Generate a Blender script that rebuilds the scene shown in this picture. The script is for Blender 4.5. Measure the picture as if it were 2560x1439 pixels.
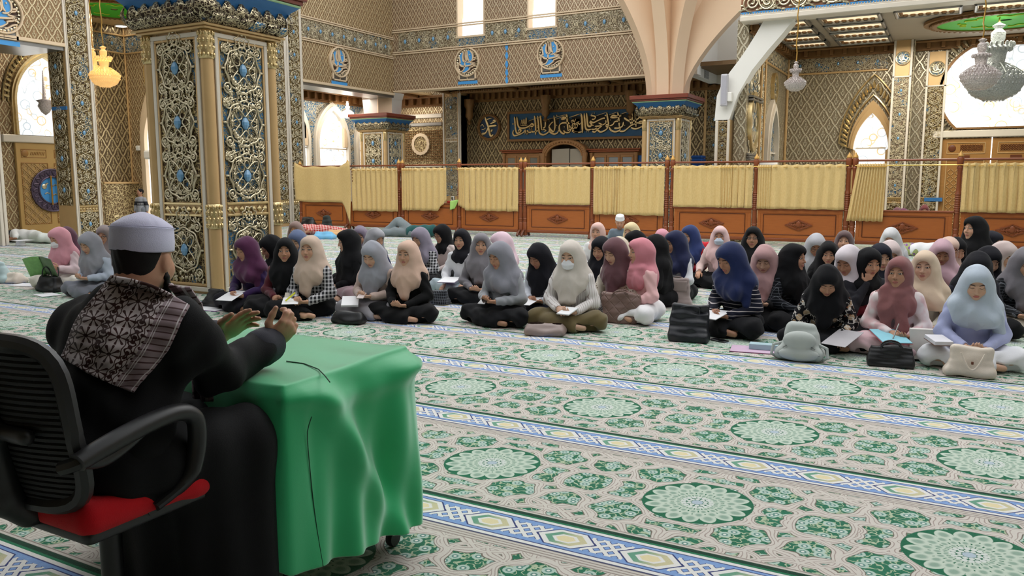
import bpy, math, random
import numpy as np
from math import pi, sin, cos, sqrt, atan2, radians
from mathutils import Vector, Matrix

for _o in list(bpy.data.objects):
    bpy.data.objects.remove(_o)
C = bpy.context.scene.collection
SC = bpy.context.scene

# ------------------------------------------------------------------ camera, sky, lights, exposure
CAM_F, CAM_P, CAM_Y, CAM_H = 2008.6, 0.13323, 0.50086, 1.41
cam_data = bpy.data.cameras.new('camera')
cam_data.sensor_width = 36.0
cam_data.lens = CAM_F / 2560 * 36.0
cam_data.clip_end = 200
cam = bpy.data.objects.new('camera', cam_data)
cam.location = (0, 0, CAM_H)
cam.rotation_euler = (pi / 2 - CAM_P, 0, CAM_Y)
C.objects.link(cam)
SC.camera = cam

world = bpy.data.worlds.new('daylight')
SC.world = world
world.use_nodes = True
_bg = world.node_tree.nodes['Background']
_bg.inputs[0].default_value = (0.93, 0.97, 1.0, 1)
_bg.inputs[1].default_value = 0.75

def area(name, loc, size, power, rot=(0, 0, 0), col=(1, 1, 1), size_y=None):
    d = bpy.data.lights.new(name, 'AREA')
    d.shape = 'RECTANGLE'
    d.size = size
    d.size_y = size_y or size
    d.energy = power
    d.color = col
    o = bpy.data.objects.new(name, d)
    o.location = loc
    o.rotation_euler = rot
    C.objects.link(o)
    return o

area('dome_light', (-8, 13.5, 10.5), 13, 900, col=(1.0, 0.985, 0.96))
area('dome_light_front', (1, 9.5, 8.5), 7, 220, rot=(radians(-12), radians(14), 0), col=(1.0, 0.98, 0.95))
area('wing_ceiling_light', (-0.5, 21.0, 4.75), 3.4, 170, col=(1.0, 0.94, 0.84), size_y=2.0)
area('aisle_ceiling_light', (-19.8, 22.5, 4.35), 1.4, 110, col=(1.0, 0.94, 0.84), size_y=5)
area('vestibule_ceiling_light', (-20.5, 14.5, 5.9), 2.0, 120, col=(1.0, 0.88, 0.7), size_y=3)
area('aisle_end_light', (-19.3, 25.6, 4.35), 1.6, 40, col=(1.0, 0.94, 0.84), size_y=1.6)

SC.view_settings.view_transform = 'Standard'
SC.view_settings.look = 'None'
SC.view_settings.gamma = 1.0
SC.view_settings.use_curve_mapping = False
SC.view_settings.exposure = 0.3
SC.cycles.adaptive_threshold = 0.04
SC.cycles.adaptive_min_samples = 12
SC.cycles.max_bounces = 4
SC.cycles.diffuse_bounces = 3
SC.cycles.glossy_bounces = 2
SC.cycles.transmission_bounces = 2
SC.cycles.transparent_max_bounces = 6
SC.cycles.caustics_reflective = False
SC.cycles.caustics_refractive = False

# ------------------------------------------------------------------ photograph pixel (2560x1439) -> point in the room
_cp, _sp, _cy, _sy = cos(CAM_P), sin(CAM_P), cos(CAM_Y), sin(CAM_Y)
def ray(x, y):
    r = (x - 1280) / CAM_F
    b = (y - 719.5) / CAM_F
    fw = _cp - b * _sp
    return Vector((r * _cy - fw * _sy, r * _sy + fw * _cy, -b * _cp - _sp))
def pz(x, y, z=0.0):
    d = ray(x, y); return Vector((0, 0, CAM_H)) + d * ((z - CAM_H) / d.z)
def pY(x, y, Y):
    d = ray(x, y); return Vector((0, 0, CAM_H)) + d * (Y / d.y)
def pX(x, y, X):
    d = ray(x, y); return Vector((0, 0, CAM_H)) + d * (X / d.x)

# ------------------------------------------------------------------ mesh building
class MB:
    def __init__(s):
        s.v, s.f, s.m = [], [], []
        s.mi = 0
    def add(s, vs, fs):
        n = len(s.v)
        s.v.extend([tuple(p) for p in vs])
        for f in fs:
            s.f.append(tuple(i + n for i in f))
            s.m.append(s.mi)
        return s
    def box(s, x0, x1, y0, y1, z0, z1):
        vs = [(x, y, z) for z in (z0, z1) for y in (y0, y1) for x in (x0, x1)]
        return s.add(vs, [(0, 2, 3, 1), (4, 5, 7, 6), (0, 1, 5, 4), (2, 6, 7, 3), (0, 4, 6, 2), (1, 3, 7, 5)])
    def bbox(s, x0, x1, y0, y1, z0, z1, b=0.01):
        # box with chamfered edges
        vs, idx = [], {}
        X, Y, Z = (x0, x1), (y0, y1), (z0, z1)
        b = min(b, (x1 - x0) / 2.01, (y1 - y0) / 2.01, (z1 - z0) / 2.01)
        for i in (0, 1):
            for j in (0, 1):
                for k in (0, 1):
                    for a in range(3):
                        p = [X[i], Y[j], Z[k]]
                        sg = [1 - 2 * i, 1 - 2 * j, 1 - 2 * k]
                        for c in range(3):
                            if c != a:
                                p[c] += sg[c] * b
                        idx[(i, j, k, a)] = len(vs)
                        vs.append(p)
        fs = []
        for a in range(3):
            o = [c for c in range(3) if c != a]
            for e in (0, 1):
                ring = []
                for (p, q) in ((0, 0), (1, 0), (1, 1), (0, 1)):
                    c = [0, 0, 0]; c[a] = e; c[o[0]] = p; c[o[1]] = q
                    ring.append(idx[(c[0], c[1], c[2], a)])
                if (e == 0) ^ (a == 1):
                    ring.reverse()
                fs.append(tuple(ring))
        for a in range(3):       # edges along axis a
            o = [c for c in range(3) if c != a]
            for p in (0, 1):
                for q in (0, 1):
                    c0 = [0, 0, 0]; c1 = [0, 0, 0]
                    c0[a], c1[a] = 0, 1
                    for c in (c0, c1):
                        c[o[0]], c[o[1]] = p, q
                    r = [idx[tuple(c0) + (o[0],)], idx[tuple(c1) + (o[0],)], idx[tuple(c1) + (o[1],)], idx[tuple(c0) + (o[1],)]]
                    if (p ^ q) ^ (a == 1):
                        r.reverse()
                    fs.append(tuple(r))
        for i in (0, 1):
            for j in (0, 1):
                for k in (0, 1):
                    r = [idx[(i, j, k, a)] for a in range(3)]
                    if (i + j + k) % 2 == 1:
                        r.reverse()
                    fs.append(tuple(r[::-1]))
        return s.add(vs, fs)
    def tube(s, pts, r, n=6, closed=False, caps=True, flat=None):
        pts = [Vector(p) for p in pts]
        N = len(pts)
        rs = r if hasattr(r, '__len__') else [r] * N
        vs, fs = [], []
        prev = None
        for i, p in enumerate(pts):
            a = pts[(i - 1) % N] if (closed or i > 0) else p
            b = pts[(i + 1) % N] if (closed or i < N - 1) else p
            t = (b - a)
            t = t.normalized() if t.length > 1e-9 else Vector((0, 0, 1))
            if prev is None:
                u = Vector((0, 0, 1)) if abs(t.z) < 0.9 else Vector((1, 0, 0))
                if flat is not None:
                    u = Vector(flat)
            else:
                u = prev
            u = (u - t * u.dot(t))
            u = u.normalized() if u.length > 1e-6 else t.orthogonal().normalized()
            prev = u
            w = t.cross(u)
            for k in range(n):
                a_ = 2 * pi * k / n
                vs.append(p + (u * cos(a_) + w * sin(a_)) * rs[i])
        for i in range(N if closed else N - 1):
            j = (i + 1) % N
            for k in range(n):
                l = (k + 1) % n
                fs.append((i * n + k, i * n + l, j * n + l, j * n + k))
        if not closed and caps:
            fs.append(tuple(range(n))[::-1])
            fs.append(tuple((N - 1) * n + k for k in range(n)))
        return s.add(vs, fs)
    def lathe(s, prof, n=16, center=(0, 0, 0), a0=0.0, caps=True):
        cx, cy, cz = center
        vs, fs = [], []
        for (r, z) in prof:
            for k in range(n):
                a = a0 + 2 * pi * k / n
                vs.append((cx + r * cos(a), cy + r * sin(a), cz + z))
        for i in range(len(prof) - 1):
            for k in range(n):
                l = (k + 1) % n
                fs.append((i * n + k, i * n + l, (i + 1) * n + l, (i + 1) * n + k))
        if caps:
            fs.append(tuple(range(n))[::-1])
            fs.append(tuple((len(prof) - 1) * n + k for k in range(n)))
        return s.add(vs, fs)
    def ell(s, c, r, n=8, m=6):
        vs, fs = [], []
        for i in range(m + 1):
            t = pi * i / m
            for k in range(n):
                a = 2 * pi * k / n
                vs.append((c[0] + r[0] * sin(t) * cos(a), c[1] + r[1] * sin(t) * sin(a), c[2] - r[2] * cos(t)))
        for i in range(m):
            for k in range(n):
                l = (k + 1) % n
                fs.append((i * n + k, i * n + l, (i + 1) * n + l, (i + 1) * n + k))
        return s.add(vs, fs)
    def prism(s, poly, fn, d0, d1):
        """poly: 2-D outline (ccw); fn(u, v, d) -> point; extruded between d0 and d1"""
        n = len(poly)
        vs = [fn(u, v, d0) for u, v in poly] + [fn(u, v, d1) for u, v in poly]
        fs = [tuple(range(n))[::-1], tuple(range(n, 2 * n))]
        for i in range(n):
            j = (i + 1) % n
            fs.append((i, j, j + n, i + n))
        return s.add(vs, fs)
    def grid(s, fn, nu, nv, closed=False):
        vs = [fn(i / (nu if closed else nu), j / nv) for j in range(nv + 1) for i in range(nu if closed else nu + 1)]
        w = nu if closed else nu + 1
        fs = []
        for j in range(nv):
            for i in range(nu):
                k = (i + 1) % w
                fs.append((j * w + i, j * w + k, (j + 1) * w + k, (j + 1) * w + i))
        return s.add(vs, fs)
    def ring_wall(s, outer, inner, fn, d0, d1):
        """frame between two outlines with the same number of points, extruded"""
        n = len(outer)
        vs = [fn(u, v, d) for d in (d0, d1) for L in (outer, inner) for u, v in L]
        fs = []
        for i in range(n):
            j = (i + 1) % n
            fs += [(2 * n + i, 2 * n + j, 3 * n + j, 3 * n + i), (i, n + i, n + j, j),
                   (i, j, 2 * n + j, 2 * n + i), (n + i, 3 * n + i, 3 * n + j, n + j)]
        return s.add(vs, fs)
    def xf(s, M, start=0):
        for i in range(start, len(s.v)):
            s.v[i] = tuple(M @ Vector(s.v[i]))
        return s
    def mesh(s, name, mats, smooth=True, angle=None):
        me = bpy.data.meshes.new(name)
        me.from_pydata(s.v, [], s.f)
        for m in (mats if isinstance(mats, (list, tuple)) else [mats]):
            me.materials.append(m)
        me.polygons.foreach_set('material_index', s.m)
        if smooth:
            me.polygons.foreach_set('use_smooth', [True] * len(s.f))
            if angle is not None:
                me.set_sharp_from_angle(angle=angle)
        me.update()
        return me
    def build(s, name, mats, parent=None, smooth=True, angle=radians(40)):
        return link(name, s.mesh(name, mats, smooth, angle), parent)

def link(name, data, parent=None, loc=None, rot=None, scale=None):
    o = bpy.data.objects.new(name, data)
    C.objects.link(o)
    if parent is not None:
        o.parent = parent
    if loc is not None: o.location = loc
    if rot is not None: o.rotation_euler = rot
    if scale is not None: o.scale = scale
    return o

def tag(o, label, cat, group=None, kind=None):
    if label: o['label'] = label
    if cat: o['category'] = cat
    if group: o['group'] = group
    if kind: o['kind'] = kind
    return o

def thing(name, label, cat, loc=(0, 0, 0), rz=0, group=None):
    o = link(name, None, None, loc, (0, 0, rz))
    o.empty_display_size = 0.1
    return tag(o, label, cat, group)

def struct(o):
    o['kind'] = 'structure'
    return o

KIDS = {}
def copy_tree(o, loc=None, rz=None, label=None, group=None):
    def rec(src, par):
        c = src.copy()
        C.objects.link(c)
        if par is not None:
            c.parent = par
        for ch in list(src.children):
            rec(ch, c)
        return c
    r = rec(o, None)
    if loc is not None: r.location = loc
    if rz is not None: r.rotation_euler = (0, 0, rz)
    if label: r['label'] = label
    if group: r['group'] = group
    return r

# ------------------------------------------------------------------ node expressions
class X:
    def __init__(s, t, v): s.t, s.v = t, v
    def _m(s, op, *a, clamp=False):
        n = s.t.nodes.new('ShaderNodeMath'); n.operation = op; n.use_clamp = clamp
        for i, q in enumerate((s,) + a):
            if isinstance(q, X):
                if isinstance(q.v, (int, float)): n.inputs[i].default_value = q.v
                else: s.t.links.new(q.v, n.inputs[i])
            else: n.inputs[i].default_value = q
        return X(s.t, n.outputs[0])
    def __add__(s, o): return s._m('ADD', o)
    __radd__ = __add__
    def __sub__(s, o): return s._m('SUBTRACT', o)
    def __rsub__(s, o): return X(s.t, o)._m('SUBTRACT', s)
    def __mul__(s, o): return s._m('MULTIPLY', o)
    __rmul__ = __mul__
    def __truediv__(s, o): return s._m('DIVIDE', o)
    def __rtruediv__(s, o): return X(s.t, o)._m('DIVIDE', s)
    def __neg__(s): return s * -1
    def sin(s): return s._m('SINE')
    def cos(s): return s._m('COSINE')
    def abs(s): return s._m('ABSOLUTE')
    def frac(s): return s._m('FRACT')
    def floor(s): return s._m('FLOOR')
    def sqrt(s): return s._m('SQRT')
    def min(s, o): return s._m('MINIMUM', o)
    def max(s, o): return s._m('MAXIMUM', o)
    def pow(s, o): return s._m('POWER', o)
    def atan2(s, o): return s._m('ARCTAN2', o)
    def lt(s, o): return s._m('LESS_THAN', o)
    def gt(s, o): return s._m('GREATER_THAN', o)
    def tri(s): return (s.frac() - 0.5).abs()          # 0 at half, 0.5 at whole numbers
    def step(s, a, b):                                 # smooth 0..1 between a and b
        n = s.t.nodes.new('ShaderNodeMapRange'); n.interpolation_type = 'SMOOTHSTEP'
        s.t.links.new(s.v, n.inputs[0])
        if a <= b:
            n.inputs[1].default_value, n.inputs[2].default_value = a, b
        else:
            n.inputs[1].default_value, n.inputs[2].default_value = b, a
            n.inputs[3].default_value, n.inputs[4].default_value = 1.0, 0.0
        return X(s.t, n.outputs[0])

def hyp(a, b): return (a * a + b * b).sqrt()

class Mat:
    def __init__(s, name, rough=0.6, metal=0.0, col=(0.5, 0.5, 0.5), spec=None):
        s.m = bpy.data.materials.new(name)
        s.m.use_nodes = True
        s.t = s.m.node_tree
        s.b = s.t.nodes['Principled BSDF']
        s.b.inputs['Roughness'].default_value = rough
        s.b.inputs['Metallic'].default_value = metal
        s.b.inputs['Base Color'].default_value = (*col, 1)
        if spec is not None: s.b.inputs['Specular IOR Level'].default_value = spec
    def coord(s, kind='Object'):
        tc = s.t.nodes.new('ShaderNodeTexCoord')
        sp = s.t.nodes.new('ShaderNodeSeparateXYZ')
        s.t.links.new(tc.outputs[kind], sp.inputs[0])
        s.vec = tc.outputs[kind]
        return [X(s.t, sp.outputs[i]) for i in range(3)]
    def attr(s, name):
        a = s.t.nodes.new('ShaderNodeAttribute'); a.attribute_name = name
        sp = s.t.nodes.new('ShaderNodeSeparateXYZ')
        s.t.links.new(a.outputs['Vector'], sp.inputs[0])
        s.vec = a.outputs['Vector']
        return [X(s.t, sp.outputs[i]) for i in range(3)]
    def noise(s, scale, detail=2.0, vec=None, rough=0.5):
        n = s.t.nodes.new('ShaderNodeTexNoise'); n.inputs['Scale'].default_value = scale
        n.inputs['Detail'].default_value = detail; n.inputs['Roughness'].default_value = rough
        if vec is not None: s.t.links.new(vec, n.inputs['Vector'])
        return X(s.t, n.outputs[0])
    def voro(s, scale, vec=None, feat='F1', out=0, dims='3D'):
        n = s.t.nodes.new('ShaderNodeTexVoronoi'); n.inputs['Scale'].default_value = scale
        n.voronoi_dimensions = dims; n.feature = feat
        if vec is not None: s.t.links.new(vec, n.inputs['Vector'])
        return X(s.t, n.outputs[out])
    def comb(s, x, y, z=0.0):
        n = s.t.nodes.new('ShaderNodeCombineXYZ')
        for i, q in enumerate((x, y, z)):
            if isinstance(q, X): s.t.links.new(q.v, n.inputs[i])
            else: n.inputs[i].default_value = q
        return n.outputs[0]
    def mix(s, f, a, b):
        n = s.t.nodes.new('ShaderNodeMix'); n.data_type = 'RGBA'
        s.t.links.new(f.v, n.inputs[0])
        for q, i in ((a, 6), (b, 7)):
            if isinstance(q, tuple): n.inputs[i].default_value = (*q, 1)
            else: s.t.links.new(q, n.inputs[i])
        return n.outputs[2]
    def base(s, c):
        s.t.links.new(c.v if isinstance(c, X) else c, s.b.inputs['Base Color']); return s
    def set(s, name, q):
        if isinstance(q, X): s.t.links.new(q.v, s.b.inputs[name])
        else: s.b.inputs[name].default_value = q
        return s
    def bump(s, h, strength=0.5, dist=0.01):
        n = s.t.nodes.new('ShaderNodeBump'); n.inputs['Strength'].default_value = strength
        n.inputs['Distance'].default_value = dist
        s.t.links.new(h.v, n.inputs['Height'])
        s.t.links.new(n.outputs[0], s.b.inputs['Normal']); return s

def plain(name, col, rough=0.6, metal=0.0, var=0.12, scale=8.0, bump=0.0, bscale=60, spec=None):
    """one colour with a little procedural variation of its own"""
    M = Mat(name, rough, metal, col, spec)
    M.coord()
    n = M.noise(scale, 3.0, M.vec)
    M.base(M.mix(n, tuple(c * (1 - var) for c in col), tuple(min(1, c * (1 + var)) for c in col)))
    if bump:
        M.bump(M.noise(bscale, 2.0, M.vec), bump, 0.004)
    return M.m

def srgb(r, g, b):
    f = lambda c: (c / 255 / 12.92) if c <= 10 else ((c / 255 + 0.055) / 1.055) ** 2.4
    return (f(r), f(g), f(b))
# ------------------------------------------------------------------ materials of the building
def mat_carpet():
    M = Mat('carpet_pile', 0.95, 0.0, spec=0.1)
    x, y, z = M.coord()
    xs = x - (y - 3.36) * 0.085
    f = ((y - 2.873) / 1.199).frac() * 1.199
    cell = xs * (1 / 1.047) + (0.912 / 1.047 + 0.5)
    u = (cell.frac() - 0.5) * 1.047
    v = f - 0.497
    r = hyp(u, v)
    U0, V0 = u.abs(), v.abs()
    U = U0 + (V0 * 42.0).sin() * 0.012
    V = V0 + (U0 * 37.0 + 1.0).sin() * 0.012
    d = None
    for (cx, cy, rr) in ((0, 0, .258), (.523, 0, .135), (.262, .25, .135), (.42, .40, .10), (.12, .45, .12),
                         (.523, .27, .12), (.33, .05, .085), (.262, .52, .15), (.523, .52, .17)):
        e = (hyp(U - cx, V - cy) - rr).abs()
        d = e if d is None else d.min(e)
    wob = (M.noise(9.0, 2.0, M.vec) - 0.5) * 0.012
    d = d + wob
    # ground with small flowers
    green = srgb(24, 104, 74)
    n1 = M.noise(3.0, 2.0, M.vec)
    ground = M.mix(n1, srgb(22, 98, 70), srgb(48, 132, 100))
    vo = M.voro(15.0, M.vec, dims='2D')
    leaf = (M.noise(26.0, 1.5, M.vec) - 0.5).abs()
    ground = M.mix(leaf.step(0.045, 0.02), ground, srgb(186, 200, 168))
    ground = M.mix(vo.step(0.40, 0.34), ground, srgb(190, 212, 200))
    ground = M.mix(vo.step(0.22, 0.18), ground, srgb(104, 150, 140))
    ground = M.mix(vo.step(0.11, 0.08), ground, srgb(238, 240, 232))
    # interlaced beige bands with brown outlines
    band = M.mix((d - 0.0085).abs().step(0.0026, 0.0012), srgb(220, 213, 204), srgb(176, 160, 152))
    col = M.mix(d.step(0.0245, 0.0225), ground, srgb(122, 112, 100))
    col = M.mix(d.step(0.0205, 0.0185), col, band)
    # edge lines of the field
    fe = f.min(0.964 - f)
    el = M.mix((fe * 55.0).tri().step(0.30, 0.36), srgb(212, 205, 196), srgb(156, 142, 134))
    col = M.mix(fe.step(0.062, 0.058), col, el)
    # medallion
    ang = v.atan2(u)
    med = M.mix(n1, srgb(14, 96, 64), srgb(24, 118, 84))
    for i, (rho, a, b, n) in enumerate(((.183, .042, .034, 16), (.142, .029, .0245, 16), (.108, .022, .018, 16), (.081, .017, .0138, 16), (.058, .012, .0105, 16), (.036, .010, .010, 10))):
        ph = (ang * (n / (2 * pi)) + (0.5 if i % 2 else 0.0)).frac() - 0.5
        q = hyp((r - rho) / a, ph * r * (2 * pi / n) / b)
        if i == 0:
            q = q + (r - rho).max(0.0) * 9.0 * ph.abs()
        med = M.mix(q.step(1.08, 0.95), med, M.mix(q.step(0.3, 0.75), srgb(150, 178, 160), srgb(206, 220, 204)) if i < 4 else srgb(222, 228, 222))
    med = M.mix(r.step(0.026, 0.022), med, srgb(186, 202, 214))
    col = M.mix(r.step(0.236, 0.233), col, med)
    # woven border
    g = f - 0.964
    c = g - 0.1225
    ca = c.abs()
    s = xs * (1 / 0.349) + 0.984
    q = (s.frac() - 0.5) * 0.349
    qa = q.abs()
    bl = M.mix(M.noise(40, 1, M.vec), srgb(120, 156, 212), srgb(146, 178, 226))
    L1 = ((q + c * 1.0) * (1 / 0.058)).tri() * 0.058
    L2 = ((q - c * 1.0) * (1 / 0.058)).tri() * 0.058
    ln = L1.min(L2)
    inb = ca.lt(0.062) * qa.gt(0.088)
    navy, white = srgb(52, 62, 120), srgb(238, 236, 232)
    bl = M.mix(ln.step(0.0165, 0.0150) * inb, bl, navy)
    bl = M.mix(ln.step(0.0125, 0.0110) * inb, bl, white)
    h = (ca * (1 / 0.070)).max((qa * 0.9 + ca * 0.85) * (1 / 0.112))
    bl = M.mix(h.step(1.06, 1.03), bl, navy)
    bl = M.mix(h.step(0.99, 0.96), bl, white)
    bl = M.mix(h.step(0.76, 0.73), bl, M.mix(q.step(-0.06, 0.06), srgb(108, 164, 138), srgb(212, 204, 164)))
    bl = M.mix(h.step(0.50, 0.47), bl, white)
    bl = M.mix(h.step(0.36, 0.33), bl, srgb(236, 222, 178))
    ed = 0.1175 - ca
    bl = M.mix(ed.step(0.032, 0.029), bl, navy)
    bl = M.mix(ed.step(0.026, 0.023), bl, white)
    bl = M.mix(ed.step(0.0055, 0.0035), bl, srgb(70, 76, 110))
    col = M.mix(f.step(0.963, 0.965), col, bl)
    # dark green seam
    col = M.mix(f.step(0.042, 0.036), col, M.mix(f.step(0.012, 0.016), srgb(30, 122, 84), srgb(12, 62, 44)))
    M.base(col)
    M.set('Sheen Weight', 0.35); M.set('Sheen Roughness', 0.4)
    M.bump(M.noise(260, 2, M.vec), 0.5, 0.006)
    return M.m

def mat_lattice(name, lo, hi, blue=0.0, cw=0.27, ch=0.40, metal=0.5):
    """embossed diamond lattice with a palmette in every cell; u runs along the wall, v upwards"""
    M = Mat(name, 0.36, metal)
    x, y, z = M.coord()
    a = (x + y) * (1 / cw)
    b = z * (1 / ch)
    bw = b + (b * (4 * pi)).sin() * 0.035
    p, q = a + bw, a - bw
    lp, lq = 0.5 - p.tri(), 0.5 - q.tri()               # 0 on a lattice line
    ln = lp.min(lq)
    line = ln.step(0.105, 0.06)
    lp2, lq2 = p.frac() - 0.5, q.frac() - 0.5
    cx, cz = (lp2 + lq2) * 0.5, (lp2 - lq2) * 0.5        # -0.5..0.5 within the cell
    ax = cx.abs()
    tear = hyp(ax / 0.085, (cz - 0.10) / 0.17)
    leaf = hyp((ax - 0.135 - cz * 0.25) / 0.062, (cz + 0.06) / 0.15)
    foot = hyp(ax / 0.10, (cz + 0.20) / 0.055)
    knob = hyp(ax / 0.05, (cz - 0.30) / 0.05)
    m = tear.min(leaf).min(foot).min(knob)
    mot = m.step(1.05, 0.75)
    hol = m.step(0.20, 0.42)
    hgt = line.max(mot * (hol * 0.5 + 0.5))
    n = M.noise(55.0, 3.0, M.vec)
    big = M.noise(1.3, 2.0, M.vec)
    dark = M.mix(big, lo, tuple(c * 1.5 for c in lo))
    if blue:
        dark = M.mix((M.noise(2.2, 2.0, M.vec)).step(0.62 - blue, 0.70 - blue), dark, srgb(70, 130, 190))
    col = M.mix(hgt, dark, M.mix(n, tuple(c * 0.82 for c in hi), tuple(min(1, c * 1.12) for c in hi)))
    M.base(col)
    M.set('Roughness', hgt * -0.22 + 0.50 + (n - 0.5) * 0.12)
    M.bump(hgt + n * 0.10, 0.9, 0.025)
    return M.m

def mat_filigree(name, lo, hi, blue=0.3, scale=9.0, metal=0.5):
    """dense embossed scrollwork"""
    M = Mat(name, 0.34, metal)
    M.coord()
    a = M.voro(scale, M.vec, 'DISTANCE_TO_EDGE')
    w = (M.noise(scale * 1.1, 2.0, M.vec) - 0.5).abs()
    c = M.voro(scale * 2.3, M.vec)
    h = a.step(0.075, 0.03).max(w.step(0.045, 0.015)).max(c.step(0.32, 0.18) * 0.8)
    dark = M.mix(M.noise(2.6, 2.0, M.vec).step(0.60 - blue * 0.5, 0.66 - blue * 0.5), lo, srgb(62, 118, 160))
    n = M.noise(60.0, 2.0, M.vec)
    M.base(M.mix(h, dark, M.mix(n, tuple(k * 0.8 for k in hi), tuple(min(1, k * 1.15) for k in hi))))
    M.set('Roughness', h * -0.2 + 0.48)
    M.bump(h + n * 0.1, 0.9, 0.02)
    return M.m

def mat_wood(name, c0, c1, rough=0.42, scale=5.0):
    M = Mat(name, rough, 0.0, spec=0.45)
    x, y, z = M.coord()
    v = M.comb(x * 1.0, y * 1.0, z * 14.0)
    n = M.noise(scale, 4.0, v, 0.6)
    n2 = M.noise(1.2, 2.0, M.vec)
    M.base(M.mix(n * 0.75 + n2 * 0.25, c0, c1))
    M.bump(n, 0.08, 0.004)
    return M.m

def mat_glass_pane(name, patt=9.0):
    """milky daylit glass etched with scrolls in gold and grey"""
    M = Mat(name, 0.35, 0.0)
    x, y, z = M.coord()
    w = (M.noise(2.2, 1.0, M.vec) * 2.2 + (x + y) * 0.6).tri()
    e = (w - 0.25).abs().step(0.028, 0.012)
    e2 = M.voro(patt * 0.28, M.vec)
    ring = (e2 - 0.33).abs().step(0.035, 0.02)
    t = e.max(ring) * 0.9
    c = M.mix(M.noise(1.7, 1.0, M.vec).step(0.45, 0.55), srgb(206, 178, 122), srgb(176, 188, 196))
    col = M.mix(t, (0.96, 0.98, 1.0), c)
    M.base(col)
    M.t.links.new(col, M.b.inputs['Emission Color'])     # daylight coming through a lit window
    M.set('Emission Strength', 0.70)
    return M.m

MT = {}
MT['carpet'] = mat_carpet()
MT['lat_far'] = mat_lattice('embossed_wall_tan', srgb(134, 108, 86), srgb(224, 204, 172))
MT['lat_side'] = mat_lattice('embossed_wall_gold', srgb(134, 108, 78), srgb(220, 200, 160))
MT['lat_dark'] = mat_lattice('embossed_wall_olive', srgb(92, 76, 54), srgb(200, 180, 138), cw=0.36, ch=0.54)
MT['lat_right'] = mat_lattice('embossed_wall_silver', srgb(126, 114, 92), srgb(214, 204, 178), cw=0.30, ch=0.44)
MT['fil_gold'] = mat_filigree('scrollwork_gold', srgb(112, 88, 58), srgb(222, 200, 150), -0.5)
MT['fil_blue'] = mat_filigree('scrollwork_blue', srgb(96, 90, 80), srgb(214, 206, 182), 0.40)
MT['fil_mix'] = mat_filigree('scrollwork_silver', srgb(132, 114, 92), srgb(220, 208, 180), 0.03)
MT['fil_back'] = mat_filigree('pierced_foliage_gold', srgb(74, 54, 36), srgb(190, 168, 116), 0.0, 15.0)
MT['fil_back_blue'] = mat_filigree('pierced_foliage_blue', srgb(70, 58, 46), srgb(186, 172, 134), 0.42, 15.0)
MT['fil_leaf'] = mat_filigree('shade_painted_leaves', srgb(58, 44, 32), srgb(214, 200, 164), 0.0, 16.0, 0.65)  # dark colour stands in for shade in the leaf grooves and openings
MT['gold'] = plain('gold_relief', srgb(226, 202, 150), 0.30, 0.85, 0.22, 14, 0.25, 45)
MT['silver_gold'] = plain('silver_gold_relief', srgb(216, 204, 174), 0.30, 0.85, 0.2, 14, 0.25, 45)
MT['dark_recess'] = MT['fil_back']
MT['blue_recess'] = None
def _br():
    M = Mat('blue_brown_recess', 0.45, 0.3)
    M.coord()
    M.base(M.mix(M.noise(3.4, 2.0, M.vec).step(0.42, 0.52), srgb(66, 46, 34), srgb(58, 118, 168)))
    return M.m
MT['blue_recess'] = MT['fil_back_blue']
MT['relief_light'] = plain('pale_gold_relief', srgb(226, 212, 180), 0.34, 0.40, 0.2, 14, 0.25, 45)
MT['gem'] = plain('blue_gem', srgb(116, 166, 204), 0.15, 0.0, 0.12, 20, spec=0.8)
MT['cream'] = plain('cream_moulding', srgb(226, 202, 170), 0.5, 0.1, 0.05, 4)
MT['pale'] = plain('pale_moulding', srgb(226, 216, 200), 0.45, 0.15, 0.05, 4)
MT['tan_gold'] = plain('tan_gold_paint', srgb(212, 176, 124), 0.42, 0.35, 0.08, 5)
MT['white'] = plain('white_plaster', srgb(240, 237, 230), 0.75, 0.0, 0.02, 3)
MT['peach'] = plain('peach_plaster', srgb(234, 204, 172), 0.75, 0.0, 0.03, 2.5)
MT['redbrown'] = plain('red_brown_slab', srgb(128, 62, 44), 0.35, 0.0, 0.15, 3)
MT['blue'] = plain('blue_paint', srgb(52, 116, 176), 0.5, 0.0, 0.12, 5)
MT['skyblue'] = plain('sky_blue_paint', srgb(74, 158, 226), 0.55, 0.0, 0.06, 5)
MT['greenline'] = plain('pale_green_bead', srgb(150, 186, 140), 0.4, 0.2, 0.1, 6)
MT['green'] = plain('green_dome_paint', srgb(70, 196, 40), 0.6, 0.0, 0.08, 2)
MT['ceil'] = plain('taupe_ceiling', srgb(176, 162, 142), 0.6, 0.1, 0.05, 2)
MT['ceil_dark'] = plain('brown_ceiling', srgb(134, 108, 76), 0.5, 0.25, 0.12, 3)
MT['ceil_warm'] = plain('warm_ceiling', srgb(232, 196, 140), 0.5, 0.15, 0.1, 4)
MT['cornice'] = plain('brown_cornice', srgb(142, 104, 62), 0.45, 0.3, 0.25, 9)
MT['door_gold'] = plain('honey_door', srgb(198, 160, 98), 0.4, 0.15, 0.08, 4)
MT['door_brown'] = mat_wood('carved_door', srgb(140, 96, 46), srgb(180, 132, 72))
MT['wood'] = mat_wood('orange_wood', srgb(150, 80, 32), srgb(190, 110, 50))
MT['wood_dark'] = mat_wood('dark_wood', srgb(84, 42, 20), srgb(118, 62, 30))
MT['wood_mid'] = mat_wood('red_wood', srgb(116, 58, 28), srgb(152, 82, 44))
MT['cab'] = mat_wood('cabinet_wood', srgb(132, 90, 52), srgb(168, 122, 76))
MT['brass'] = plain('brass', srgb(214, 170, 92), 0.28, 0.9, 0.1, 20)
MT['steel'] = plain('silver_trim', srgb(150, 148, 144), 0.3, 0.8, 0.1, 9)
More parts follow.
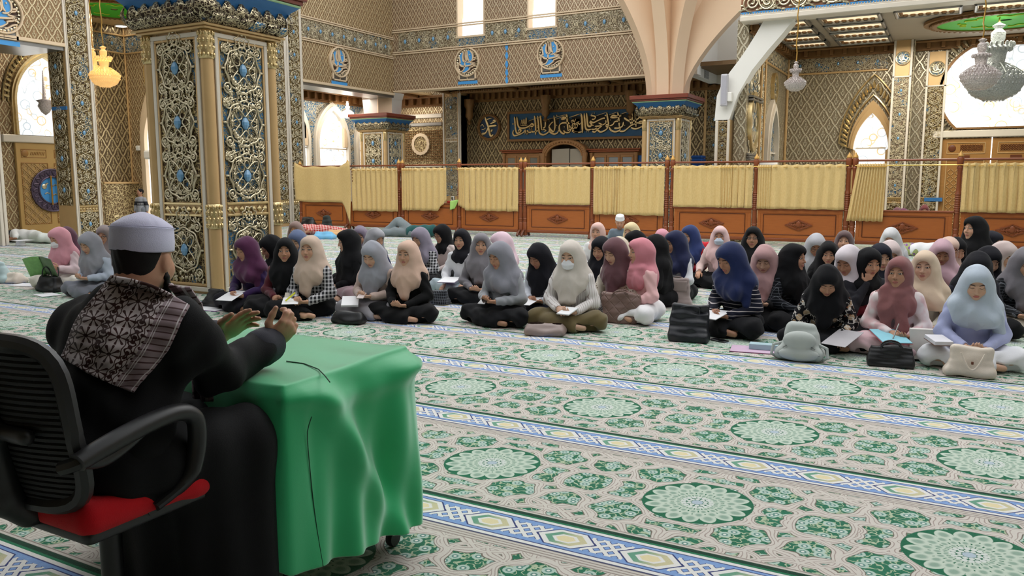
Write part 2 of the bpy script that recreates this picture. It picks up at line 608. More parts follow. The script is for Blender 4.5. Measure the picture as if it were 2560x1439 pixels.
MT['black'] = plain('black_plastic', (0.012, 0.012, 0.013), 0.5, 0.0, 0.2, 9)
MT['glass_lit'] = mat_glass_pane('daylit_etched_glass')
def _plainlit():
    M = Mat('daylit_glass', 0.4, 0.0, (0.95, 0.97, 1.0))
    M.coord()
    n = M.noise(1.2, 2.0, M.vec)
    c = M.mix(n, (0.9, 0.94, 1.0), (1, 1, 1))
    M.base(c); M.t.links.new(c, M.b.inputs['Emission Color']); M.set('Emission Strength', 1.0)
    return M.m
MT['glass_plain'] = _plainlit()
def lamp_mat(name, col, s):
    M = Mat(name, 0.4, 0.0, col)
    M.coord()
    c = M.mix(M.noise(9, 1, M.vec), tuple(k * 0.85 for k in col), col)
    M.base(c); M.t.links.new(c, M.b.inputs['Emission Color']); M.set('Emission Strength', s)
    return M.m
MT['lamp'] = lamp_mat('lamp_white', (1.0, 0.95, 0.86), 7.0)
MT['coffer_glow'] = lamp_mat('coffer_glow', (1.0, 0.80, 0.52), 0.75)
def _crystal(name, col, mixg=0.0):
    M = Mat(name, 0.12, 0.0, col, spec=0.9)
    M.coord()
    n = M.voro(40, M.vec)
    M.base(M.mix(n, tuple(min(1, c * 1.2) for c in col), tuple(c * 0.62 for c in col)))
    M.bump(n, 0.8, 0.01)
    M.set('Transmission Weight', 0.25)
    return M.m
MT['crystal'] = _crystal('crystal_clear', (0.62, 0.66, 0.64))
MT['crystal_pink'] = _crystal('crystal_rose', (0.78, 0.68, 0.64))
MT['crystal_amber'] = lamp_mat('crystal_amber_lit', (0.98, 0.54, 0.18), 0.5)
MT['cab_glass'] = plain('cabinet_glass', srgb(112, 112, 104), 0.08, 0.0, 0.3, 1.5, spec=0.9)
MT['frost'] = plain('frosted_panel', srgb(158, 148, 132), 0.3, 0.0, 0.08, 2)
# ------------------------------------------------------------------ floor
_m = MB(); _m.add([(-30, -6, 0), (9, -6, 0), (9, 33, 0), (-30, 33, 0)], [(0, 1, 2, 3)])
struct(_m.build('floor', MT['carpet'], smooth=False))

# ------------------------------------------------------------------ carved relief tiles (drawn facing -Y: u = x, v = z, d = outwards)
def circ(R, n, wav=0.0, k=8):
    return [((R + wav * cos(k * t)) * cos(t), (R + wav * cos(k * t)) * sin(t)) for t in (2 * pi * i / n for i in range(n))]

def spiral(cu, cv, r0, turns, a0, sgn, n):
    return [(cu + r0 * (1 - 0.82 * i / n) * cos(a0 + sgn * 2 * pi * turns * i / n), cv + r0 * (1 - 0.82 * i / n) * sin(a0 + sgn * 2 * pi * turns * i / n)) for i in range(n + 1)]

_TILES = {}
def relief_tile(w, h, det, mat):
    key = (round(w, 3), round(h, 3), det, mat.name)
    if key in _TILES:
        return _TILES[key]
    m = MB()
    n0 = {2: 6, 1: 4, 0: 3}[det]
    N = {2: 1.0, 1: 0.6, 0: 0.4}[det]
    def T(pts, r, closed=False, d=0.012):
        m.tube([(u, -d, v) for u, v in pts], r, n0, closed, caps=det > 0, flat=(0, -1, 0))
    R = 0.40 * w
    seg = lambda k: max(10, int(k * N))
    T(circ(R, seg(40), 0.012 * w / 0.6, 8), 0.020 * w, True, 0.020)
    T(circ(R * 0.86, seg(32)), 0.010 * w, True)
    # four-pointed flower round the gem, two overlapping outlines
    def star(r0, r1, off, k=4, n=40, p=3):
        return [((r0 + r1 * abs(cos(k / 2 * (t + off))) ** p) * cos(t), (r0 + r1 * abs(cos(k / 2 * (t + off))) ** p) * sin(t)) for t in (2 * pi * i / n for i in range(n))]
    T(star(0.13 * w, 0.24 * w, pi / 4, n=seg(40)), 0.014 * w, True, 0.030)
    T(star(0.12 * w, 0.17 * w, 0, n=seg(40)), 0.012 * w, True, 0.022)
    # eight-pointed star and rosette between the rings
    sv = h / 2
    T([((0.19 if i % 2 else 0.145) * w * cos(2 * pi * i / 16), sv + (0.19 if i % 2 else 0.145) * w * sin(2 * pi * i / 16)) for i in range(16)], 0.016 * w, True, 0.026)
    for i in range(8):
        a = 2 * pi * i / 8
        m.ell((0.075 * w * cos(a), -0.02, sv + 0.075 * w * sin(a)), (0.032 * w, 0.012, 0.032 * w), 6, 4 if det else 3)
    m.ell((0, -0.026, sv), (0.025 * w, 0.014, 0.025 * w), 6, 4)
    # spirals
    for su in (-1, 1):
        for svv in (-1, 1):
            T(spiral(su * 0.36 * w, svv * 0.345 * h, 0.105 * w, 1.6, pi / 2 * svv, -su * svv, seg(26)), 0.016 * w, d=0.022)
            if det:
                m.ell((su * 0.36 * w, -0.02, svv * 0.345 * h), (0.03 * w, 0.014, 0.03 * w), 6, 4)
                T([(su * (0.36 - 0.10 * t) * w, svv * (0.455 - 0.20 * t * (1 - t)) * h + svv * 0.03 * t * h) for t in [i / 6 for i in range(7)]], 0.014 * w, d=0.016)
        T([(su * R, 0), (su * 0.5 * w, 0)], 0.022 * w, d=0.018)
        T([(su * 0.30 * w * sin(pi * t), (0.30 + 0.20 * t) * h) for t in [i / 8 for i in range(9)]], 0.013 * w)
        T([(su * (0.47 - 0.16 * sin(pi * t)) * w, (0.36 + 0.28 * t) * h - 0.0) for t in [i / 8 for i in range(9)]], 0.012 * w)
    # leaves and beads
    rnd = random.Random(5)
    for i in range({2: 130, 1: 60, 0: 30}[det]):
        a, rr = rnd.random() * 2 * pi, rnd.uniform(0.20, 0.49) * w
        if i % 2:
            u, v = rnd.uniform(-0.46, 0.46) * w, rnd.choice((-1, 1)) * rnd.uniform(0.30, 0.49) * h
        else:
            u, v = (R * 0.74) * cos(a), (R * 0.74) * sin(a)
        s = rnd.uniform(0.018, 0.036) * w
        m.ell((u, -0.014, v), (s, 0.014, s * rnd.uniform(0.7, 1.8)), 6 if det else 5, 4 if det else 3)
    if det > 1:
        for i in range(44):
            a = 2 * pi * i / 44
            u0, v0, u1, v1 = R * .60 * cos(a), R * .60 * sin(a), R * .84 * cos(a + .06), R * .84 * sin(a + .06)
            T([(u0, v0), (u1, v1)], 0.007 * w, d=0.008)
    me = m.mesh('relief', mat)
    _TILES[key] = me
    return me

_GEM = MB(); _GEM.lathe([(0.001, -1), (0.55, -0.72), (0.92, -0.2), (0.92, 0.2), (0.55, 0.72), (0.001, 1)], 8)
_GEM = _GEM.mesh('gem', MT['gem'], smooth=False)

def relief_run(parent, u0, u1, v0, v1, plane, facing, det=0, mat=None, back=None, gem=True, horizontal=False, n=None, gap=0.0):
    """a run of relief tiles filling the rectangle u0..u1 x v0..v1 on the plane; facing '-Y' (u = X) or '+X' (u = Y)"""
    mat = MT['relief_light'] if det < 2 else (mat or MT['silver_gold'])
    back = back or MT['dark_recess']
    W, H = u1 - u0, v1 - v0
    L, S = (W, H) if horizontal else (H, W)
    n = n or max(1, round(L / (S * 1.42)))
    step = L / n
    def P(u, v, d):
        return (u, plane - d, v) if facing == '-Y' else (plane + d, u, v)
    rz = 0 if facing == '-Y' else pi / 2
    b = MB()
    a, c = P(u0, v0, -0.02), P(u1, v1, 0.004)
    b.box(min(a[0], c[0]), max(a[0], c[0]), min(a[1], c[1]), max(a[1], c[1]), v0, v1)
    b.build('panel_back', back, parent, smooth=False)
    me = relief_tile(S, step, det, mat)
    for i in range(n):
        if horizontal:
            o = link('relief', me, parent, P(u0 + step * (i + 0.5), (v0 + v1) / 2, 0.004))
            o.rotation_euler = Matrix.Rotation(rz, 3, 'Z').to_4x4().to_3x3().to_euler() if False else (0, 0, 0)
            R = Matrix.Rotation(rz, 3, 'Z') @ Matrix.Rotation(pi / 2, 3, 'Y')
            o.rotation_euler = R.to_euler()
            gp = P(u0 + step * (i + 0.5), (v0 + v1) / 2, 0.03)
        else:
            o = link('relief', me, parent, P((u0 + u1) / 2, v0 + step * (i + 0.5), 0.004), (0, 0, rz))
            gp = P((u0 + u1) / 2, v0 + step * (i + 0.5), 0.03)
        if gem:
            link('gem', _GEM, parent, gp, (0, 0, rz), (0.088 * S, 0.06 * S, 0.125 * S))

def frame_rect(m, u0, u1, v0, v1, t, d0, d1, plane, facing):
    """rectangular moulding"""
    for (a, b, c, d) in ((u0, u1, v0, v0 + t), (u0, u1, v1 - t, v1), (u0, u0 + t, v0 + t, v1 - t), (u1 - t, u1, v0 + t, v1 - t)):
        if facing == '-Y':
            m.bbox(a, b, plane - d1, plane - d0, c, d, 0.006)
        else:
            m.bbox(plane + d0, plane + d1, a, b, c, d, 0.006)

def squares_band(m, u0, u1, v0, v1, n, plane, facing):
    for i in range(n):
        u = u0 + (u1 - u0) * (i + 0.5) / n
        s = (v1 - v0) * 0.28
        p = (u, plane - 0.012, (v0 + v1) / 2) if facing == '-Y' else (plane + 0.012, u, (v0 + v1) / 2)
        m.ell(p, (s, s, s * 1.1), 4, 2)
    for v in (v0, v1):
        if facing == '-Y': m.bbox(u0, u1, plane - 0.03, plane, v - 0.014, v + 0.014, 0.005)
        else: m.bbox(plane, plane + 0.03, u0, u1, v - 0.014, v + 0.014, 0.005)

# ------------------------------------------------------------------ carved pillars
def capital(root, x0, x1, y0, y1, zb, det):
    cx, cy, hw = (x0 + x1) / 2, (y0 + y1) / 2, (x1 - x0) / 2
    m = MB()
    for (o, za, zz) in ((0.06, zb, zb + 0.03), (0.10, zb + 0.03, zb + 0.06)):
        m.bbox(x0 - o, x1 + o, y0 - o, y1 + o, za, zz, 0.01)
    m.build('ledge', MT['tan_gold'], root)
    m = MB()                       # blue flared neck behind the leaves
    prof = [(0.02, 0.06), (0.06, 0.16), (0.10, 0.28), (0.15, 0.37), (0.24, 0.445)]
    def sq(t, s):
        o, z = prof[s]
        k = int(t * 4) % 4; f = t * 4 - int(t * 4)
        c = [(-1, -1), (1, -1), (1, 1), (-1, 1)]
        a, b = c[k], c[(k + 1) % 4]
        return (cx + (a[0] + (b[0] - a[0]) * f) * (hw + o), cy + (a[1] + (b[1] - a[1]) * f) * (hw + o), zb + z)
    m.grid(lambda u, v: sq(u, int(round(v * 4))), 4, 4, closed=True)
    m.build('blue_neck', MT['blue'], root)
    m = MB()
    o = 0.25
    m.bbox(x0 - o, x1 + o, y0 - o, y1 + o, zb + 0.44, zb + 0.475, 0.01)
    m.build('bead_strip', MT['greenline'], root)
    m = MB()
    m.bbox(x0 - 0.27, x1 + 0.27, y0 - 0.27, y1 + 0.27, zb + 0.475, zb + 0.53, 0.01)
    m.bbox(x0 - 0.31, x1 + 0.31, y0 - 0.31, y1 + 0.31, zb + 0.525, zb + 0.64, 0.012)
    m.build('abacus', MT['redbrown'], root)
    m = MB()
    nl = 6 if det > 1 else 5
    def leaf(base, tang, outw, W, H, curl, o0):
        nu, nv = (4, 8) if det > 1 else (2, 5)
        def fn(u, v):
            s = u * 2 - 1
            wd = W * (0.55 + 0.55 * sin(pi * min(1, v * 1.25)) ** 0.8) * (1 - v ** 3) + 0.002
            lob = 1 + 0.16 * cos(v * 22) * abs(s)
            o_ = o0 + 0.04 + curl * sin(v * 2.6) + 0.045 * (1 - abs(s)) * sin(pi * min(1, v + 0.15)) - 0.02 * v
            p = base + tang * (s * wd * lob) + outw * o_
            return (p.x, p.y, p.z + H * v)
        m.grid(fn, nu, nv)
    for k in range(4):
        c = [(-1, -1), (1, -1), (1, 1), (-1, 1)]
        a, b = Vector(c[k]), Vector(c[(k + 1) % 4])
        tg = (b - a).normalized(); ou = Vector(((a + b) / 2)).normalized()
        T3, O3 = Vector((tg.x, tg.y, 0)), Vector((ou.x, ou.y, 0))
        for i in range(nl):
            f = (i + 0.5) / nl
            p = a + (b - a) * f
            spread = 1.0 + 0.16
            base = Vector((cx + (p.x - ou.x) * hw * spread + ou.x * hw, cy + (p.y - ou.y) * hw * spread + ou.y * hw, zb + 0.05))
            Wd = hw / nl * 1.05
            leaf(base, T3, O3, Wd * 1.1, 0.36, 0.115, 0.01)
            base2 = base + T3 * (hw / nl)
            if i < nl - 1:
                leaf(base2, T3, O3, Wd * 0.7, 0.31, 0.085, 0.02)
                leaf(base2, T3, O3, Wd * 0.8, 0.18, 0.14, 0.01)
            leaf(base, T3, O3, Wd * 0.75, 0.16, 0.15, 0.02)
        dg = Vector((b.x, b.y, 0)).normalized()
        leaf(Vector((cx + b.x * hw, cy + b.y * hw, zb + 0.05)), Vector((-dg.y, dg.x, 0)), dg, hw / nl, 0.36, 0.15, 0.03)
    m.build('carved_leaves', MT['fil_leaf'], root)

def pillar(name, label, x0, x1, y0, y1, zb, det, tile, backs):
    root = thing(name, label, 'pillar', ((x0 + x1) / 2, (y0 + y1) / 2, 0))
    inv = Vector((-(x0 + x1) / 2, -(y0 + y1) / 2, 0))
    X0, X1, Y0, Y1 = x0 + inv.x, x1 + inv.x, y0 + inv.y, y1 + inv.y
    m = MB(); m.box(X0 + .03, X1 - .03, Y0 + .03, Y1 - .03, 0, zb)
    m.build('shaft', MT['tan_gold'], root, smooth=False)
    cr = 0.075
    for (sx, sy) in ((X0, Y0), (X1, Y0), (X1, Y1), (X0, Y1)):
        c = (sx + (cr * .7 if sx < 0 else -cr * .7), sy + (cr * .7 if sy < 0 else -cr * .7))
        m = MB()
        m.lathe([(cr, 0.0), (cr, zb - 0.32)], 14, (c[0], c[1], 0))
        o = m.build('corner_column', MT['tan_gold'], root)
        m = MB()
        for (za, zz) in ((zb - 0.34, zb), (0.82, 1.12)):
            nn = 6
            prof = [(cr + 0.012, za)] + [(cr + (0.006 if i % 2 else 0.020), za + (zz - za) * i / nn) for i in range(1, nn)] + [(cr + 0.012, zz)]
            m.lathe(prof, 14, (c[0], c[1], 0))
            if det > 1:
                for a in range(12):
                    for r_ in range(4):
                        m.ell((c[0] + (cr + .015) * cos(a * pi / 6 + r_ % 2 * .26), c[1] + (cr + .015) * sin(a * pi / 6 + r_ % 2 * .26), za + (zz - za) * (r_ + .5) / 4), (.016, .016, .03), 5, 4)
        link('column_collar', m.mesh('column_collar', MT['gold']), o)
    e = 0.135
    for facing, plane, u0, u1 in (('-Y', Y0 + .03, X0, X1), ('+X', X1 - .03, Y0, Y1)):
        m = MB()
        frame_rect(m, u0 + e, u1 - e, 0.03, zb - 0.02, 0.055, 0.0, 0.03, plane, facing)
        m.build('pale_frame', MT['pale'], root)
        m = MB()
        frame_rect(m, u0 + e + .055, u1 - e - .055, 0.10, zb - 0.075, 0.03, 0.0, 0.022, plane, facing)
        ua, ub = u0 + e + .085, u1 - e - .085
        zband = 0.98
        m.build('inner_frame', MT['tan_gold'], root)
        m = MB(); squares_band(m, ua, ub, zband, zband + 0.14, 7, plane, facing)
        m.build('stud_band', MT['gold'], root)
        bk = backs[0 if facing == '-Y' else 1]
        relief_run(root, ua, ub, zband + .16, zb - .10, plane, facing, det, tile, bk, n=max(2, round((zb - zband) / 0.82)) if det > 1 else 3)
        relief_run(root, ua, ub, 0.13, zband - .02, plane, facing, det, tile, bk, n=1)
    capital(root, X0, X1, Y0, Y1, zb, det)
    return root

pillar('carved_pillar', 'large gold and blue carved pillar near the speaker, women sitting at its foot', -9.02, -7.90, 6.87, 7.99, 3.19, 2, MT['silver_gold'], (MT['dark_recess'], MT['blue_recess']))
P2 = pillar('carved_pillar', 'carved pillar under the fan of peach ribs, behind the curtained screen', -8.15, -7.03, 22.85, 23.97, 3.19, 1, MT['silver_gold'], (MT['blue_recess'], MT['dark_recess']))
P3 = pillar('carved_pillar', 'farthest carved pillar at the corner of the hall with white block on its red slab', -19.62, -18.43, 24.02, 25.2, 3.19, 1, MT['gold'], (MT['dark_recess'], MT['blue_recess']))

# ------------------------------------------------------------------ peach vault ribs
def rib(root, cx, cy, ang, z0, z1, o0, o1, d0, d1, w, mat, pw=2.0, n=18):
    m = MB()
    dx, dy = cos(ang), sin(ang)
    def fn(u, v):
        k = int(round(u * 4)) % 4
        o_in = o0 + (o1 - o0) * v ** pw
        dep = d0 + (d1 - d0) * v ** 1.5
        oo = o_in if k in (1, 2) else o_in - dep
        ss = -w / 2 if k in (0, 1) else w / 2
        return (cx + dx * oo - dy * ss, cy + dy * oo + dx * ss, z0 + (z1 - z0) * v)
    m.grid(fn, 4, n, closed=True)
    return m.build('rib', mat, root, smooth=True, angle=radians(30))
vault = thing('vault_springer', 'fan of peach plaster ribs rising from the middle pillar', 'vault ribs', (-7.59, 23.41, 0)); vault['kind'] = 'structure'
Q = pi / 4
for (a, o1, d1, pw) in ((-2 * Q, 1.75, 1.25, 1.9), (-3 * Q, 2.3, 1.45, 1.8), (-Q, 2.0, 1.35, 2.0), (0, 4.0, 2.3, 1.6), (4 * Q, 1.9, 1.3, 1.9), (2 * Q, 1.9, 1.3, 1.9), (Q, 2.2, 1.5, 1.8), (3 * Q, 1.9, 1.3, 1.9)):
    rib(vault, 0, 0, a, 3.82, 7.6, 0.50 if int(round(a / Q)) % 2 == 0 else 0.60, o1 + .1, 0.42, d1, 0.36, MT['peach'], pw)
m = MB(); m.lathe([(0.46, 3.82), (0.46, 6.15)], 8, a0=pi / 8)
m.build('core', MT['peach'], vault, angle=radians(20))

corner = thing('corner_vault_springer', 'peach rib between two white haunches above the farthest pillar', 'vault ribs', (-19.02, 24.61, 0)); corner['kind'] = 'structure'
rib(corner, 0, 0, -Q, 3.82, 9.0, 0.86, 1.25, 0.5, 0.9, 0.50, MT['peach'], 1.6)
m = MB()
for (pts, dd) in (([(-0.42, 3.82), (0.55, 3.82), (0.62, 4.35), (0.72, 4.60), (-0.42, 4.60)], (-0.30, 0.30)),):
    m.prism(pts, lambda u, v, d: (d, -u, v), -0.42, 0.42)
    m.prism(pts, lambda u, v, d: (u, d, v), -0.42, 0.42)
m.build('white_haunch', MT['white'], corner, smooth=False)

# ------------------------------------------------------------------ upper wall facing us (wall_far) with two niches
FY, FX = 24.0, -18.0
WIN = []
for (xa, xb, y0_, y1_) in ((1142, 1212, 92, 88), (1318, 1392, 72, 66)):
    WIN.append((pY(xa, y0_, FY).x, pY(xb, y1_, FY).x, pY((xa + xb) / 2, (y0_ + y1_) / 2, FY).z))
wf = MB()
xr = -7.0
zb, zt = 4.60, 9.2
xs_ = [-18.0] + [q for w_ in WIN for q in w_[:2]] + [xr]
for i in range(0, len(xs_), 2):
    wf.box(xs_[i], xs_[i + 1], FY, FY + 0.4, zb, zt)
for w_ in WIN:
    wf.box(w_[0], w_[1], FY, FY + 0.4, zb, w_[2])
wall_far = struct(wf.build('wall_far', MT['lat_far'], smooth=False))
for i, w_ in enumerate(WIN):
    wm = MB()
    t = 0.05
    wm.box(w_[0], w_[0] + t, FY - 0.02, FY + 0.5, w_[2], zt)
    wm.box(w_[1] - t, w_[1], FY - 0.02, FY + 0.5, w_[2], zt)
    wm.box(w_[0] - 0.03, w_[1] + 0.03, FY - 0.03, FY + 0.5, w_[2] - 0.04, w_[2] + 0.02)
    fr = struct(wm.build('window_%d' % (i + 1), MT['cream'], smooth=False))
    pm = MB(); pm.box(w_[0] + t, w_[1] - t, FY + 0.36, FY + 0.39, w_[2] + 0.02, zt)
    pm.box(w_[0] + t, w_[0] + t + 0.22, FY + 0.30, FY + 0.36, w_[2] + 0.02, 6.9)
    pm.build('window_pane', MT['glass_plain'], fr, smooth=False)
tm = MB()
for z in (5.86, 5.93, 6.62, 6.69):
    tm.bbox(-18.0, xr, FY - 0.05, FY, z - 0.022, z + 0.022, 0.008)
tm.bbox(-18.0, xr, FY - 0.06, FY + 0.4, zb - 0.05, zb, 0.01)
struct(tm.build('trim_1', MT['cream']))
relief_run(wall_far, -17.75, WIN[0][0] - 0.05, 5.95, 6.60, FY, '-Y', 0, MT['silver_gold'], MT['fil_mix'], horizontal=True, n=4)
relief_run(wall_far, WIN[0][1] + 0.05, WIN[1][0] - 0.05, 5.95, 6.60, FY, '-Y', 0, MT['silver_gold'], MT['fil_mix'], horizontal=True, n=3)
relief_run(wall_far, WIN[1][1] + 0.05, xr, 5.95, 6.60, FY, '-Y', 0, MT['silver_gold'], MT['fil_mix'], horizontal=True, n=7)
relief_run(wall_far, WIN[0][0], WIN[0][1], 5.95, WIN[0][2] - .03, FY, '-Y', 0, MT['silver_gold'], MT['fil_blue'], horizontal=True, n=2, gem=False)
relief_run(wall_far, WIN[1][0], WIN[1][1], 5.95, WIN[1][2] - .03, FY, '-Y', 0, MT['silver_gold'], MT['fil_blue'], horizontal=True, n=2, gem=False)
# bare blue patches where ornament has fallen off
pm = MB()
pxs = pY(1267, 150, FY).x
for zz in (5.78, 5.50, 5.22, 4.95, 4.70):
    pm.prism([(pxs, zz - .13), (pxs + .055, zz - .03), (pxs + .03, zz + .1), (pxs - .02, zz + .13), (pxs - .06, zz)], lambda u, v, d: (u, FY - d, v), -0.01, 0.012)
pm.build('bare_patch', MT['skyblue'], wall_far, smooth=False)

# ------------------------------------------------------------------ upper wall on the left (wall_left) and its piers
wl = MB()
wl.box(FX - 0.4, FX, 19.30, 24.0, 4.50, 9.2)
wl.box(FX - 0.4, FX, -4.0, 11.65, 4.47, 9.2)
wl.box(FX - 0.4, FX, 11.65, 19.3, 6.9, 9.2)
wall_left = struct(wl.build('wall_left', MT['lat_side'], smooth=False))
tm = MB()
for z in (5.72, 5.78, 6.38, 6.44):
    tm.bbox(FX, FX + 0.05, 19.3, 24.0, z - 0.02, z + 0.02, 0.008)
for (ya, yb, z) in ((19.3, 24.0, 4.50), (-4.0, 11.65, 4.47)):
    tm.bbox(FX - 0.4, FX + 0.05, ya, yb, z - 0.06, z + 0.02, 0.01)
struct(tm.build('trim_2', MT['cream']))
sm = MB(); sm.box(-18.9, FX - .01, 19.3, 24, 4.36, 4.45); sm.box(-19.6, FX - .01, -4, 11.65, 4.33, 4.42)
struct(sm.build('trim_3', MT['steel'], smooth=False))
relief_run(wall_left, 19.35, 23.8, 5.80, 6.36, FX, '+X', 0, MT['silver_gold'], MT['fil_mix'], horizontal=True, n=8)

def pier(name, y0, y1, x0, top, label_mat='pale', sides=True, bands=(0.62,), n=None):
    """wall pier on the left arcade with a carved strip on its face and its near side"""
    m = MB(); m.box(x0, FX, y0, y1, 0, top)
    o = struct(m.build(name, MT['tan_gold'], smooth=False))
    w = y1 - y0
    e = 0.075
    f = MB()
    for (ya, yb) in ((y0, y0 + e * .6), (y0 + e * .7, y0 + e), (y1 - e * 1.2, y1 - e * .45), (y1 - e * .35, y1)):
        f.bbox(FX, FX + 0.035, ya, yb, 0, top, 0.008)
    f.build('pier_border', MT['pale'], o)
    relief_run(o, y0 + e + .01, y1 - e * 1.3, 0.82, top, FX, '+X', 1, MT['silver_gold'], MT['dark_recess'], n=n or round((top - .8) / .66))
    relief_run(o, y0 + e + .01, y1 - e * 1.3, 0.10, 0.66, FX, '+X', 1, MT['silver_gold'], MT['dark_recess'], n=1)
    b = MB(); squares_band(b, y0 + e, y1 - e * 1.3, 0.68, 0.80, 6, FX, '+X'); b.build('stud_band', MT['gold'], o)
    return o
pA = pier('wall_pier_1', 11.65, 12.30, -18.65, 6.9, n=9)
relief_run(pA, -18.60, -18.08, 0.82, 3.0, 11.65, '-Y', 0, MT['gold'], MT['dark_recess'], n=3)
relief_run(pA, -18.60, -18.08, 3.12, 4.30, 11.65, '-Y', 0, MT['gold'], MT['dark_recess'], n=2)
m = MB(); m.box(-18.6, -18.05, 11.62, 11.65, 3.02, 3.10); m.build('blue_gap', MT['blue'], pA)
pB1 = pier('wall_pier_2', 18.02, 18.64, -18.65, 6.9, n=9)
pB2 = pier('wall_pier_3', 18.66, 19.32, -18.65, 6.9, n=9)
# the arm of a pier at the edge of the picture
m = MB(); m.bbox(-18.3, FX + .05, 9.90, 9.97, 0, 4.4, .01); m.bbox(-18.3, FX + .02, 10.0, 10.07, 0, 4.4, .01)
struct(m.build('trim_4', MT['pale']))
# ------------------------------------------------------------------ helper outlines
def lancet(u0, u1, v0, v1, spring, n=14, pinch=0.0):
    """pointed arch outline (ccw): straight jambs to spring, then two arcs to the apex; pinch pulls a horseshoe foot inwards"""
    c = (u0 + u1) / 2
    hw = (u1 - u0) / 2
    H = v1 - spring
    R = (hw * hw + H * H) / (2 * hw)
    pts = [(u0 + pinch, v0), (u1 - pinch, v0)]
    if pinch: pts += [(u1 - pinch, spring - 0.02 * H)]
    amax = math.asin(min(1, H / R))
    for i in range(n + 1):
        a = amax * i / n
        pts.append((u1 - R + R * cos(a), spring + R * sin(a)))
    for i in range(1, n + 1):
        a = amax * (1 - i / n)
        pts.append((u0 + R - R * cos(a), spring + R * sin(a)))
    if pinch: pts += [(u0 + pinch, spring - 0.02 * H)]
    return pts

def grow(pts, c, k):
    return [(c[0] + (u - c[0]) * k, c[1] + (v - c[1]) * k) for u, v in pts]

def fY(plane): return lambda u, v, d: (u, plane - d, v)
def fXp(plane): return lambda u, v, d: (plane + d, -u if False else u, v)
def onX(plane): return lambda u, v, d: (plane + d, u, v)

def arch_window(name, u0, u1, v0, v1, spring, plane, facing, ft=0.12, depth=0.14, glass=None, frame=None, pinch=0.0, bead=False, kind='structure', bars=(), beadn=40):
    fn = fY(plane) if facing == '-Y' else onX(plane)
    inner = lancet(u0, u1, v0, v1, spring, pinch=pinch)
    c = ((u0 + u1) / 2, v0 + (spring - v0) * 0.9)
    k = 1 + 2 * ft / (u1 - u0)
    outer = [(c[0] + (u - c[0]) * k, v if v <= v0 + 1e-6 else c[1] + (v - c[1]) * k) for u, v in inner]
    m = MB()
    m.ring_wall(outer, inner, fn, 0.0, depth)
    k2 = 1 + 1.1 * ft / (u1 - u0)
    mid = [(c[0] + (u - c[0]) * k2, v if v <= v0 + 1e-6 else c[1] + (v - c[1]) * k2) for u, v in inner]
    m.ring_wall(mid, inner, fn, depth, depth + 0.05)
    fr = m.build(name, frame or MT['cream'])
    fr['kind'] = kind
    m = MB()
    m.prism(inner, fn, 0.01, 0.03)
    m.build('window_pane', glass or MT['glass_lit'], fr, smooth=False)
    if bars:
        m = MB()
        for v in bars:
            m.box(*( (u0 + pinch, u1 - pinch, plane - 0.07, plane - 0.03, v - .02, v + .02) if facing == '-Y' else (plane + .03, plane + .07, u0 + pinch, u1 - pinch, v - .02, v + .02)))
        m.build('glazing_bar', MT['pale'], fr, smooth=False)
    if bead:
        m = MB()
        kb, kb2 = k + 0.10 / (u1 - u0), k + bead / (u1 - u0)
        L = []
        for i in range(2, len(inner)):
            L.append((c[0] + (inner[i][0] - c[0]) * kb2, c[1] + (inner[i][1] - c[1]) * kb2))
        T = 0
        for a, b in zip(L, L[1:]):
            n = max(1, int(math.hypot(b[0] - a[0], b[1] - a[1]) / 0.095))
            for j in range(n):
                u, v = a[0] + (b[0] - a[0]) * j / n, a[1] + (b[1] - a[1]) * j / n
                dx, dz = u - c[0], v - c[1]
                l = math.hypot(dx, dz)
                p0, p1 = fn(u - dx / l * bead * .35, v - dz / l * bead * .35, 0.05), fn(u + dx / l * bead * .35, v + dz / l * bead * .35, 0.03)
                m.tube([p0, [(q + w) / 2 for q, w in zip(p0, p1)], p1], [0.028, 0.045, 0.012], 5)
        m.tube([fn(u, v, 0.04) for u, v in [(c[0] + (q[0] - c[0]) * kb, c[1] + (q[1] - c[1]) * kb) for q in inner[2:]]], 0.025, 5)
        m.tube([fn(u, v, 0.04) for u, v in [(c[0] + (q[0] - c[0]) * (kb2 + .6 * bead / (u1 - u0)), c[1] + (q[1] - c[1]) * (kb2 + .6 * bead / (u1 - u0))) for q in inner[2:]]], 0.025, 5)
        m.build('scalloped_border', MT['gold'], fr)
    return fr

def wallbox(name, mat, *b):
    m = MB(); m.box(*b)
    return struct(m.build(name, mat, smooth=False))

def cornice(name, x0, x1, y0, y1, z, h, facing, n):
    """bracketed cornice strip"""
    m = MB()
    if facing == '-Y':
        m.bbox(x0, x1, y0 - 0.06, y0, z - h, z, 0.01); m.bbox(x0, x1, y0 - 0.26, y0, z - h * .25, z, 0.02)
        for i in range(n):
            u = x0 + (x1 - x0) * (i + .5) / n
            m.bbox(u - .05, u + .05, y0 - .20, y0, z - h * .8, z - h * .2, .012)
    else:
        m.bbox(x0, x0 + 0.06, y0, y1, z - h, z, 0.01); m.bbox(x0, x0 + 0.26, y0, y1, z - h * .25, z, 0.02)
        for i in range(n):
            u = y0 + (y1 - y0) * (i + .5) / n
            m.bbox(x0, x0 + .20, u - .05, u + .05, z - h * .8, z - h * .2, .012)
    return struct(m.build(name, MT['cornice']))

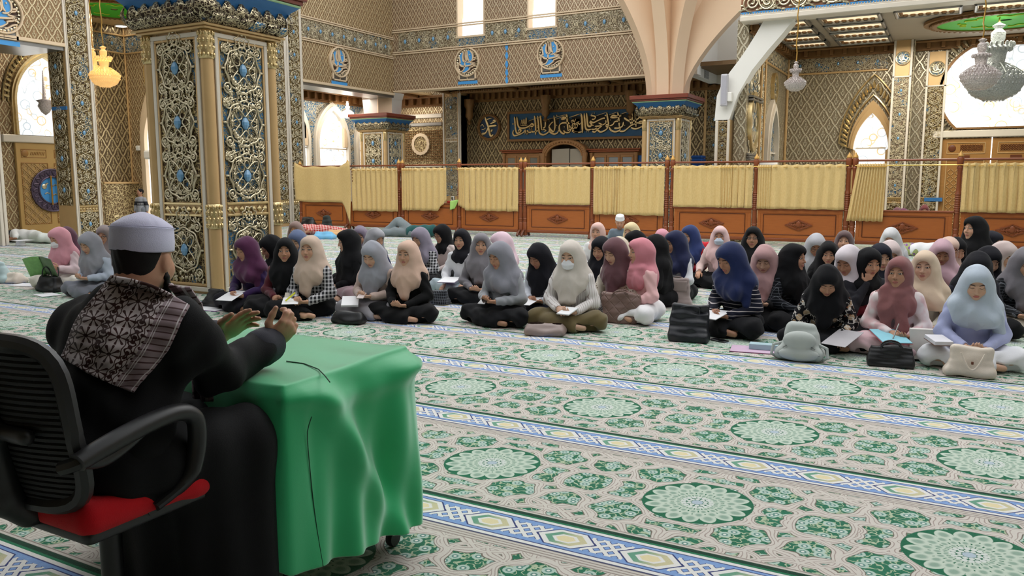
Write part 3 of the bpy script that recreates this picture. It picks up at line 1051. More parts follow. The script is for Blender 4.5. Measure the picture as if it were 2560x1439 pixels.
# ------------------------------------------------------------------ entrance bay on the far left (big arched window over a carved door)
wallbox('wall_entrance', MT['lat_side'], -21.2, -20.95, 2.0, 14.4, 0, 6.9)
arch_window('window_3', 12.12, 13.68, 2.55, 4.55, 3.35, -20.95, '+X', ft=0.10, depth=0.10, frame=MT['gold'], bead=0.22)
m = MB()
m.bbox(-20.95, -20.80, 11.70, 13.9, 2.36, 2.55, 0.02)
struct(m.build('trim_5', MT['pale']))
dr = MB(); dr.bbox(-20.95, -20.86, 12.02, 13.9, 0, 2.36, 0.01)
door1 = struct(dr.build('door_1', MT['door_gold']))
for (a, b) in ((12.08, 12.86), (12.94, 13.72)):
    m = MB()
    frame_rect(m, a + .06, b - .06, 1.98, 2.20, 0.02, 0.09, 0.10, -20.95, '+X')
    frame_rect(m, a + .04, b - .04, 0.28, 1.86, 0.025, 0.09, 0.105, -20.95, '+X')
    m.ell((-20.85, a + .16, 2.09), (.02, .09, .09), 12, 8)
    for i in range(9):
        m.tube([(-20.85, a + .30 + i * .042, 2.05), (-20.85, a + .33 + i * .042, 2.13)], 0.008, 4)
    m.build('door_moulding', MT['door_brown'], door1)
    m = MB()
    # basket-weave lattice
    st = 0.118
    for i in range(7):
        for j in range(14):
            u, v = a + .10 + i * st * .9, 0.34 + j * st * .93
            if u > b - .10 or v > 1.82: continue
            s = st * .42
            d = 1 if (i + j) % 2 else -1
            for o_ in (-.3, .3):
                m.tube([(-20.85, u - s + o_ * s * -d, v - s * d + o_ * s), (-20.85, u + s + o_ * s * -d, v + s * d + o_ * s)], 0.011, 4, caps=False)
            m.ell((-20.845, u, v + s), (.012, .014, .014), 5, 4)
    m.build('basket_lattice', MT['tan_gold'], door1)
# round emblem on the door
em = thing('door_emblem', 'round blue emblem with carved ring across the honey coloured double door', 'emblem', (-20.86, 12.86, 1.15))
m = MB(); m.prism(circ(0.34, 32), onX(0), 0.0, 0.03); m.build('blue_disc', MT['skyblue'], em)
m = MB(); m.ring_wall(circ(0.55, 40, 0.008, 20), circ(0.34, 40), onX(0), 0.0, 0.05)
m.tube([(0.06, u, v) for u, v in circ(0.545, 40)], 0.02, 6, True); m.tube([(0.06, u, v) for u, v in circ(0.35, 40)], 0.02, 6, True)
m.tube([(0.06, u, v) for u, v in circ(0.45, 160, 0.055, 20)], 0.014, 5, True)
m.build('carved_ring', plain('purple_bronze', srgb(96, 84, 104), .4, .6, .2, 12), em)
m = MB()
for y in (-.05, .12):
    m.tube([(0.10, y, -.38), (0.10, y, .38)], 0.022, 8)
    for z in (-.36, .36): m.tube([(0.03, y, z), (0.10, y, z)], 0.016, 6)
m.build('door_handle', MT['brass'], em)
m = MB()
for (u, v, a) in ((-.2, .12, .5), (-.16, .06, 1.2), (.02, .1, .2), (.2, -.05, .9), (-.2, -.1, .1), (.0, -.16, .4)):
    m.tube([(.04, u + .12 * t * cos(a), v + .12 * t * sin(a) + .03 * sin(pi * t)) for t in [i / 5 for i in range(6)]], 0.014, 5)
m.ell((.04, -.2, .1), (.02, .07, .07), 10, 6)
m.build('emblem_lettering', MT['silver_gold'], em)
# dark soffit over the bay
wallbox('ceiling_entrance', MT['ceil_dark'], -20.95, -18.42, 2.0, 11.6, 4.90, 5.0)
cornice('trim_6', -20.95, 0, 6.0, 11.8, 4.9, 0.28, '+X', 18)

# ------------------------------------------------------------------ vestibule seen through the tall opening
VX, VYY = -23.2, 17.0
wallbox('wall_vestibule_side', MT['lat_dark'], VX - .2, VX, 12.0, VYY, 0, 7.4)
wv = wallbox('wall_vestibule_end', MT['lat_side'], VX, -18.4, VYY, VYY + .25, 0, 7.4)
wallbox('ceiling_vestibule', MT['ceil_warm'], VX, -18.42, 12.31, VYY, 6.15, 6.25)
zc = pX(320, 90, VX).z
z0_, z1_ = pY(320, 132, VYY).z, pY(320, 92, VYY).z
relief_run(wv, VX + .05, -18.6, z0_, z1_, VYY, '-Y', 0, MT['silver_gold'], MT['fil_blue'], horizontal=True, n=6)
m = MB()
for z in (z0_ - .03, z1_ + .03):
    m.bbox(VX, -18.4, VYY - .05, VYY, z - .025, z + .025, .01); m.bbox(VX, VX + .05, 12, VYY, z - .025, z + .025, .01)
m.bbox(VX, VX + .05, VYY - .05, VYY, 0, 6.9, .01)
struct(m.build('trim_7', MT['tan_gold']))
vs = struct(link('vestibule_band', None)); vs.empty_display_size = .1
relief_run(vs, 13.2, VYY - .08, z0_, z1_, VX, '+X', 0, MT['silver_gold'], MT['fil_blue'], horizontal=True, n=5)
relief_run(vs, 15.15, 15.72, 0.1, z0_ - .08, VX, '+X', 0, MT['silver_gold'], MT['dark_recess'], n=9)
# dado with little shelf
m = MB(); m.bbox(VX, VX + .3, 15.8, VYY, 1.30, 1.36, .01); struct(m.build('trim_8', MT['tan_gold']))
m = MB(); m.box(VX, VX + .26, 15.8, VYY, 0, 1.30); struct(m.build('wall_vestibule_dado', MT['fil_gold'], smooth=False))
# lit arched doorway on the end wall
la, lb = pY(367, 400, VYY).x, pY(412, 400, VYY).x
arch_window('window_4', la + .12, lb + .25, 0.0, pY(398, 262, VYY).z, 2.55, VYY, '-Y', ft=0.26, depth=0.10, glass=MT['glass_plain'], frame=MT['cream'])
m = MB(); c_ = pY(388, 183, VYY); rw, rh = .42, .62
m.ring_wall([(c_.x + u * rw * 1.15, c_.z + v * rh * 1.15) for u, v in circ(1, 28)], [(c_.x + u * rw, c_.z + v * rh) for u, v in circ(1, 28)], fY(VYY), 0, .06)
o = m.build('oval_medallion', MT['gold']); tag(o, 'oval relief medallion high beside the carved pillar on the vestibule wall', 'medallion')
m = MB(); m.prism([(c_.x + u * rw, c_.z + v * rh) for u, v in circ(1, 28)], fY(VYY), 0, .03); m.build('medallion_field', MT['fil_gold'], o)
# green dome recess
def green_dome(name, cx, cy, z, rx, ry, label):
    root = thing(name, label, 'ceiling dome', (cx, cy, z)); root['kind'] = 'structure'
    m = MB()
    m.grid(lambda u, v: (rx * (0.98 - .9 * v ** 1.5) * cos(2 * pi * u), ry * (0.98 - .9 * v ** 1.5) * sin(2 * pi * u), -0.030 + 0.022 * v), 40, 6, closed=True)
    m.build('dome_bowl', MT['green'], root)
    m = MB()
    for (k, zz, h) in ((1.12, -.02, .06), (1.03, -.06, .05)):
        m.ring_wall([(u * rx * k * 1.05, v * ry * k * 1.05) for u, v in circ(1, 48)], [(u * rx * k * .95, v * ry * k * .95) for u, v in circ(1, 48)], lambda u, v, d: (u, v, d), zz, zz + h)
    for i in range(60):
        a = 2 * pi * i / 60
        m.ell((rx * 1.07 * cos(a), ry * 1.07 * sin(a), -.05), (.05, .05, .03), 5, 3)
    m.build('dome_ring', MT['cornice'], root)
    m = MB()
    for k in range(7):
        a0 = 2 * pi * k / 7
        m.tube([(rx * (.62 + .06 * sin(9 * t)) * cos(a0 + t * .6), ry * (.62 + .06 * sin(9 * t)) * sin(a0 + t * .6), -.03) for t in [i / 10 for i in range(11)]], .014, 4)
    m.build('dome_lettering', plain('yellow_lettering', srgb(200, 220, 60), .5), root)
    return root
gd = pz(285, 22, 6.15)
green_dome('painted_dome', gd.x, gd.y, 6.14, 1.15, 1.15, 'green painted ceiling dome above the lit amber chandelier')

def downlight(x, y, z, r, label):
    root = thing('ceiling_downlight', label, 'light', (x, y, z))
    m = MB(); m.lathe([(r, 0), (r * 1.2, -.02), (r * 1.2, .02)], 16); m.build('rim', MT['pale'], root)
    m = MB(); m.lathe([(r * .95, -.012), (r * .6, -.03), (0.001, -.035)], 16); m.build('bulb', MT['lamp'], root)
p = pz(303, 64, 6.14); downlight(p.x, p.y, 6.13, .16, 'round ceiling downlight under the green dome near the amber chandelier')

# ------------------------------------------------------------------ left aisle: arcade of lit windows, end wall with round gold medallion
AX, AY = -21.0, 27.0
wallbox('wall_aisle', MT['fil_blue'], AX - .25, AX, 18.6, AY, 0, 4.9)
wm_ = wallbox('wall_aisle_end', MT['lat_side'], AX, -17.5, AY, AY + .25, 0, 4.9)
wallbox('ceiling_aisle', MT['ceil_warm'], AX, -18.4, 17.2, AY, 4.72, 4.8)
cornice('trim_9', AX, 0, 18.6, AY, 4.72, 0.42, '+X', 22)
cornice('trim_10', AX, -16.6, AY, 0, 4.72, 0.42, '-Y', 11)
for i, (ya, yb) in enumerate(((21.25, 22.72), (23.05, 24.92), (25.36, 26.8))):
    w = arch_window('window_%d' % (5 + i), ya + .12, yb - .12, 0.0, 4.02, 2.75, AX, '+X', ft=0.17, depth=0.12, frame=MT['pale'], pinch=0.0, bars=(2.6,))
    # thick far reveal with a carved band
    m = MB(); m.bbox(AX + .02, AX + .16, yb - .34, yb - .14, 2.66, 3.4, .02); m.build('reveal_band', MT['cream'], w)
    m = MB(); m.bbox(AX + .02, AX + .10, (ya + yb) / 2 - .1, (ya + yb) / 2 + .1, 4.22, 4.42, .03)
    m.build('ring_finial', MT['gold'], w)
# coffers of the aisle ceiling
m = MB()
for (ya, yb) in ((17.4, 19.4), (19.7, 21.7), (22.0, 24.0), (24.3, 26.6)):
    frame_z = lambda a, b, c, d: m.bbox(a, b, c, d, 4.62, 4.72, .02)
    frame_z(-20.6, -18.7, ya, ya + .12); frame_z(-20.6, -18.7, yb - .12, yb); frame_z(-20.6, -20.48, ya, yb); frame_z(-18.82, -18.7, ya, yb)
    for i in range(14):
        m.ell((-20.42, ya + .2 + (yb - ya - .4) * i / 13, 4.68), (.05, .05, .05), 5, 4)
struct(m.build('trim_11', MT['cornice']))
# gilded lattice screen with round medallion on the end wall
u0, u1 = pY(1008, 300, AY).x - .2, pY(1107, 300, AY).x
for k, (a, b) in enumerate(((3.86, 4.02), (3.55, 3.68), (1.93, 2.02), (1.74, 1.86))):
    m = MB(); m.bbox(u0, u1, AY - .08, AY, a, b, .015); struct(m.build('trim_%d' % (12 + k), MT['pale'] if k % 2 == 0 else MT['steel']))
scr = thing('gilded_wall_screen', 'gilded lattice screen with round gold medallion beyond the farthest pillar', 'wall screen', ((u0 + u1) / 2, AY, 1.98))
m = MB(); m.box(-(u1 - u0) / 2, (u1 - u0) / 2, -.03, 0, .05, 1.55); m.build('screen_field', MT['fil_gold'], scr, smooth=False)
m = MB()
W2 = (u1 - u0) / 2
for i in range(25):
    m.tube([(-W2 + 2 * W2 * i / 24, -.05, .2), (-W2 + 2 * W2 * i / 24, -.05, 1.38)], .012, 4, caps=False)
for i in range(13):
    m.tube([(-W2, -.05, .2 + 1.18 * i / 12), (W2, -.05, .2 + 1.18 * i / 12)], .012, 4, caps=False)
m.build('lattice_bars', MT['cornice'], scr)
m = MB()
cx_ = pY(1055, 358, AY).x - (u0 + u1) / 2
m.ring_wall([(cx_ + u, .86 + v) for u, v in circ(.43, 32, .01, 16)], [(cx_ + u, .86 + v) for u, v in circ(.31, 32)], fY(0), 0.05, .12)
m.build('medallion_ring', MT['cream'], scr)
m = MB(); m.prism([(cx_ + u, .86 + v) for u, v in circ(.32, 32)], fY(0), 0.05, .08); m.build('medallion_field', MT['fil_gold'], scr)

# ------------------------------------------------------------------ recess under the far wall: back wall, strips, brown ceiling
RY = 27.0
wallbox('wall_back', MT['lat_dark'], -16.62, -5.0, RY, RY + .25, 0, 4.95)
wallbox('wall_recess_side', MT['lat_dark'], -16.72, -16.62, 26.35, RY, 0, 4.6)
st1 = wallbox('wall_recess_pier', MT['tan_gold'], -17.45, -16.62, 26.35, 26.75, 0, 4.9)
relief_run(st1, -17.34, -16.80, 0.8, 2.86, 26.35, '-Y', 0, MT['silver_gold'], MT['fil_mix'], n=3)
relief_run(st1, -17.34, -16.80, 3.0, 4.55, 26.35, '-Y', 0, MT['silver_gold'], MT['fil_mix'], n=2)
m = MB(); squares_band(m, -17.34, -16.80, 2.88, 2.98, 6, 26.35, '-Y')
m.bbox(-17.45, -17.38, 26.31, 26.35, 0, 4.9, .01); m.bbox(-16.76, -16.70, 26.31, 26.35, 0, 4.9, .01); m.bbox(-16.67, -16.62, 26.29, 26.35, 0, 4.9, .01)
m.build('pier_border', MT['pale'], st1)
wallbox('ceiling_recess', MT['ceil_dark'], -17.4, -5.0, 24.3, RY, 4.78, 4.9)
cornice('trim_16', -16.6, -5.0, RY, 0, 4.78, 0.42, '-Y', 46)
m = MB()
for (xa, xb) in ((-17.2, -14.2), (-13.8, -10.6), (-10.2, -7.2)):
    for (a, b, c, d) in ((xa, xb, 24.5, 24.65), (xa, xb, 26.3, 26.45), (xa, xa + .15, 24.5, 26.45), (xb - .15, xb, 24.5, 26.45)):
        m.bbox(a, b, c, d, 4.66, 4.78, .03)
    for i in range(26):
        m.ell((xa + .2 + (xb - xa - .4) * i / 25, 26.25, 4.72), (.045, .045, .045), 5, 4)
struct(m.build('trim_17', MT['cornice']))
# hanging drops on the back wall
for px in (1186, 1375, 1585):
    q = pY(px, 285, RY)
    m = MB(); m.lathe([(.03, -.50), (.09, -.42), (.05, -.34), (.16, -.2), (.14, .1), (.2, .2), (.2, .45)], 8, (q.x, RY - .37, 4.0))
    tag(m.build('carved_bracket', MT['cornice']), {1186: 'carved brown bracket on the back wall left of the round calligraphy', 1375: 'carved brown bracket over the middle of the long calligraphy panel', 1585: 'carved brown bracket on the back wall behind the red pillar slab'}[px], 'bracket')

# strokes of writing: flat-nibbed pen lines raised from the panel
def pen(m, pts, w, fn, d0=0.02, d1=0.07, ang=0.9):
    P = []
    for i in range(len(pts) - 1):           # Catmull-Rom
        a = pts[max(0, i - 1)]; b = pts[i]; c = pts[i + 1]; e = pts[min(len(pts) - 1, i + 2)]
        for k in range(5):
            t = k / 5
            P.append(tuple(.5 * ((2 * b[j]) + (-a[j] + c[j]) * t + (2 * a[j] - 5 * b[j] + 4 * c[j] - e[j]) * t * t + (-a[j] + 3 * b[j] - 3 * c[j] + e[j]) * t ** 3) for j in (0, 1)))
    P.append(pts[-1])
    n = len(P)
    vs, fs = [], []
    for i, p in enumerate(P):
        q0, q1 = P[max(0, i - 1)], P[min(n - 1, i + 1)]
        tx, ty = q1[0] - q0[0], q1[1] - q0[1]
        l = math.hypot(tx, ty) or 1
        nx, ny = -ty / l, tx / l
        ww = w * (0.55 + 0.45 * abs(nx * cos(ang) + ny * sin(ang))) * (0.35 + 0.65 * min(1, i / 2.0, (n - 1 - i) / 2.0))
        for s_ in (-1, 1):
            for d in (d0, d1):
                vs.append(fn(p[0] + nx * ww * s_ * (1 if d == d0 else .6), p[1] + ny * ww * s_ * (1 if d == d0 else .6), d))
    for i in range(n - 1):
        a, b = 4 * i, 4 * i + 4
        fs += [(a, a + 1, b + 1, b), (a + 1, a + 3, b + 3, b + 1), (a + 3, a + 2, b + 2, b + 3)]
    m.add(vs, fs)

# long calligraphy panel: traced in photograph pixels onto the panel's own plane
PY = RY - 0.06
def trace(zoom, lines, x0, y0, k):
    for w, L in lines:
        q = [pY(x0 + x / k, y0 + y / k, PY) for x, y in L]
        pen(zoom, [(p.x, p.z) for p in q], w, fY(PY))
cal = thing('calligraphy_sign', 'long blue panel with gold Arabic calligraphy on the back wall', 'calligraphy panel', (0, 0, 0))
tl, br_ = pY(1274, 285, PY), pY(1274, 349, PY)
trp = pY(1640, 268, PY)
xa, xb, za, zz_ = tl.x, trp.x, br_.z, tl.z - .0
m = MB(); m.box(xa, xb, PY, RY, za, zz_); m.build('blue_field', plain('deep_blue_panel', srgb(44, 96, 136), .5, 0, .1, 3), cal, smooth=False)
m = MB(); frame_rect(m, xa - .08, xb + .08, za - .08, zz_ + .08, .09, 0, .06, PY, '-Y'); m.build('panel_frame', MT['cornice'], cal)
m = MB()
for (x0_, x1_, y0_, y1_) in ((300, 560, 300, 480), (590, 900, 300, 520), (900, 1060, 270, 520), (1080, 1456, 280, 540)):
    a, b = pY(1260 + x0_ / 7.663, 260 + y1_ / 7.663, PY), pY(1260 + x1_ / 7.663, 260 + y0_ / 7.663, PY)
    m.box(a.x, b.x, PY - .012, PY, a.z, b.z)
for (x0_, x1_, y0_, y1_) in ((0, 380, 260, 560), (380, 720, 240, 540), (720, 1040, 220, 520), (1040, 1400, 220, 500)):
    a, b = pY(1430 + x0_ / 7.663, 255 + y1_ / 7.663, PY), pY(1430 + x1_ / 7.663, 255 + y0_ / 7.663, PY)
    m.box(a.x, b.x, PY - .012, PY, a.z, b.z)
m.build('dark_openwork', plain('black_openwork', srgb(30, 24, 20), .6), cal, smooth=False)
m = MB()
trace(m, [(.05, [(215, 245), (225, 350), (240, 500), (270, 560), (320, 540), (345, 510), (310, 490), (290, 530)]),
          (.05, [(262, 245), (275, 360), (300, 440), (350, 462), (430, 455), (500, 420), (545, 380), (580, 400), (560, 430), (520, 425)]),
          (.045, [(200, 500), (185, 560), (215, 605), (290, 590), (380, 550), (420, 500), (420, 570)]),
          (.045, [(460, 500), (470, 550), (460, 580), (470, 540), (530, 540), (540, 470), (550, 530), (620, 525), (680, 505)]),
          (.05, [(600, 225), (612, 350), (620, 470), (620, 590)]), (.05, [(658, 225), (670, 350), (678, 470), (700, 560), (770, 590), (840, 560), (880, 520)]),
          (.05, [(708, 220), (722, 340), (735, 500)]), (.05, [(795, 220), (808, 330), (800, 440), (760, 460)]),
          (.03, [(740, 500), (780, 490), (820, 510), (780, 530)]),
          (.05, [(970, 220), (985, 330), (990, 450), (960, 530), (900, 480), (880, 430), (920, 370), (960, 340)]),
          (.05, [(880, 480), (900, 540), (980, 575), (1040, 550), (1060, 500)]),
          (.055, [(1215, 195), (1225, 320), (1240, 520)]), (.05, [(1240, 270), (1150, 260), (1120, 290), (1200, 280)]),
          (.05, [(1270, 380), (1220, 360), (1120, 370), (1075, 420), (1080, 500), (1130, 560), (1180, 570)]),
          (.045, [(1160, 500), (1180, 540), (1260, 545), (1290, 480), (1260, 400)]),
          (.04, [(1300, 330), (1340, 310), (1340, 360), (1310, 340), (1360, 370), (1330, 440), (1330, 500), (1380, 540), (1440, 545)]),
          (.04, [(1240, 520), (1330, 420), (1456, 330)]), (.03, [(1390, 400), (1410, 380), (1420, 420), (1400, 460), (1370, 450)]),
          (.014, [(480, 330), (600, 285), (770, 220)]), (.014, [(760, 320), (1000, 255), (1210, 200)]), (.014, [(1020, 290), (1210, 215)]), (.014, [(1260, 260), (1456, 190)]),
          (.035, [(495, 455), (505, 465)]), (.035, [(498, 495), (508, 500)]), (.035, [(645, 415), (650, 420)]), (.035, [(645, 445), (652, 450)]), (.03, [(415, 570), (425, 575)]),
          (.02, [(340, 400), (360, 300), (380, 400), (400, 290), (420, 400), (440, 260), (450, 390)]), (.02, [(330, 410), (400, 415), (470, 400)]),
          (.02, [(175, 375), (190, 390), (200, 370)]), (.02, [(870, 320), (885, 330)]), (.02, [(1015, 400), (1035, 415)]), (.02, [(1160, 430), (1180, 445)]), (.02, [(1015, 210), (1035, 225)])], 1260, 260, 7.663)
trace(m, [(.06, [(190, 225), (205, 350), (215, 590)]), (.05, [(248, 215), (262, 380), (275, 500), (320, 535), (380, 520)]), (.055, [(292, 210), (305, 340), (320, 450), (370, 465), (385, 420), (350, 380)]),
          (.04, [(380, 520), (440, 525), (480, 500), (480, 530), (560, 480), (590, 440), (520, 400)]), (.05, [(400, 560), (450, 575), (500, 540), (560, 575), (650, 540), (710, 480)]),
          (.045, [(360, 360), (420, 395), (500, 360), (600, 315), (650, 310)]), (.04, [(400, 240), (380, 260), (440, 270), (465, 300), (430, 335), (395, 330)]),
          (.03, [(395, 215), (405, 220)]), (.03, [(435, 212), (445, 217)]), (.05, [(680, 205), (698, 330), (720, 440)]), (.04, [(640, 260), (690, 260)]),
          (.04, [(450, 465), (540, 460), (600, 440), (660, 400), (660, 350)]), (.04, [(660, 440), (690, 430), (710, 460), (680, 475), (660, 445)]),
          (.05, [(725, 480), (760, 540), (840, 570), (920, 545), (940, 500)]), (.045, [(730, 460), (800, 430), (830, 380), (900, 370), (920, 400)]),
          (.05, [(960, 265), (880, 275), (800, 260), (760, 290), (820, 300), (920, 280)]), (.05, [(890, 195), (910, 330), (920, 480)]),
          (.05, [(920, 560), (1000, 560), (1060, 520), (1130, 460), (1200, 420)]), (.05, [(1010, 300), (1060, 340), (1130, 365), (1220, 350), (1310, 300)]),
          (.055, [(1118, 180), (1125, 300), (1140, 430)]), (.05, [(1155, 170), (1165, 300), (1165, 420)]), (.05, [(1210, 175), (1225, 300), (1240, 480)]),
          (.05, [(820, 500), (900, 500), (980, 460), (1000, 380)]), (.045, [(1140, 490), (1220, 515), (1310, 490), (1380, 450)]), (.04, [(1180, 440), (1260, 400), (1340, 410), (1350, 370), (1290, 380)]),
          (.03, [(745, 345), (752, 350)]), (.03, [(875, 335), (885, 340)]), (.03, [(290, 570), (300, 572)]), (.03, [(330, 570), (340, 570)]), (.03, [(1020, 445), (1030, 450)]), (.03, [(395, 440), (430, 450)]),
          (.014, [(0, 290), (190, 220)]), (.014, [(460, 270), (690, 195)]), (.014, [(720, 250), (890, 190)]), (.014, [(930, 240), (1120, 175)]), (.03, [(90, 320), (60, 380), (20, 440), (10, 520), (60, 500), (80, 440)]),
          (.03, [(80, 420), (130, 400), (160, 430), (190, 390)]), (.04, [(10, 560), (100, 585), (210, 570)])], 1430, 255, 7.663)
m.build('gold_lettering', MT['gold'], cal)

# round calligraphy beside it
ctr = pY(1222, 318, PY); rr_ = abs(pY(1195, 318, PY).x - ctr.x)
rc = thing('calligraphy_roundel', 'round blue roundel with large gold Arabic letters left of the long panel', 'roundel', (ctr.x, RY, ctr.z))
m = MB(); m.ring_wall(circ(rr_ * 1.06, 36), circ(rr_ * .84, 36), fY(0), 0, .08); m.tube([(u, -.08, v) for u, v in circ(rr_ * .95, 36)], .03, 6, True); m.build('roundel_frame', MT['cornice'], rc)
m = MB(); m.prism(circ(rr_ * .86, 36), fY(0), 0, .03); m.build('blue_field', plain('roundel_field', srgb(52, 74, 104), .5, 0, .3, 3), rc)
m = MB()
S = lambda L: [((x - 370) / 262 * rr_, -(y - 430) / 310 * rr_ * 1.02) for x, y in L]
for w, L in ((.06, [(290, 195), (320, 300), (365, 430), (400, 600), (440, 640), (480, 605)]), (.06, [(360, 430), (330, 510), (280, 570), (215, 580), (240, 600)]), (.06, [(375, 405), (460, 400), (560, 392)]),
             (.04, [(410, 350), (470, 325), (530, 300), (500, 265), (470, 300)]), (.03, [(440, 480), (430, 540), (470, 480)]), (.02, [(170, 400), (220, 360), (260, 420)]), (.02, [(200, 480), (260, 470), (300, 440)]), (.02, [(300, 250), (380, 230), (440, 220)])):
    pen(m, S(L), w, fY(0), .03, .08)
m.build('gold_lettering', MT['gold'], rc)

# ------------------------------------------------------------------ round emblems on the upper walls, each with a vent below
def emblem(name, c, r, facing, label, rz_k=1.0):
    plane = 0
    root = thing(name, label, 'emblem', c, 0 if facing == '-Y' else pi / 2)
    fn = fY(0)
    rv = r * 1.0
    m = MB(); m.ring_wall(circ(r, 40), circ(r * .90, 40), fn, 0, .07); m.tube([(u, -.07, v) for u, v in circ(r * .95, 40)], .022, 6, True); m.build('emblem_ring', MT['cream'], root)
    m = MB()
    m.prism(circ(r * .9, 40), fn, 0, .015); m.build('dark_field', plain('emblem_dark', srgb(62, 42, 30), .6), root)
    m = MB()
    for i in range(30):
        a = 2 * pi * i / 30
        m.ell((r * .83 * cos(a), -.03, r * .83 * sin(a)), (.035, .02, .035), 5, 4)
    m.build('bead_ring', MT['silver_gold'], root)
    E = lambda L: [((x - 290) / 215 * r, -(y - 362) / 262 * r) for x, y in L]
    m = MB()
    m.prism(E([(150, 240), (190, 175), (235, 175), (205, 330), (250, 370), (330, 330), (290, 150), (345, 150), (395, 280), (390, 320), (340, 370), (370, 390), (350, 420), (300, 450), (330, 470), (300, 520), (230, 550), (200, 530), (250, 450), (230, 410), (165, 385), (175, 330)]), fn, .012, .03)
    m.build('blue_field', MT['skyblue'], root, smooth=False)
    m = MB()
    for w, L in ((.03, [(150, 235), (165, 320), (175, 370)]), (.035, [(235, 165), (215, 260), (225, 330), (260, 350), (285, 320), (275, 230)]), (.03, [(262, 150), (262, 330)]), (.03, [(290, 150), (300, 290), (325, 340)]),
                 (.035, [(345, 160), (385, 220), (390, 300), (360, 350), (290, 365)]), (.03, [(400, 300), (435, 290), (430, 320), (395, 330), (350, 375), (420, 385), (470, 372)]),
                 (.035, [(470, 372), (380, 410), (300, 425), (240, 430), (190, 420), (160, 380)]), (.035, [(100, 420), (160, 350), (130, 440), (150, 515), (210, 510), (245, 450), (250, 340)]),
                 (.03, [(200, 545), (260, 540), (330, 490), (340, 460), (400, 440), (400, 415), (430, 440), (430, 410)]), (.03, [(300, 550), (340, 540), (390, 500), (440, 480)]), (.025, [(330, 230), (345, 240)])):
        pen(m, E(L), w * r / .47, fn, .015, .06)
    m.build('gold_lettering', MT['cream'], root)
    m = MB()
    vz0, vz1 = -r * 1.22, -r * .78
    hw = r * .72
    for (a, b, c_, d) in ((-hw, hw, vz0, vz0 + .05), (-hw, -hw + .06, vz0, vz1 + .1), (hw - .06, hw, vz0, vz1 + .1), (-.012, .012, vz0, vz1)):
        m.bbox(a, b, -.05, 0, c_, d, .008)
    v_ = m.build('vent_frame', MT['cream'], root)
    m = MB(); m.box(-hw, hw, -.01, 0.004, vz0, vz1 + .1); m.build('vent_back', MT['black'], v_, smooth=False)
    m = MB()
    for i in range(8):
        z = vz0 + .07 + i * (vz1 - vz0) / 8
        m.box(-hw + .05, hw - .05, -.035, -.01, z, z + .018)
    m.build('vent_slat', MT['steel'], v_, smooth=False)
    m = MB(); m.box(-hw * 1.1, hw * 1.1, -.012, 0.004, vz0 - .12, vz0 - .02); m.build('bare_strip', MT['skyblue'], root, smooth=False)
    return root
c1, c2 = pY(1169, 156, FY), pY(1378, 136, FY)
emblem('wall_emblem', (c1.x, FY, c1.z), 0.49, '-Y', 'round calligraphy emblem with vent on the far wall, farther from the peach ribs')
emblem('wall_emblem', (c2.x, FY, c2.z), 0.49, '-Y', 'round calligraphy emblem with vent on the far wall, next to the peach ribs')
c3 = pX(847, 156, FX); emblem('wall_emblem', (FX, c3.y, c3.z), 0.49, '+X', 'round calligraphy emblem on the left upper wall above the lit arched windows')
c4 = pX(2, 32, FX); emblem('wall_emblem', (FX, c4.y, c4.z), 0.44, '+X', 'half visible round emblem on the left upper wall over the big entrance window')

# ------------------------------------------------------------------ bookcases in front of the back wall
CYF = 26.25
def cab_side(label, xa, xb, zt):
    root = thing('glass_bookcase', label, 'bookcase', ((xa + xb) / 2, CYF, 0))
    h = (xb - xa) / 2
    m = MB(); m.bbox(-h, h, 0, .45, 0, zt - .12, .01); m.build('carcass', MT['cab'], root)
    m = MB(); m.bbox(-h - .08, h + .08, -.08, .5, zt - .12, zt - .04, .02); m.bbox(-h - .14, h + .14, -.12, .55, zt - .05, zt, .015); m.build('top_moulding', MT['wood_mid'], root)
    for i in range(3):
        a = -h + .10 + (2 * h - .2) * i / 3
        b = a + (2 * h - .2) / 3 - .02
        m = MB(); frame_rect(m, a, b, .25, zt - .22, .075, 0, .035, 0, '-Y'); d = m.build('glazed_door', MT['cab'], root)
        m = MB(); m.box(a + .06, b - .06, -.012, .0, .3, zt - .28); m.build('door_glass', MT['cab_glass'], d, smooth=False)
    for s in (-1, 1):
        m = MB(); m.lathe([(.05, .1), (.035, .4), (.035, zt - .5), (.06, zt - .45), (.05, zt - .3), (.075, zt - .14)], 8, (s * (h - .03), -.05, 0)); m.build('turned_column', MT['cab'], root)
q0, q1 = pY(1260, 375, CYF), pY(1356, 372, CYF); cab_side('glass bookcase below the long calligraphy, left of the arched cabinet', q0.x, q1.x, q0.z)
q2, q3 = pY(1478, 372, CYF), pY(1594, 368, CYF); cab_side('glass bookcase below the long calligraphy, right of the arched cabinet', q2.x, q3.x, q2.z)
xa, xb = pY(1364, 375, CYF).x, pY(1468, 375, CYF).x
arc = thing('arched_cabinet', 'tall arched cabinet with pale sliding panels between two glass bookcases', 'cabinet', ((xa + xb) / 2, CYF - .1, 0))
h = (xb - xa) / 2
zsp, zap = 2.36, pY(1408, 352, CYF).z
ao = [(-h, 0), (h, 0), (h, zsp)] + [(h * cos(pi * i / 20), zsp + (zap - zsp) * sin(pi * i / 20)) for i in range(1, 20)] + [(-h, zsp)]
ai = [(u * .86, (v * .98 if v < .01 else v - .10)) for u, v in ao]; ai[0] = (ai[0][0], .02); ai[1] = (ai[1][0], .02)
m = MB(); m.ring_wall(ao, ai, fY(0), -.45, .08); m.build('arched_frame', MT['cab'], arc, angle=radians(30))
m = MB(); m.tube([(u, -.09, v) for u, v in ao[2:]], .05, 6); m.tube([(u, -.10, v) for u, v in ai[2:]], .035, 6)
for i in range(1, 20): m.ell((h * .93 * cos(pi * i / 20), -.1, zsp - .04 + (zap - zsp) * sin(pi * i / 20)), (.06, .04, .05), 6, 4)
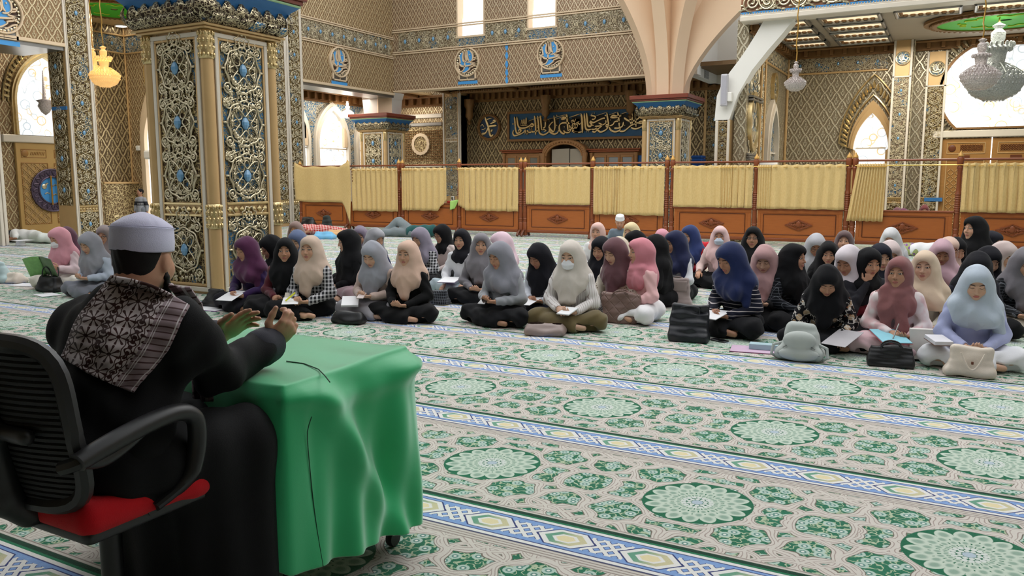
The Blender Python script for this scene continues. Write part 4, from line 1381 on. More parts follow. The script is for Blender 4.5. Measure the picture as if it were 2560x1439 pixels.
m.build('carved_arch', MT['cab'], arc)
m = MB(); m.prism(ai, fY(0), -.44, -.40); m.build('back_panel', plain('cabinet_inside', srgb(70, 64, 58), .7), arc, smooth=False)
for a, b in ((-.32, .1), (.12, .42)):
    m = MB(); m.prism([(h * 1.72 * a / .86, .1), (h * 1.72 * b / .86, .1), (h * 1.72 * b / .86, zsp + .02 + .14), (h * 1.72 * a / .86, zsp + .14)], fY(0), -.05, -.02); m.build('frosted_panel', MT['frost'], arc, smooth=False)
for s in (-1, 1):
    m = MB(); m.lathe([(.07, 0), (.05, .3), (.05, zsp - .45), (.08, zsp - .4), (.07, zsp - .25), (.10, zsp - .05), (.10, zsp)], 8, (s * (h + .0), -.1, 0)); m.build('turned_column', MT['cab'], arc)

# ------------------------------------------------------------------ right end of the recess
m = MB(); m.box(-7.25, -7.0, 24.0, 27.0, 4.52, 9.2); m.box(-7.25, -5.0, 26.6, 27.0, 4.52, 9.2)
m.box(-7.0, -6.9, 24.0, 24.4, 4.52, 9.2)
wr = struct(m.build('wall_recess_right', MT['white'], smooth=False))
m = MB(); v0 = pX(1766, 180, -7.0)
for i in range(5): m.box(-7.0, -6.97, v0.y - .2, v0.y + .2, v0.z - .16 + i * .07, v0.z - .12 + i * .07)
m.box(-7.0, -6.985, v0.y - .24, v0.y + .24, v0.z - .2, v0.z + .2)
tag(m.build('air_vent', plain('grey_vent', srgb(170, 170, 168), .5), smooth=False), 'small slatted air vent on the white wall behind the peach ribs', 'vent')
s0, s1 = pY(1768, 300, RY).x, pY(1804, 300, RY).x
relief_run(wr, s0 + .02, s1 - .02, 0.9, 2.9, RY, '-Y', 0, MT['silver_gold'], MT['dark_recess'], n=3)
relief_run(wr, s0 + .02, s1 - .02, 3.05, 4.45, RY, '-Y', 0, MT['silver_gold'], MT['dark_recess'], n=2)
m = MB(); squares_band(m, s0, s1, 2.93, 3.02, 6, RY, '-Y'); m.bbox(s0 - .10, s0 - .02, RY - .05, RY, 0, 4.5, .01); m.bbox(s1, s1 + .07, RY - .05, RY, 0, 4.5, .01); m.build('pier_border', MT['tan_gold'], wr)
b0, b1 = pY(1731, 395, 26.4), pY(1760, 395, 26.4)
m = MB()
for i in range(5):
    m.bbox(b0.x + .0 + .01 * (i % 2), b1.x - .01 * (i % 3), 26.2, 26.7, 1.72 + i * .10, 1.815 + i * .10, .04)
tag(m.build('folded_blue_cloth', plain('blue_cloth', srgb(30, 84, 160), .7, 0, .2, 10)), 'stack of folded blue cloth on a ledge behind the middle pillar', 'cloth')
m = MB(); m.bbox(b0.x - .1, b1.x + .1, 26.1, 26.8, 0, 1.72, .02); tag(m.build('low_cupboard', MT['wood_dark']), 'dark cupboard under the blue folded cloth behind the middle pillar', 'cupboard')
b0 = pY(1594, 395, 26.4); b1 = pY(1612, 395, 26.4)
m = MB(); m.bbox(b0.x, b1.x, 26.3, 26.34, .4, 2.25, .01); tag(m.build('hanging_blue_cloth', plain('blue_cloth_b', srgb(34, 84, 140), .7, 0, .2, 10)), 'blue cloth hanging beside the right glass bookcase', 'cloth')
# ------------------------------------------------------------------ right wing
ZW, YB, XL = 4.90, 23.5, -4.25
wb = MB()
# back wall with a big round opening and door, built round them
DX0, DX1 = pY(2385, 330, YB).x, 3.2           # jamb of the big arch
wb.box(XL, 3.6, YB, YB + .3, 0, 4.95)
wback = struct(wb.build('wall_wing_back', MT['lat_right'], smooth=False))
wallbox('wall_wing_left', MT['lat_right'], XL - .25, XL, 18.75, YB, 0, 4.95)
wallbox('ceiling_wing', MT['ceil'], XL, 4.2, 18.45, YB, ZW, ZW + .1)
cornice('trim_18', XL, 3.6, YB, 0, ZW, 0.24, '-Y', 24)
cornice('trim_19', XL, 0, 18.8, YB, ZW, 0.24, '+X', 16)
zb0, zb1 = pY(2100, 178, YB).z, pY(2100, 140, YB).z
m = MB()
for z in (zb0 - .03, zb1 + .03):
    m.bbox(XL, pY(2222, 150, YB).x, YB - .05, YB, z - .025, z + .025, .01)
    m.bbox(XL, XL + .05, 18.8, YB, z - .025, z + .025, .01)
m.bbox(XL, XL + .07, YB - .07, YB, 0, ZW, .02)
m.bbox(XL, XL + .06, 20.05, 20.13, 0, ZW, .01); m.bbox(XL, XL + .06, 20.5, 20.58, 0, ZW, .01)
struct(m.build('trim_20', MT['tan_gold']))
relief_run(wback, XL + .1, pY(2222, 150, YB).x - .02, zb0, zb1, YB, '-Y', 1, MT['silver_gold'], MT['fil_mix'], horizontal=True, n=5)
vs = struct(link('wing_left_band', None)); vs.empty_display_size = .1
relief_run(vs, 20.65, YB - .1, zb0, zb1, XL, '+X', 0, MT['silver_gold'], MT['fil_blue'], horizontal=True, n=5, gem=False)
relief_run(vs, 18.95, 20.0, zb0 - .9, ZW - .3, XL, '+X', 0, MT['silver_gold'], MT['fil_blue'], n=1, gem=False)
relief_run(vs, 20.15, 20.48, .1, zb0 - .05, XL, '+X', 0, MT['silver_gold'], MT['dark_recess'], n=11)
relief_run(vs, 18.95, 20.0, .9, zb0 - 1.0, XL, '+X', 0, MT['silver_gold'], MT['fil_mix'], n=2, gem=False)

# pilasters
def pilaster(name, xa, xb, y, depth, side, blue_at=None, gem=True, top=None):
    top = top or ZW
    m = MB(); m.box(xa, xb, y, y + depth, 0, top)
    o = struct(m.build(name, MT['tan_gold'], smooth=False))
    e = 0.055
    f = MB()
    for (a, b) in ((xa, xa + e), (xb - e, xb)):
        f.bbox(a, b, y - .035, y, 0, top, .008)
    f.bbox(xa, xb, y - .035, y, 3.98 * top / 4.9, 3.98 * top / 4.9 + .04, .008)
    f.build('pier_border', MT['pale'], o)
    n = 5
    z0 = 0.98
    z1 = 3.96 * top / 4.9
    relief_run(o, xa + e, xb - e, z0, z1, y, '-Y', 1, MT['silver_gold'], MT['fil_mix'] if gem else MT['dark_recess'], n=n, gem=gem)
    relief_run(o, xa + e, xb - e, .1, z0 - .16, y, '-Y', 1, MT['silver_gold'], MT['dark_recess'], n=1, gem=False)
    b = MB(); squares_band(b, xa + e, xb - e, z0 - .14, z0 - .02, 6, y, '-Y'); b.build('stud_band', MT['gold'], o)
    r = (xb - xa) * .36
    c = ((xa + xb) / 2, y, (z1 + top) / 2 + .02)
    d = MB(); d.prism([(c[0] + u, c[2] + v) for u, v in circ(r, 24)], fY(y), 0, .02); d.build('roundel_field', MT['blue_recess'], o)
    d = MB(); d.tube([(c[0] + u, y - .03, c[2] + v) for u, v in circ(r, 28)], .018, 5, True)
    for L in ([(-.5, -.1), (-.4, .5), (-.35, -.2), (0, -.3)], [(-.15, .7), (-.1, -.1), (.2, -.2)], [(.15, .6), (.1, 0), (.5, -.3), (.7, .1)], [(-.6, -.4), (0, -.6), (.6, -.4)]):
        pen(d, [(c[0] + u * r, c[2] + v * r) for u, v in L], .022, fY(y), .02, .05)
    d.build('roundel_lettering', MT['silver_gold'], o)
    if side:
        relief_run(o, y + .03, y + depth - .02, 0.2, top, xb, '+X', 0, MT['silver_gold'], MT['fil_mix'], n=14, gem=False)
    return o
YP = 23.0
pilaster('wing_pier_1', pY(2224, 300, YP).x, pY(2272, 300, YP).x, YP, .5, True)
pilaster('wing_pier_2', pY(2308, 300, YB - .1).x, pY(2360, 300, YB - .1).x, YB - .1, .1, False, gem=False, top=4.62)
m = MB(); a = pY(2310, 503, YB - .14); b = pY(2356, 496, YB - .14); m.box(a.x, b.x, YB - .14, YB - .09, a.z, b.z + .02)
struct(m.build('trim_21', MT['blue'], smooth=False))
m = MB(); a = pY(2360, 108, YB); m.box(a.x, 3.6, YB - .02, YB, a.z - .02, ZW - .24); struct(m.build('trim_22', MT['blue'], smooth=False))

# lancet window between the pilasters and the corner
a0, a1, ap, sp = pY(2132, 400, YB).x, pY(2222, 400, YB).x + .16, pY(2182, 283, YB), pY(2132, 375, YB).z
cxm = ap.x
hw = cxm - a0
arch_window('window_8', cxm - hw, cxm + hw, 0.0, ap.z, sp, YB, '-Y', ft=0.12, depth=0.10, glass=MT['glass_lit'], frame=MT['tan_gold'], bead=0.30, pinch=0.06, bars=(2.25,))
# big horseshoe window above the double door
bx = pY(2484, 300, YB).x
hw2 = bx - pY(2392, 250, YB).x
zsill, ztop = pY(2484, 322, YB).z, pY(2484, 102, YB).z
fn = fY(YB)
cz = zsill + (ztop - zsill) * .44
Rr = ztop - cz
hs = [(bx + Rr * 1.0 * cos(t), cz + Rr * sin(t)) for t in [radians(-48 + 276 * i / 44) for i in range(45)]]
hs = [(u, max(v, zsill)) for u, v in hs]
m = MB()
inner = hs
outer = [(bx + (u - bx) * 1.05, cz + (v - cz) * 1.05) for u, v in hs]
m.ring_wall(outer, inner, fn, 0, .10)
w9 = m.build('window_9', MT['cornice']); w9['kind'] = 'structure'
m = MB(); m.prism(inner, fn, .01, .03); m.build('window_pane', MT['glass_lit'], w9, smooth=False)
m = MB()
for i in range(96):
    t = radians(-52 + 284 * i / 95)
    p0, p1 = fn(bx + Rr * 1.08 * cos(t), cz + Rr * 1.08 * sin(t), .06), fn(bx + Rr * 1.30 * cos(t), cz + Rr * 1.30 * sin(t), .03)
    if i % 2 == 0: m.tube([p0, [(q + w) / 2 for q, w in zip(p0, p1)], p1], [.03, .055, .012], 5)
    m.ell(fn(bx + Rr * 1.06 * cos(t), cz + Rr * 1.06 * sin(t), .09), (.022, .022, .022), 5, 3)
for s in (-1, 1):
    m.tube([fn(bx + s * (Rr * .72 + .12 * k - .2 * (k > 3) * (k - 3)), zsill - .02 - .05 * sin(k), .08) for k in [i * .5 for i in range(9)]], .04, 6)
m.build('scalloped_border', MT['silver_gold'], w9)
m = MB(); m.bbox(bx - 1.32, bx + 1.32, YB - .12, YB, zsill - .20, zsill - .02, .02); m.bbox(bx - 1.32, bx - 1.14, YB - .10, YB, 0, zsill - .2, .02); m.bbox(bx + 1.14, bx + 1.32, YB - .10, YB, 0, zsill - .2, .02)
struct(m.build('trim_23', MT['pale']))
m = MB()
for i in range(26):
    for z in (0, 0):
        pass
for i in range(30):
    z = .15 + i * (zsill - .35) / 30
    m.tube([(bx - 1.34, YB - .06, z), (bx - 1.40, YB - .1, z + .03), (bx - 1.46, YB - .04, z + .05)], [.03, .045, .012], 5)
m.build('jamb_scallops', MT['silver_gold'], w9)
# double door with inlay
m = MB(); m.bbox(bx - 1.12, bx + 1.12, YB - .05, YB - .01, 0, zsill - .22, .005)
dr2 = struct(m.build('door_2', MT['door_brown']))
for s in (-1, 1):
    a, b = (bx - 1.08, bx - .03) if s < 0 else (bx + .03, bx + 1.08)
    m = MB(); zt_ = zsill - .22
    frame_rect(m, a + .10, b - .10, zt_ - .38, zt_ - .10, .02, .05, .065, YB, '-Y')
    frame_rect(m, a + .10, b - .10, .3, zt_ - .52, .025, .05, .07, YB, '-Y')
    m.build('door_moulding', MT['tan_gold'], dr2)
    m = MB()
    cxd = a + .22 if s < 0 else b - .22
    m.ell((cxd, YB - .06, zt_ - .24), (.085, .02, .085), 14, 8)
    for i in range(9):
        for j in range(3):
            u = (a + .40 if s < 0 else a + .16) + i * .055; v = zt_ - .31 + j * .05
            m.tube([(u, YB - .062, v), (u + .05, YB - .062, v + .05)], .006, 4, caps=False); m.tube([(u + .05, YB - .062, v), (u, YB - .062, v + .05)], .006, 4, caps=False)
    m.box(a + .38, a + .62, YB - .07, YB - .05, zt_ - .50, zt_ - .42)
    m.build('door_inlay', MT['wood_dark'], dr2)
    m = MB()
    for i in range(9):
        for j in range(16):
            u, v = a + .18 + i * .085, .38 + j * .085
            if v > zt_ - .6: continue
            d = 1 if (i + j) % 2 else -1
            m.tube([(u - .03, YB - .06, v - .03 * d), (u + .03, YB - .06, v + .03 * d)], .009, 4, caps=False)
    m.build('basket_lattice', MT['tan_gold'], dr2)
m = MB(); m.box(bx - .012, bx + .012, YB - .062, YB - .045, .1, zsill - .2); m.build('light_gap', MT['glass_plain'], dr2, smooth=False)

# left wing wall: lancet window and medallions
y0_, y1_ = pX(1905, 420, XL).y, pX(1940, 420, XL).y
zt_ = pX(1922, 275, XL).z
arch_window('window_10', 20.95, 21.95, 0.0, zt_, 2.25, XL, '+X', ft=.12, depth=.10, glass=MT['fil_blue'], frame=MT['pale'], bars=(2.1,))
def oval(name, label, cy_, cz_, ry, rz):
    m = MB(); m.ring_wall([(cy_ + u * ry, cz_ + v * rz) for u, v in circ(1.1, 30)], [(cy_ + u * ry, cz_ + v * rz) for u, v in circ(.9, 30)], onX(XL), 0, .09)
    o = tag(m.build(name, MT['gold']), label, 'medallion')
    m = MB(); m.prism([(cy_ + u * ry, cz_ + v * rz) for u, v in circ(.92, 30)], onX(XL), 0, .04); m.build('medallion_field', MT['fil_blue'], o)
    m = MB()
    for t in range(6): m.ell((XL + .06, cy_ + ry * .5 * cos(t * 1.05), cz_ + rz * .6 * sin(t * 1.05)), (.03, ry * .18, rz * .2), 6, 4)
    m.build('medallion_relief', MT['silver_gold'], o)
q = pX(1857, 310, XL); oval('oval_medallion', 'tall oval medallion on the wing wall right of the white arch foot', max(q.y, 19.35), q.z + .1, .40, .62)
q = pX(1932, 220, XL); oval('oval_medallion', 'small oval medallion above the narrow arched window in the right wing', q.y, q.z, .26, .34)
m = MB(); z_ = pX(1860, 395, XL).z
for k in range(3): m.bbox(XL, XL + .10 - .02 * k, 18.95, 19.95, z_ - .05 + .06 * k, z_ + .06 * k, .01)
z_ = pX(1870, 245, XL).z
for k in range(2): m.bbox(XL, XL + .12, 18.95, 20.0, z_ - .05 + .07 * k, z_ + .07 * k, .01)
struct(m.build('trim_24', MT['steel']))
# washbasin-like white lamp bowl standing before the narrow window
m = MB(); m.lathe([(.05, 0), (.16, .03), (.22, .12), (.23, .2), (.20, .2), (.001, .12)], 20, (0, 0, 0))
q = pY(1918, 415, 19.4); tag(link('white_bowl', m.mesh('white_bowl', MT['white']), None, (q.x, 19.4, q.z - .12)), 'white bowl standing behind the screen below the narrow arched window', 'bowl')
m = MB(); m.lathe([(.2, 0), (.2, .03), (.04, .06), (.04, 1.0)], 16); tag(link('bowl_stand', m.mesh('bowl_stand', MT['pale']), None, (q.x, 19.4, 0), None, (1, 1, (q.z - .12) / 1.0)), 'slim stand under the white bowl behind the screen', 'stand')

# scrollwork beam along the front of the wing
BY = 18.42
BX0 = pY(1852, 40, BY).x
m = MB(); m.box(BX0, 4.4, BY, BY + .35, ZW + .02, 5.9)
bm = struct(m.build('beam_wing', plain('beam_ground', srgb(150, 104, 74), .5, .1, .3, 5), smooth=False))
m = MB(); m.bbox(BX0, 4.4, BY - .08, BY + .4, ZW - .06, ZW + .05, .015); m.bbox(BX0, 4.4, BY - .05, BY, ZW + .05, ZW + .09, .01); m.build('beam_moulding', MT['pale'], bm)
m = MB(); m.box(BX0, 4.4, BY - .02, BY, ZW + .09, ZW + .14); m.box(BX0, 4.4, BY - .02, BY, 5.50, 5.6); m.build('blue_line', MT['skyblue'], bm, smooth=False)
m = MB()
for i in range(150):
    u = BX0 + .03 + i * .0562
    m.ell((u, BY - .05, ZW + .10), (.016, .014, .016), 5, 3)
rnd = random.Random(3)
for i in range(26):
    u0 = BX0 + .24 + i * .33
    sg = 1 if i % 2 else -1
    zc_ = ZW + .33
    for (r0, tn) in ((.20, 1.9), (.13, 1.4)):
        L = spiral(u0, zc_, r0, tn, pi * (.5 if sg > 0 else 1.5) + (r0 < .15) * 2, sg, 26)
        m.tube([(u, BY - .035, v) for u, v in L], .017, 5)
    m.tube([(u0 + .2 * t * 2.8 - .28, BY - .03, zc_ + sg * .16 * cos(pi * t)) for t in [k / 10 for k in range(11)]], .018, 5)
    for k in range(9):
        a = rnd.random() * 2 * pi
        m.ell((u0 + .22 * cos(a), BY - .03, zc_ + .19 * sin(a)), (.04, .02, .022), 6, 4)
m.build('gold_scrolls', MT['silver_gold'], bm)

# white arch carrying the beam, standing on a pier behind the screen
AYY = 18.55
arch = thing('white_arch', 'white half arch rising from the pier with the column speaker to the gold beam', 'arch', (-4.55, AYY, 0)); arch['kind'] = 'structure'
m = MB()
foot = pY(1800, 300, AYY); 
pa = [pY(x, y, AYY) for x, y in ((1783, 300), (1778, 200), (1772, 130), (1781, 72), (1797, 40), (1842, 46))]
outl = [pY(x, y, AYY) for x, y in ((1822, 302), (1845, 235), (1880, 175), (1920, 125), (1955, 85), (1988, 44))]
inl = [pY(x, y, AYY) for x, y in ((1909, 52), (1890, 85), (1868, 120), (1846, 152), (1826, 178), (1806, 206), (1792, 240), (1786, 302))]
poly = [(p.x + 4.55, p.z) for p in outl + inl]
m.prism(poly[::1], lambda u, v, d: (u, -d, v), -.42, 0.0)
m.build('arch_body', MT['white'], arch, angle=radians(30))
m = MB(); u0, u1 = pY(1786, 400, AYY).x + 4.55, pY(1822, 400, AYY).x + 4.55
m.box(u0, u1, 0.0, .35, 0, pY(1800, 300, AYY).z); m.build('arch_pier', MT['tan_gold'], arch, smooth=False)
m = MB(); m.bbox(u0, u0 + .07, -.03, 0.0, 0, 2.75, .01); m.bbox(u1 - .06, u1, -.03, 0, 0, 2.75, .01); m.build('pier_border', MT['pale'], arch)
pr = struct(link('arch_pier_relief', None)); pr.empty_display_size = .1
relief_run(pr, u0 - 4.55 + .08, u1 - 4.55 - .07, .6, 2.72, AYY, '-Y', 0, MT['silver_gold'], MT['dark_recess'], n=6)
# column loudspeaker on the arch foot
q0, q1 = pY(1804, 186, AYY - .12), pY(1818, 265, AYY - .12)
spk = thing('column_loudspeaker', 'slim grey column loudspeaker on the foot of the white arch', 'loudspeaker', ((q0.x + q1.x) / 2, AYY - .12, q1.z))
m = MB(); m.bbox(-.075, .075, -.06, .06, 0, q0.z - q1.z, .015); m.build('speaker_body', plain('grey_speaker', srgb(196, 194, 200), .5, 0, .03, 5), spk)
m = MB(); m.bbox(-.055, .055, -.066, -.058, .04, q0.z - q1.z - .04, .003); m.build('speaker_grille', plain('grey_grille', srgb(176, 174, 182), .6, 0, .1, 80), spk)
m = MB(); m.bbox(.07, .17, -.03, .10, .10, .30, .01); m.build('mounting_bracket', MT['white'], spk)
# white pier wall behind the arch

# coffers of the wing ceiling
def coffer(name, x0, x1, y0, y1, z):
    m = MB()
    for (a, b, c, d) in ((x0, x1, y0, y0 + .07), (x0, x1, y1 - .07, y1), (x0, x0 + .07, y0, y1), (x1 - .07, x1, y0, y1)):
        m.bbox(a, b, c, d, z - .09, z, .02)
    o = struct(m.build(name, MT['steel']))
    m = MB(); m.bbox(x0 + .07, x1 - .07, y0 + .07, y1 - .07, z - .02, z - .004, .004)
    m.build('coffer_panel', MT['coffer_glow'], o)  # panel itself glows, standing in for the hidden cove lights
    m = MB(); nn = max(4, int((x1 - x0) / .16))
    for i in range(nn): m.ell((x0 + .12 + (x1 - x0 - .24) * (i + .5) / nn, y1 - .12, z - .03), (.055, .05, .035), 6, 4)
    nn = 4
    for i in range(nn): m.ell((x0 + .12, y0 + .1 + (y1 - y0 - .2) * (i + .5) / nn, z - .03), (.04, .05, .035), 6, 4)
    m.build('coffer_beads', MT['cornice'], o)
k = 1
for (xa_, xb_) in ((-4.05, -3.05), (-2.85, -1.60), (-1.35, -.1), (.1, 1.35), (1.6, 2.8)):
    for j in range(4):
        y0_ = 18.75 + j * 1.02
        if xa_ > -1.4 and j >= 1: continue
        coffer('ceiling_coffer_%d' % k, xa_, xb_, y0_, y0_ + .82, ZW); k += 1
gd2 = pz(2450, 40, ZW)
green_dome('painted_dome', gd2.x + .5, gd2.y + .35, ZW - .06, 1.35, 1.05, 'green painted ceiling dome above the big clear chandelier')
p = pz(2370, 74, ZW - .02); downlight(p.x, p.y, ZW - .02, .12, 'round ceiling downlight beside the green dome in the right wing')
p = pz(868, 229, 4.66); downlight(p.x, p.y, 4.66, .20, 'round ceiling downlight over the lit arched windows in the left aisle')

# ------------------------------------------------------------------ chandeliers
def chandelier(label, c, s, mat, ztop, tiers, glow=None, cable=True, energy=0):
    root = thing('chandelier', label, 'chandelier', c)
    m = MB(); m.lathe([(.001, -.42 * s), (.20 * s, -.40 * s), (.40 * s, -.30 * s), (.52 * s, -.12 * s), (.54 * s, -.02 * s), (.40 * s, .0), (.001, .01)], 28); m.build('crystal_bowl', glow or mat, root)
    m = MB()
    for t, (rr, zz) in enumerate(tiers):
        nb = max(14, int(34 * rr / .5))
        for i in range(nb):
            a = 2 * pi * i / nb
            m.ell((rr * s * cos(a), rr * s * sin(a), zz * s), (.036 * s, .036 * s, .055 * s), 6, 4)
    for rr, zz in ((.50, -.10), (.42, -.22), (.30, -.32), (.16, -.39)):
        nb = int(46 * rr / .5)
        for i in range(nb):
            a = 2 * pi * i / nb
            m.ell(((rr + .02) * s * cos(a), (rr + .02) * s * sin(a), zz * s), (.024 * s, .024 * s, .03 * s), 5, 4)
    m.build('crystal_fringe', mat, root)['kind'] = 'stuff'
    m = MB(); m.lathe([(.30 * s, .0), (.20 * s, .12 * s), (.15 * s, .35 * s), (.18 * s, .55 * s), (.24 * s, .62 * s), (.16 * s, .66 * s), (.09 * s, .7 * s), (.13 * s, .80 * s), (.13 * s, .92 * s), (.06 * s, 1.0 * s), (.12 * s, 1.06 * s), (.02 * s, 1.12 * s)], 20); m.build('crystal_stem', glow or mat, root)
    m = MB()
    for i in range(10):
        a = 2 * pi * i / 10
        m.tube([((.16 + .38 * t - .10 * sin(pi * t)) * s * cos(a), (.16 + .38 * t - .10 * sin(pi * t)) * s * sin(a), (.30 - .22 * t + .10 * sin(pi * t)) * s) for t in [j / 8 for j in range(9)]], .014 * s, 5)
    m.build('crystal_arm', mat, root)
    m = MB(); L = (ztop - c[2]) 
    m.tube([(.012 * sin(i * 2.1), .012 * cos(i * 2.1), 1.08 * s + (L - 1.08 * s) * i / 12) for i in range(13)], .012 if s > .3 else .010, 5)
    m.build('hanging_chain', MT['brass'], root)
    if energy:
        d = bpy.data.lights.new('chandelier_bulb', 'POINT'); d.energy = energy; d.color = (1, .70, .36); d.shadow_soft_size = .25 * s
        o = bpy.data.objects.new('chandelier_bulb', d); C.objects.link(o); o.parent = root; o.location = (0, 0, .3 * s)
    return root
TI = ((.53, .02), (.44, .10), (.30, .18), (.24, .60), (.28, .68))
q = ray(2487, 195) ; 
def at_depth(x, y, fw):
    d = ray(x, y); k = fw / (-d.x * _sy + d.y * _cy)
    return Vector((0, 0, CAM_H)) + d * k
c = at_depth(2487, 200, 17.6); chandelier('big clear crystal chandelier in front of the large round window', c, 1.06, MT['crystal'], ZW - .05, TI)
c = at_depth(2450, 190, 14.0); chandelier('smaller rose crystal chandelier just in front of the big clear one', c, .56, MT['crystal_pink'], 5.4, TI[:4])
c = at_depth(1988, 208, 15.5); chandelier('rose crystal chandelier hanging below the gold scroll beam', c, .36, MT['crystal_pink'], 5.6, TI)
c = at_depth(262, 190, 17.0); chandelier('lit amber crystal chandelier in the tall left opening', c, .54, MT['crystal_amber'], 6.1, TI, MT['crystal_amber'], energy=60)
c = at_depth(235, 180, 20.0); chandelier('second lit amber chandelier half hidden behind the carved wall pier', c, .50, MT['crystal_amber'], 6.1, TI, MT['crystal_amber'], energy=20)
c = at_depth(869, 284, 31.5); chandelier('small glowing white chandelier in the left aisle by the arched windows', c, .42, MT['lamp'], 4.7, TI[:3], lamp_mat('lamp_soft', (1, .95, .84), 2.0))
c = at_depth(113, 268, 20.5)
m = MB(); m.lathe([(.001, -.2), (.1, -.12), (.17, .02), (.14, .1), (.2, .16), (.05, .2), (.01, .9)], 16); tag(link('hanging_lantern', m.mesh('hanging_lantern', MT['crystal_pink']), None, c), 'small hanging glass lantern before the big arched entrance window', 'lantern')
# aisle wall panel screen seen edge-on (dark television) left of the arched window
q0, q1 = pX(768, 290, -20.6), pX(762, 345, -20.6)
m = MB(); m.bbox(-20.98, -20.84, q0.y - .35, q0.y + .20, q1.z, q0.z, .02); tag(m.build('wall_television', MT['black']), 'dark flat television on the aisle wall left of the lit arched window', 'television')
# small lamp and wall unit by the vestibule doorway
q = pY(343, 370, VYY - .1); m = MB(); m.bbox(q.x - .09, q.x + .09, VYY - .10, VYY, q.z - .08, q.z + .08, .02); tag(m.build('wall_box', MT['white']), 'small white box on the vestibule wall left of the lit doorway', 'box')
q = pY(388, 386, VYY - .2); m = MB(); m.bbox(q.x - .42, q.x + .42, VYY - .32, VYY - .06, q.z - .14, q.z + .14, .05)
m.box(q.x - .3, q.x - .26, VYY - .1, VYY, q.z - .02, q.z + .02); tag(m.build('air_conditioner', MT['white']), 'white wall air conditioner across the lit vestibule doorway', 'air conditioner')
# ------------------------------------------------------------------ folding wooden screens with curtains
SY = 18.05
def turned_post(parent, x, h=1.98):
    m = MB()
    r = .055
    m.lathe([(.062, .03), (.062, .34), (.05, .36), (.058, .40)] + [(.056 + (.006 if i % 2 else -.004), .42 + i * .025) for i in range(4)] + [(.05, .62), (.05, .74)]
            + [(.052 + (.010 if i % 2 else -.004), .76 + i * .022) for i in range(18)] + [(.05, 1.18), (.044, 1.22), (.042, 1.58), (.05, 1.62), (.062, 1.66), (.045, 1.69), (.06, 1.73), (.062, 1.84), (.05, 1.86)], 12, (x, 0, 0))
    o = m.build('post', MT['wood_mid'], parent)
    m = MB(); m.lathe([(.040, 1.86), (.054, 1.875), (.05, 1.905), (.02, 1.95), (.003, 1.985)], 12, (x, 0, 0)); m.build('finial', plain('gilt_finial', srgb(206, 158, 84), .4, .3) if 'gilt_finial' not in bpy.data.materials else bpy.data.materials['gilt_finial'], o)
    m = MB()
    for s in (-1, 1):
        m.tube([(x, s * .05, .16), (x, s * .16, .10), (x, s * .22, .02)], [.04, .035, .03], 6)
    m.build('foot', MT['wood_dark'], o)

def ornament(m, cx, cz, y, w=.56, h=.22):
    rnd = random.Random(2)
    for s in (-1, 1):
        for t in (-1, 1):
            m.tube([(cx + s * w / 2 * (1 - k), y, cz + t * h / 2 * k ** 1.3 * (1 if k < 1 else 1)) for k in [i / 8 for i in range(9)]], [.012 + .008 * sin(pi * i / 8) for i in range(9)], 5)
            for k in range(3):
                u0 = cx + s * (.06 + .055 * k)
                m.tube([(u0 + s * .03 * cos(a), y - .005, cz + t * (.045 - .009 * k) + .026 * sin(a) * t) for a in [i * .7 for i in range(8)]], .008, 5)
    for k in range(-5, 6):
        m.ell((cx + k * .045, y - .004, cz), (.026, .012, .034 * (1 - abs(k) / 7)), 6, 4)
    m.ell((cx, y - .01, cz + .02), (.05, .018, .07), 8, 6)

_BAY = {}
def screen_unit(x0, x1, label):
    root = thing('partition_screen', label, 'folding screen', (x0, SY, 0), group='wooden screens across the hall')
    L = x1 - x0
    for x in (0, L / 2, L): turned_post(root, x)
    m = MB(); m.tube([(0, 0, 1.81), (L, 0, 1.81)], .022, 8); m.build('top_rail', MT['wood_mid'], root)
    m = MB(); m.tube([(0, -.05, 1.705), (L, -.05, 1.705)], .012, 8)
    for x in (0.05, L / 2, L - .05): m.bbox(x - .012, x + .012, -.06, 0, 1.69, 1.72, .004)
    m.build('curtain_rod', MT['brass'], root)
    for i in (0, 1):
        a, b = i * L / 2 + .07, (i + 1) * L / 2 - .07
        m = MB(); m.bbox(a, b, -.03, .03, .10, .80, .008); bp = m.build('base_panel', MT['wood'], root)
        m = MB()
        m.bbox(a - .02, b + .02, -.06, .06, .77, .81, .012); m.bbox(a, b, -.05, .05, .10, .17, .012)
        m.build('panel_rail', MT['wood_mid'], bp)
        m = MB(); frame_rect(m, a + .12, b - .12, .24, .69, .016, .03, .046, 0, '-Y'); m.build('inset_moulding', MT['wood_dark'], bp)
        m = MB(); frame_rect(m, a, b, .17, .775, .07, .028, .038, 0, '-Y'); m.build('panel_frame', MT['wood'], bp)
        m = MB(); ornament(m, (a + b) / 2, .46, -.045); m.build('carved_ornament', MT['wood_mid'], bp)
    return root
units = [(-17.02, -13.42, 'first wooden screen from the carved pillar, half behind the loose draped curtain'), (-13.30, -9.62, 'wooden screen with a gap between its two curtains where a bright green cloth hangs'),
         (-9.50, -5.82, 'wooden screen under the long calligraphy, seated man in white cap before it'), (-5.69, -1.95, 'wooden screen in front of the white arch, whole boards showing below both curtains'),
         (-1.83, 1.95, 'rightmost wooden screen, one of its curtains gathered narrow')]
for a, b, l in units: screen_unit(a, b, l)
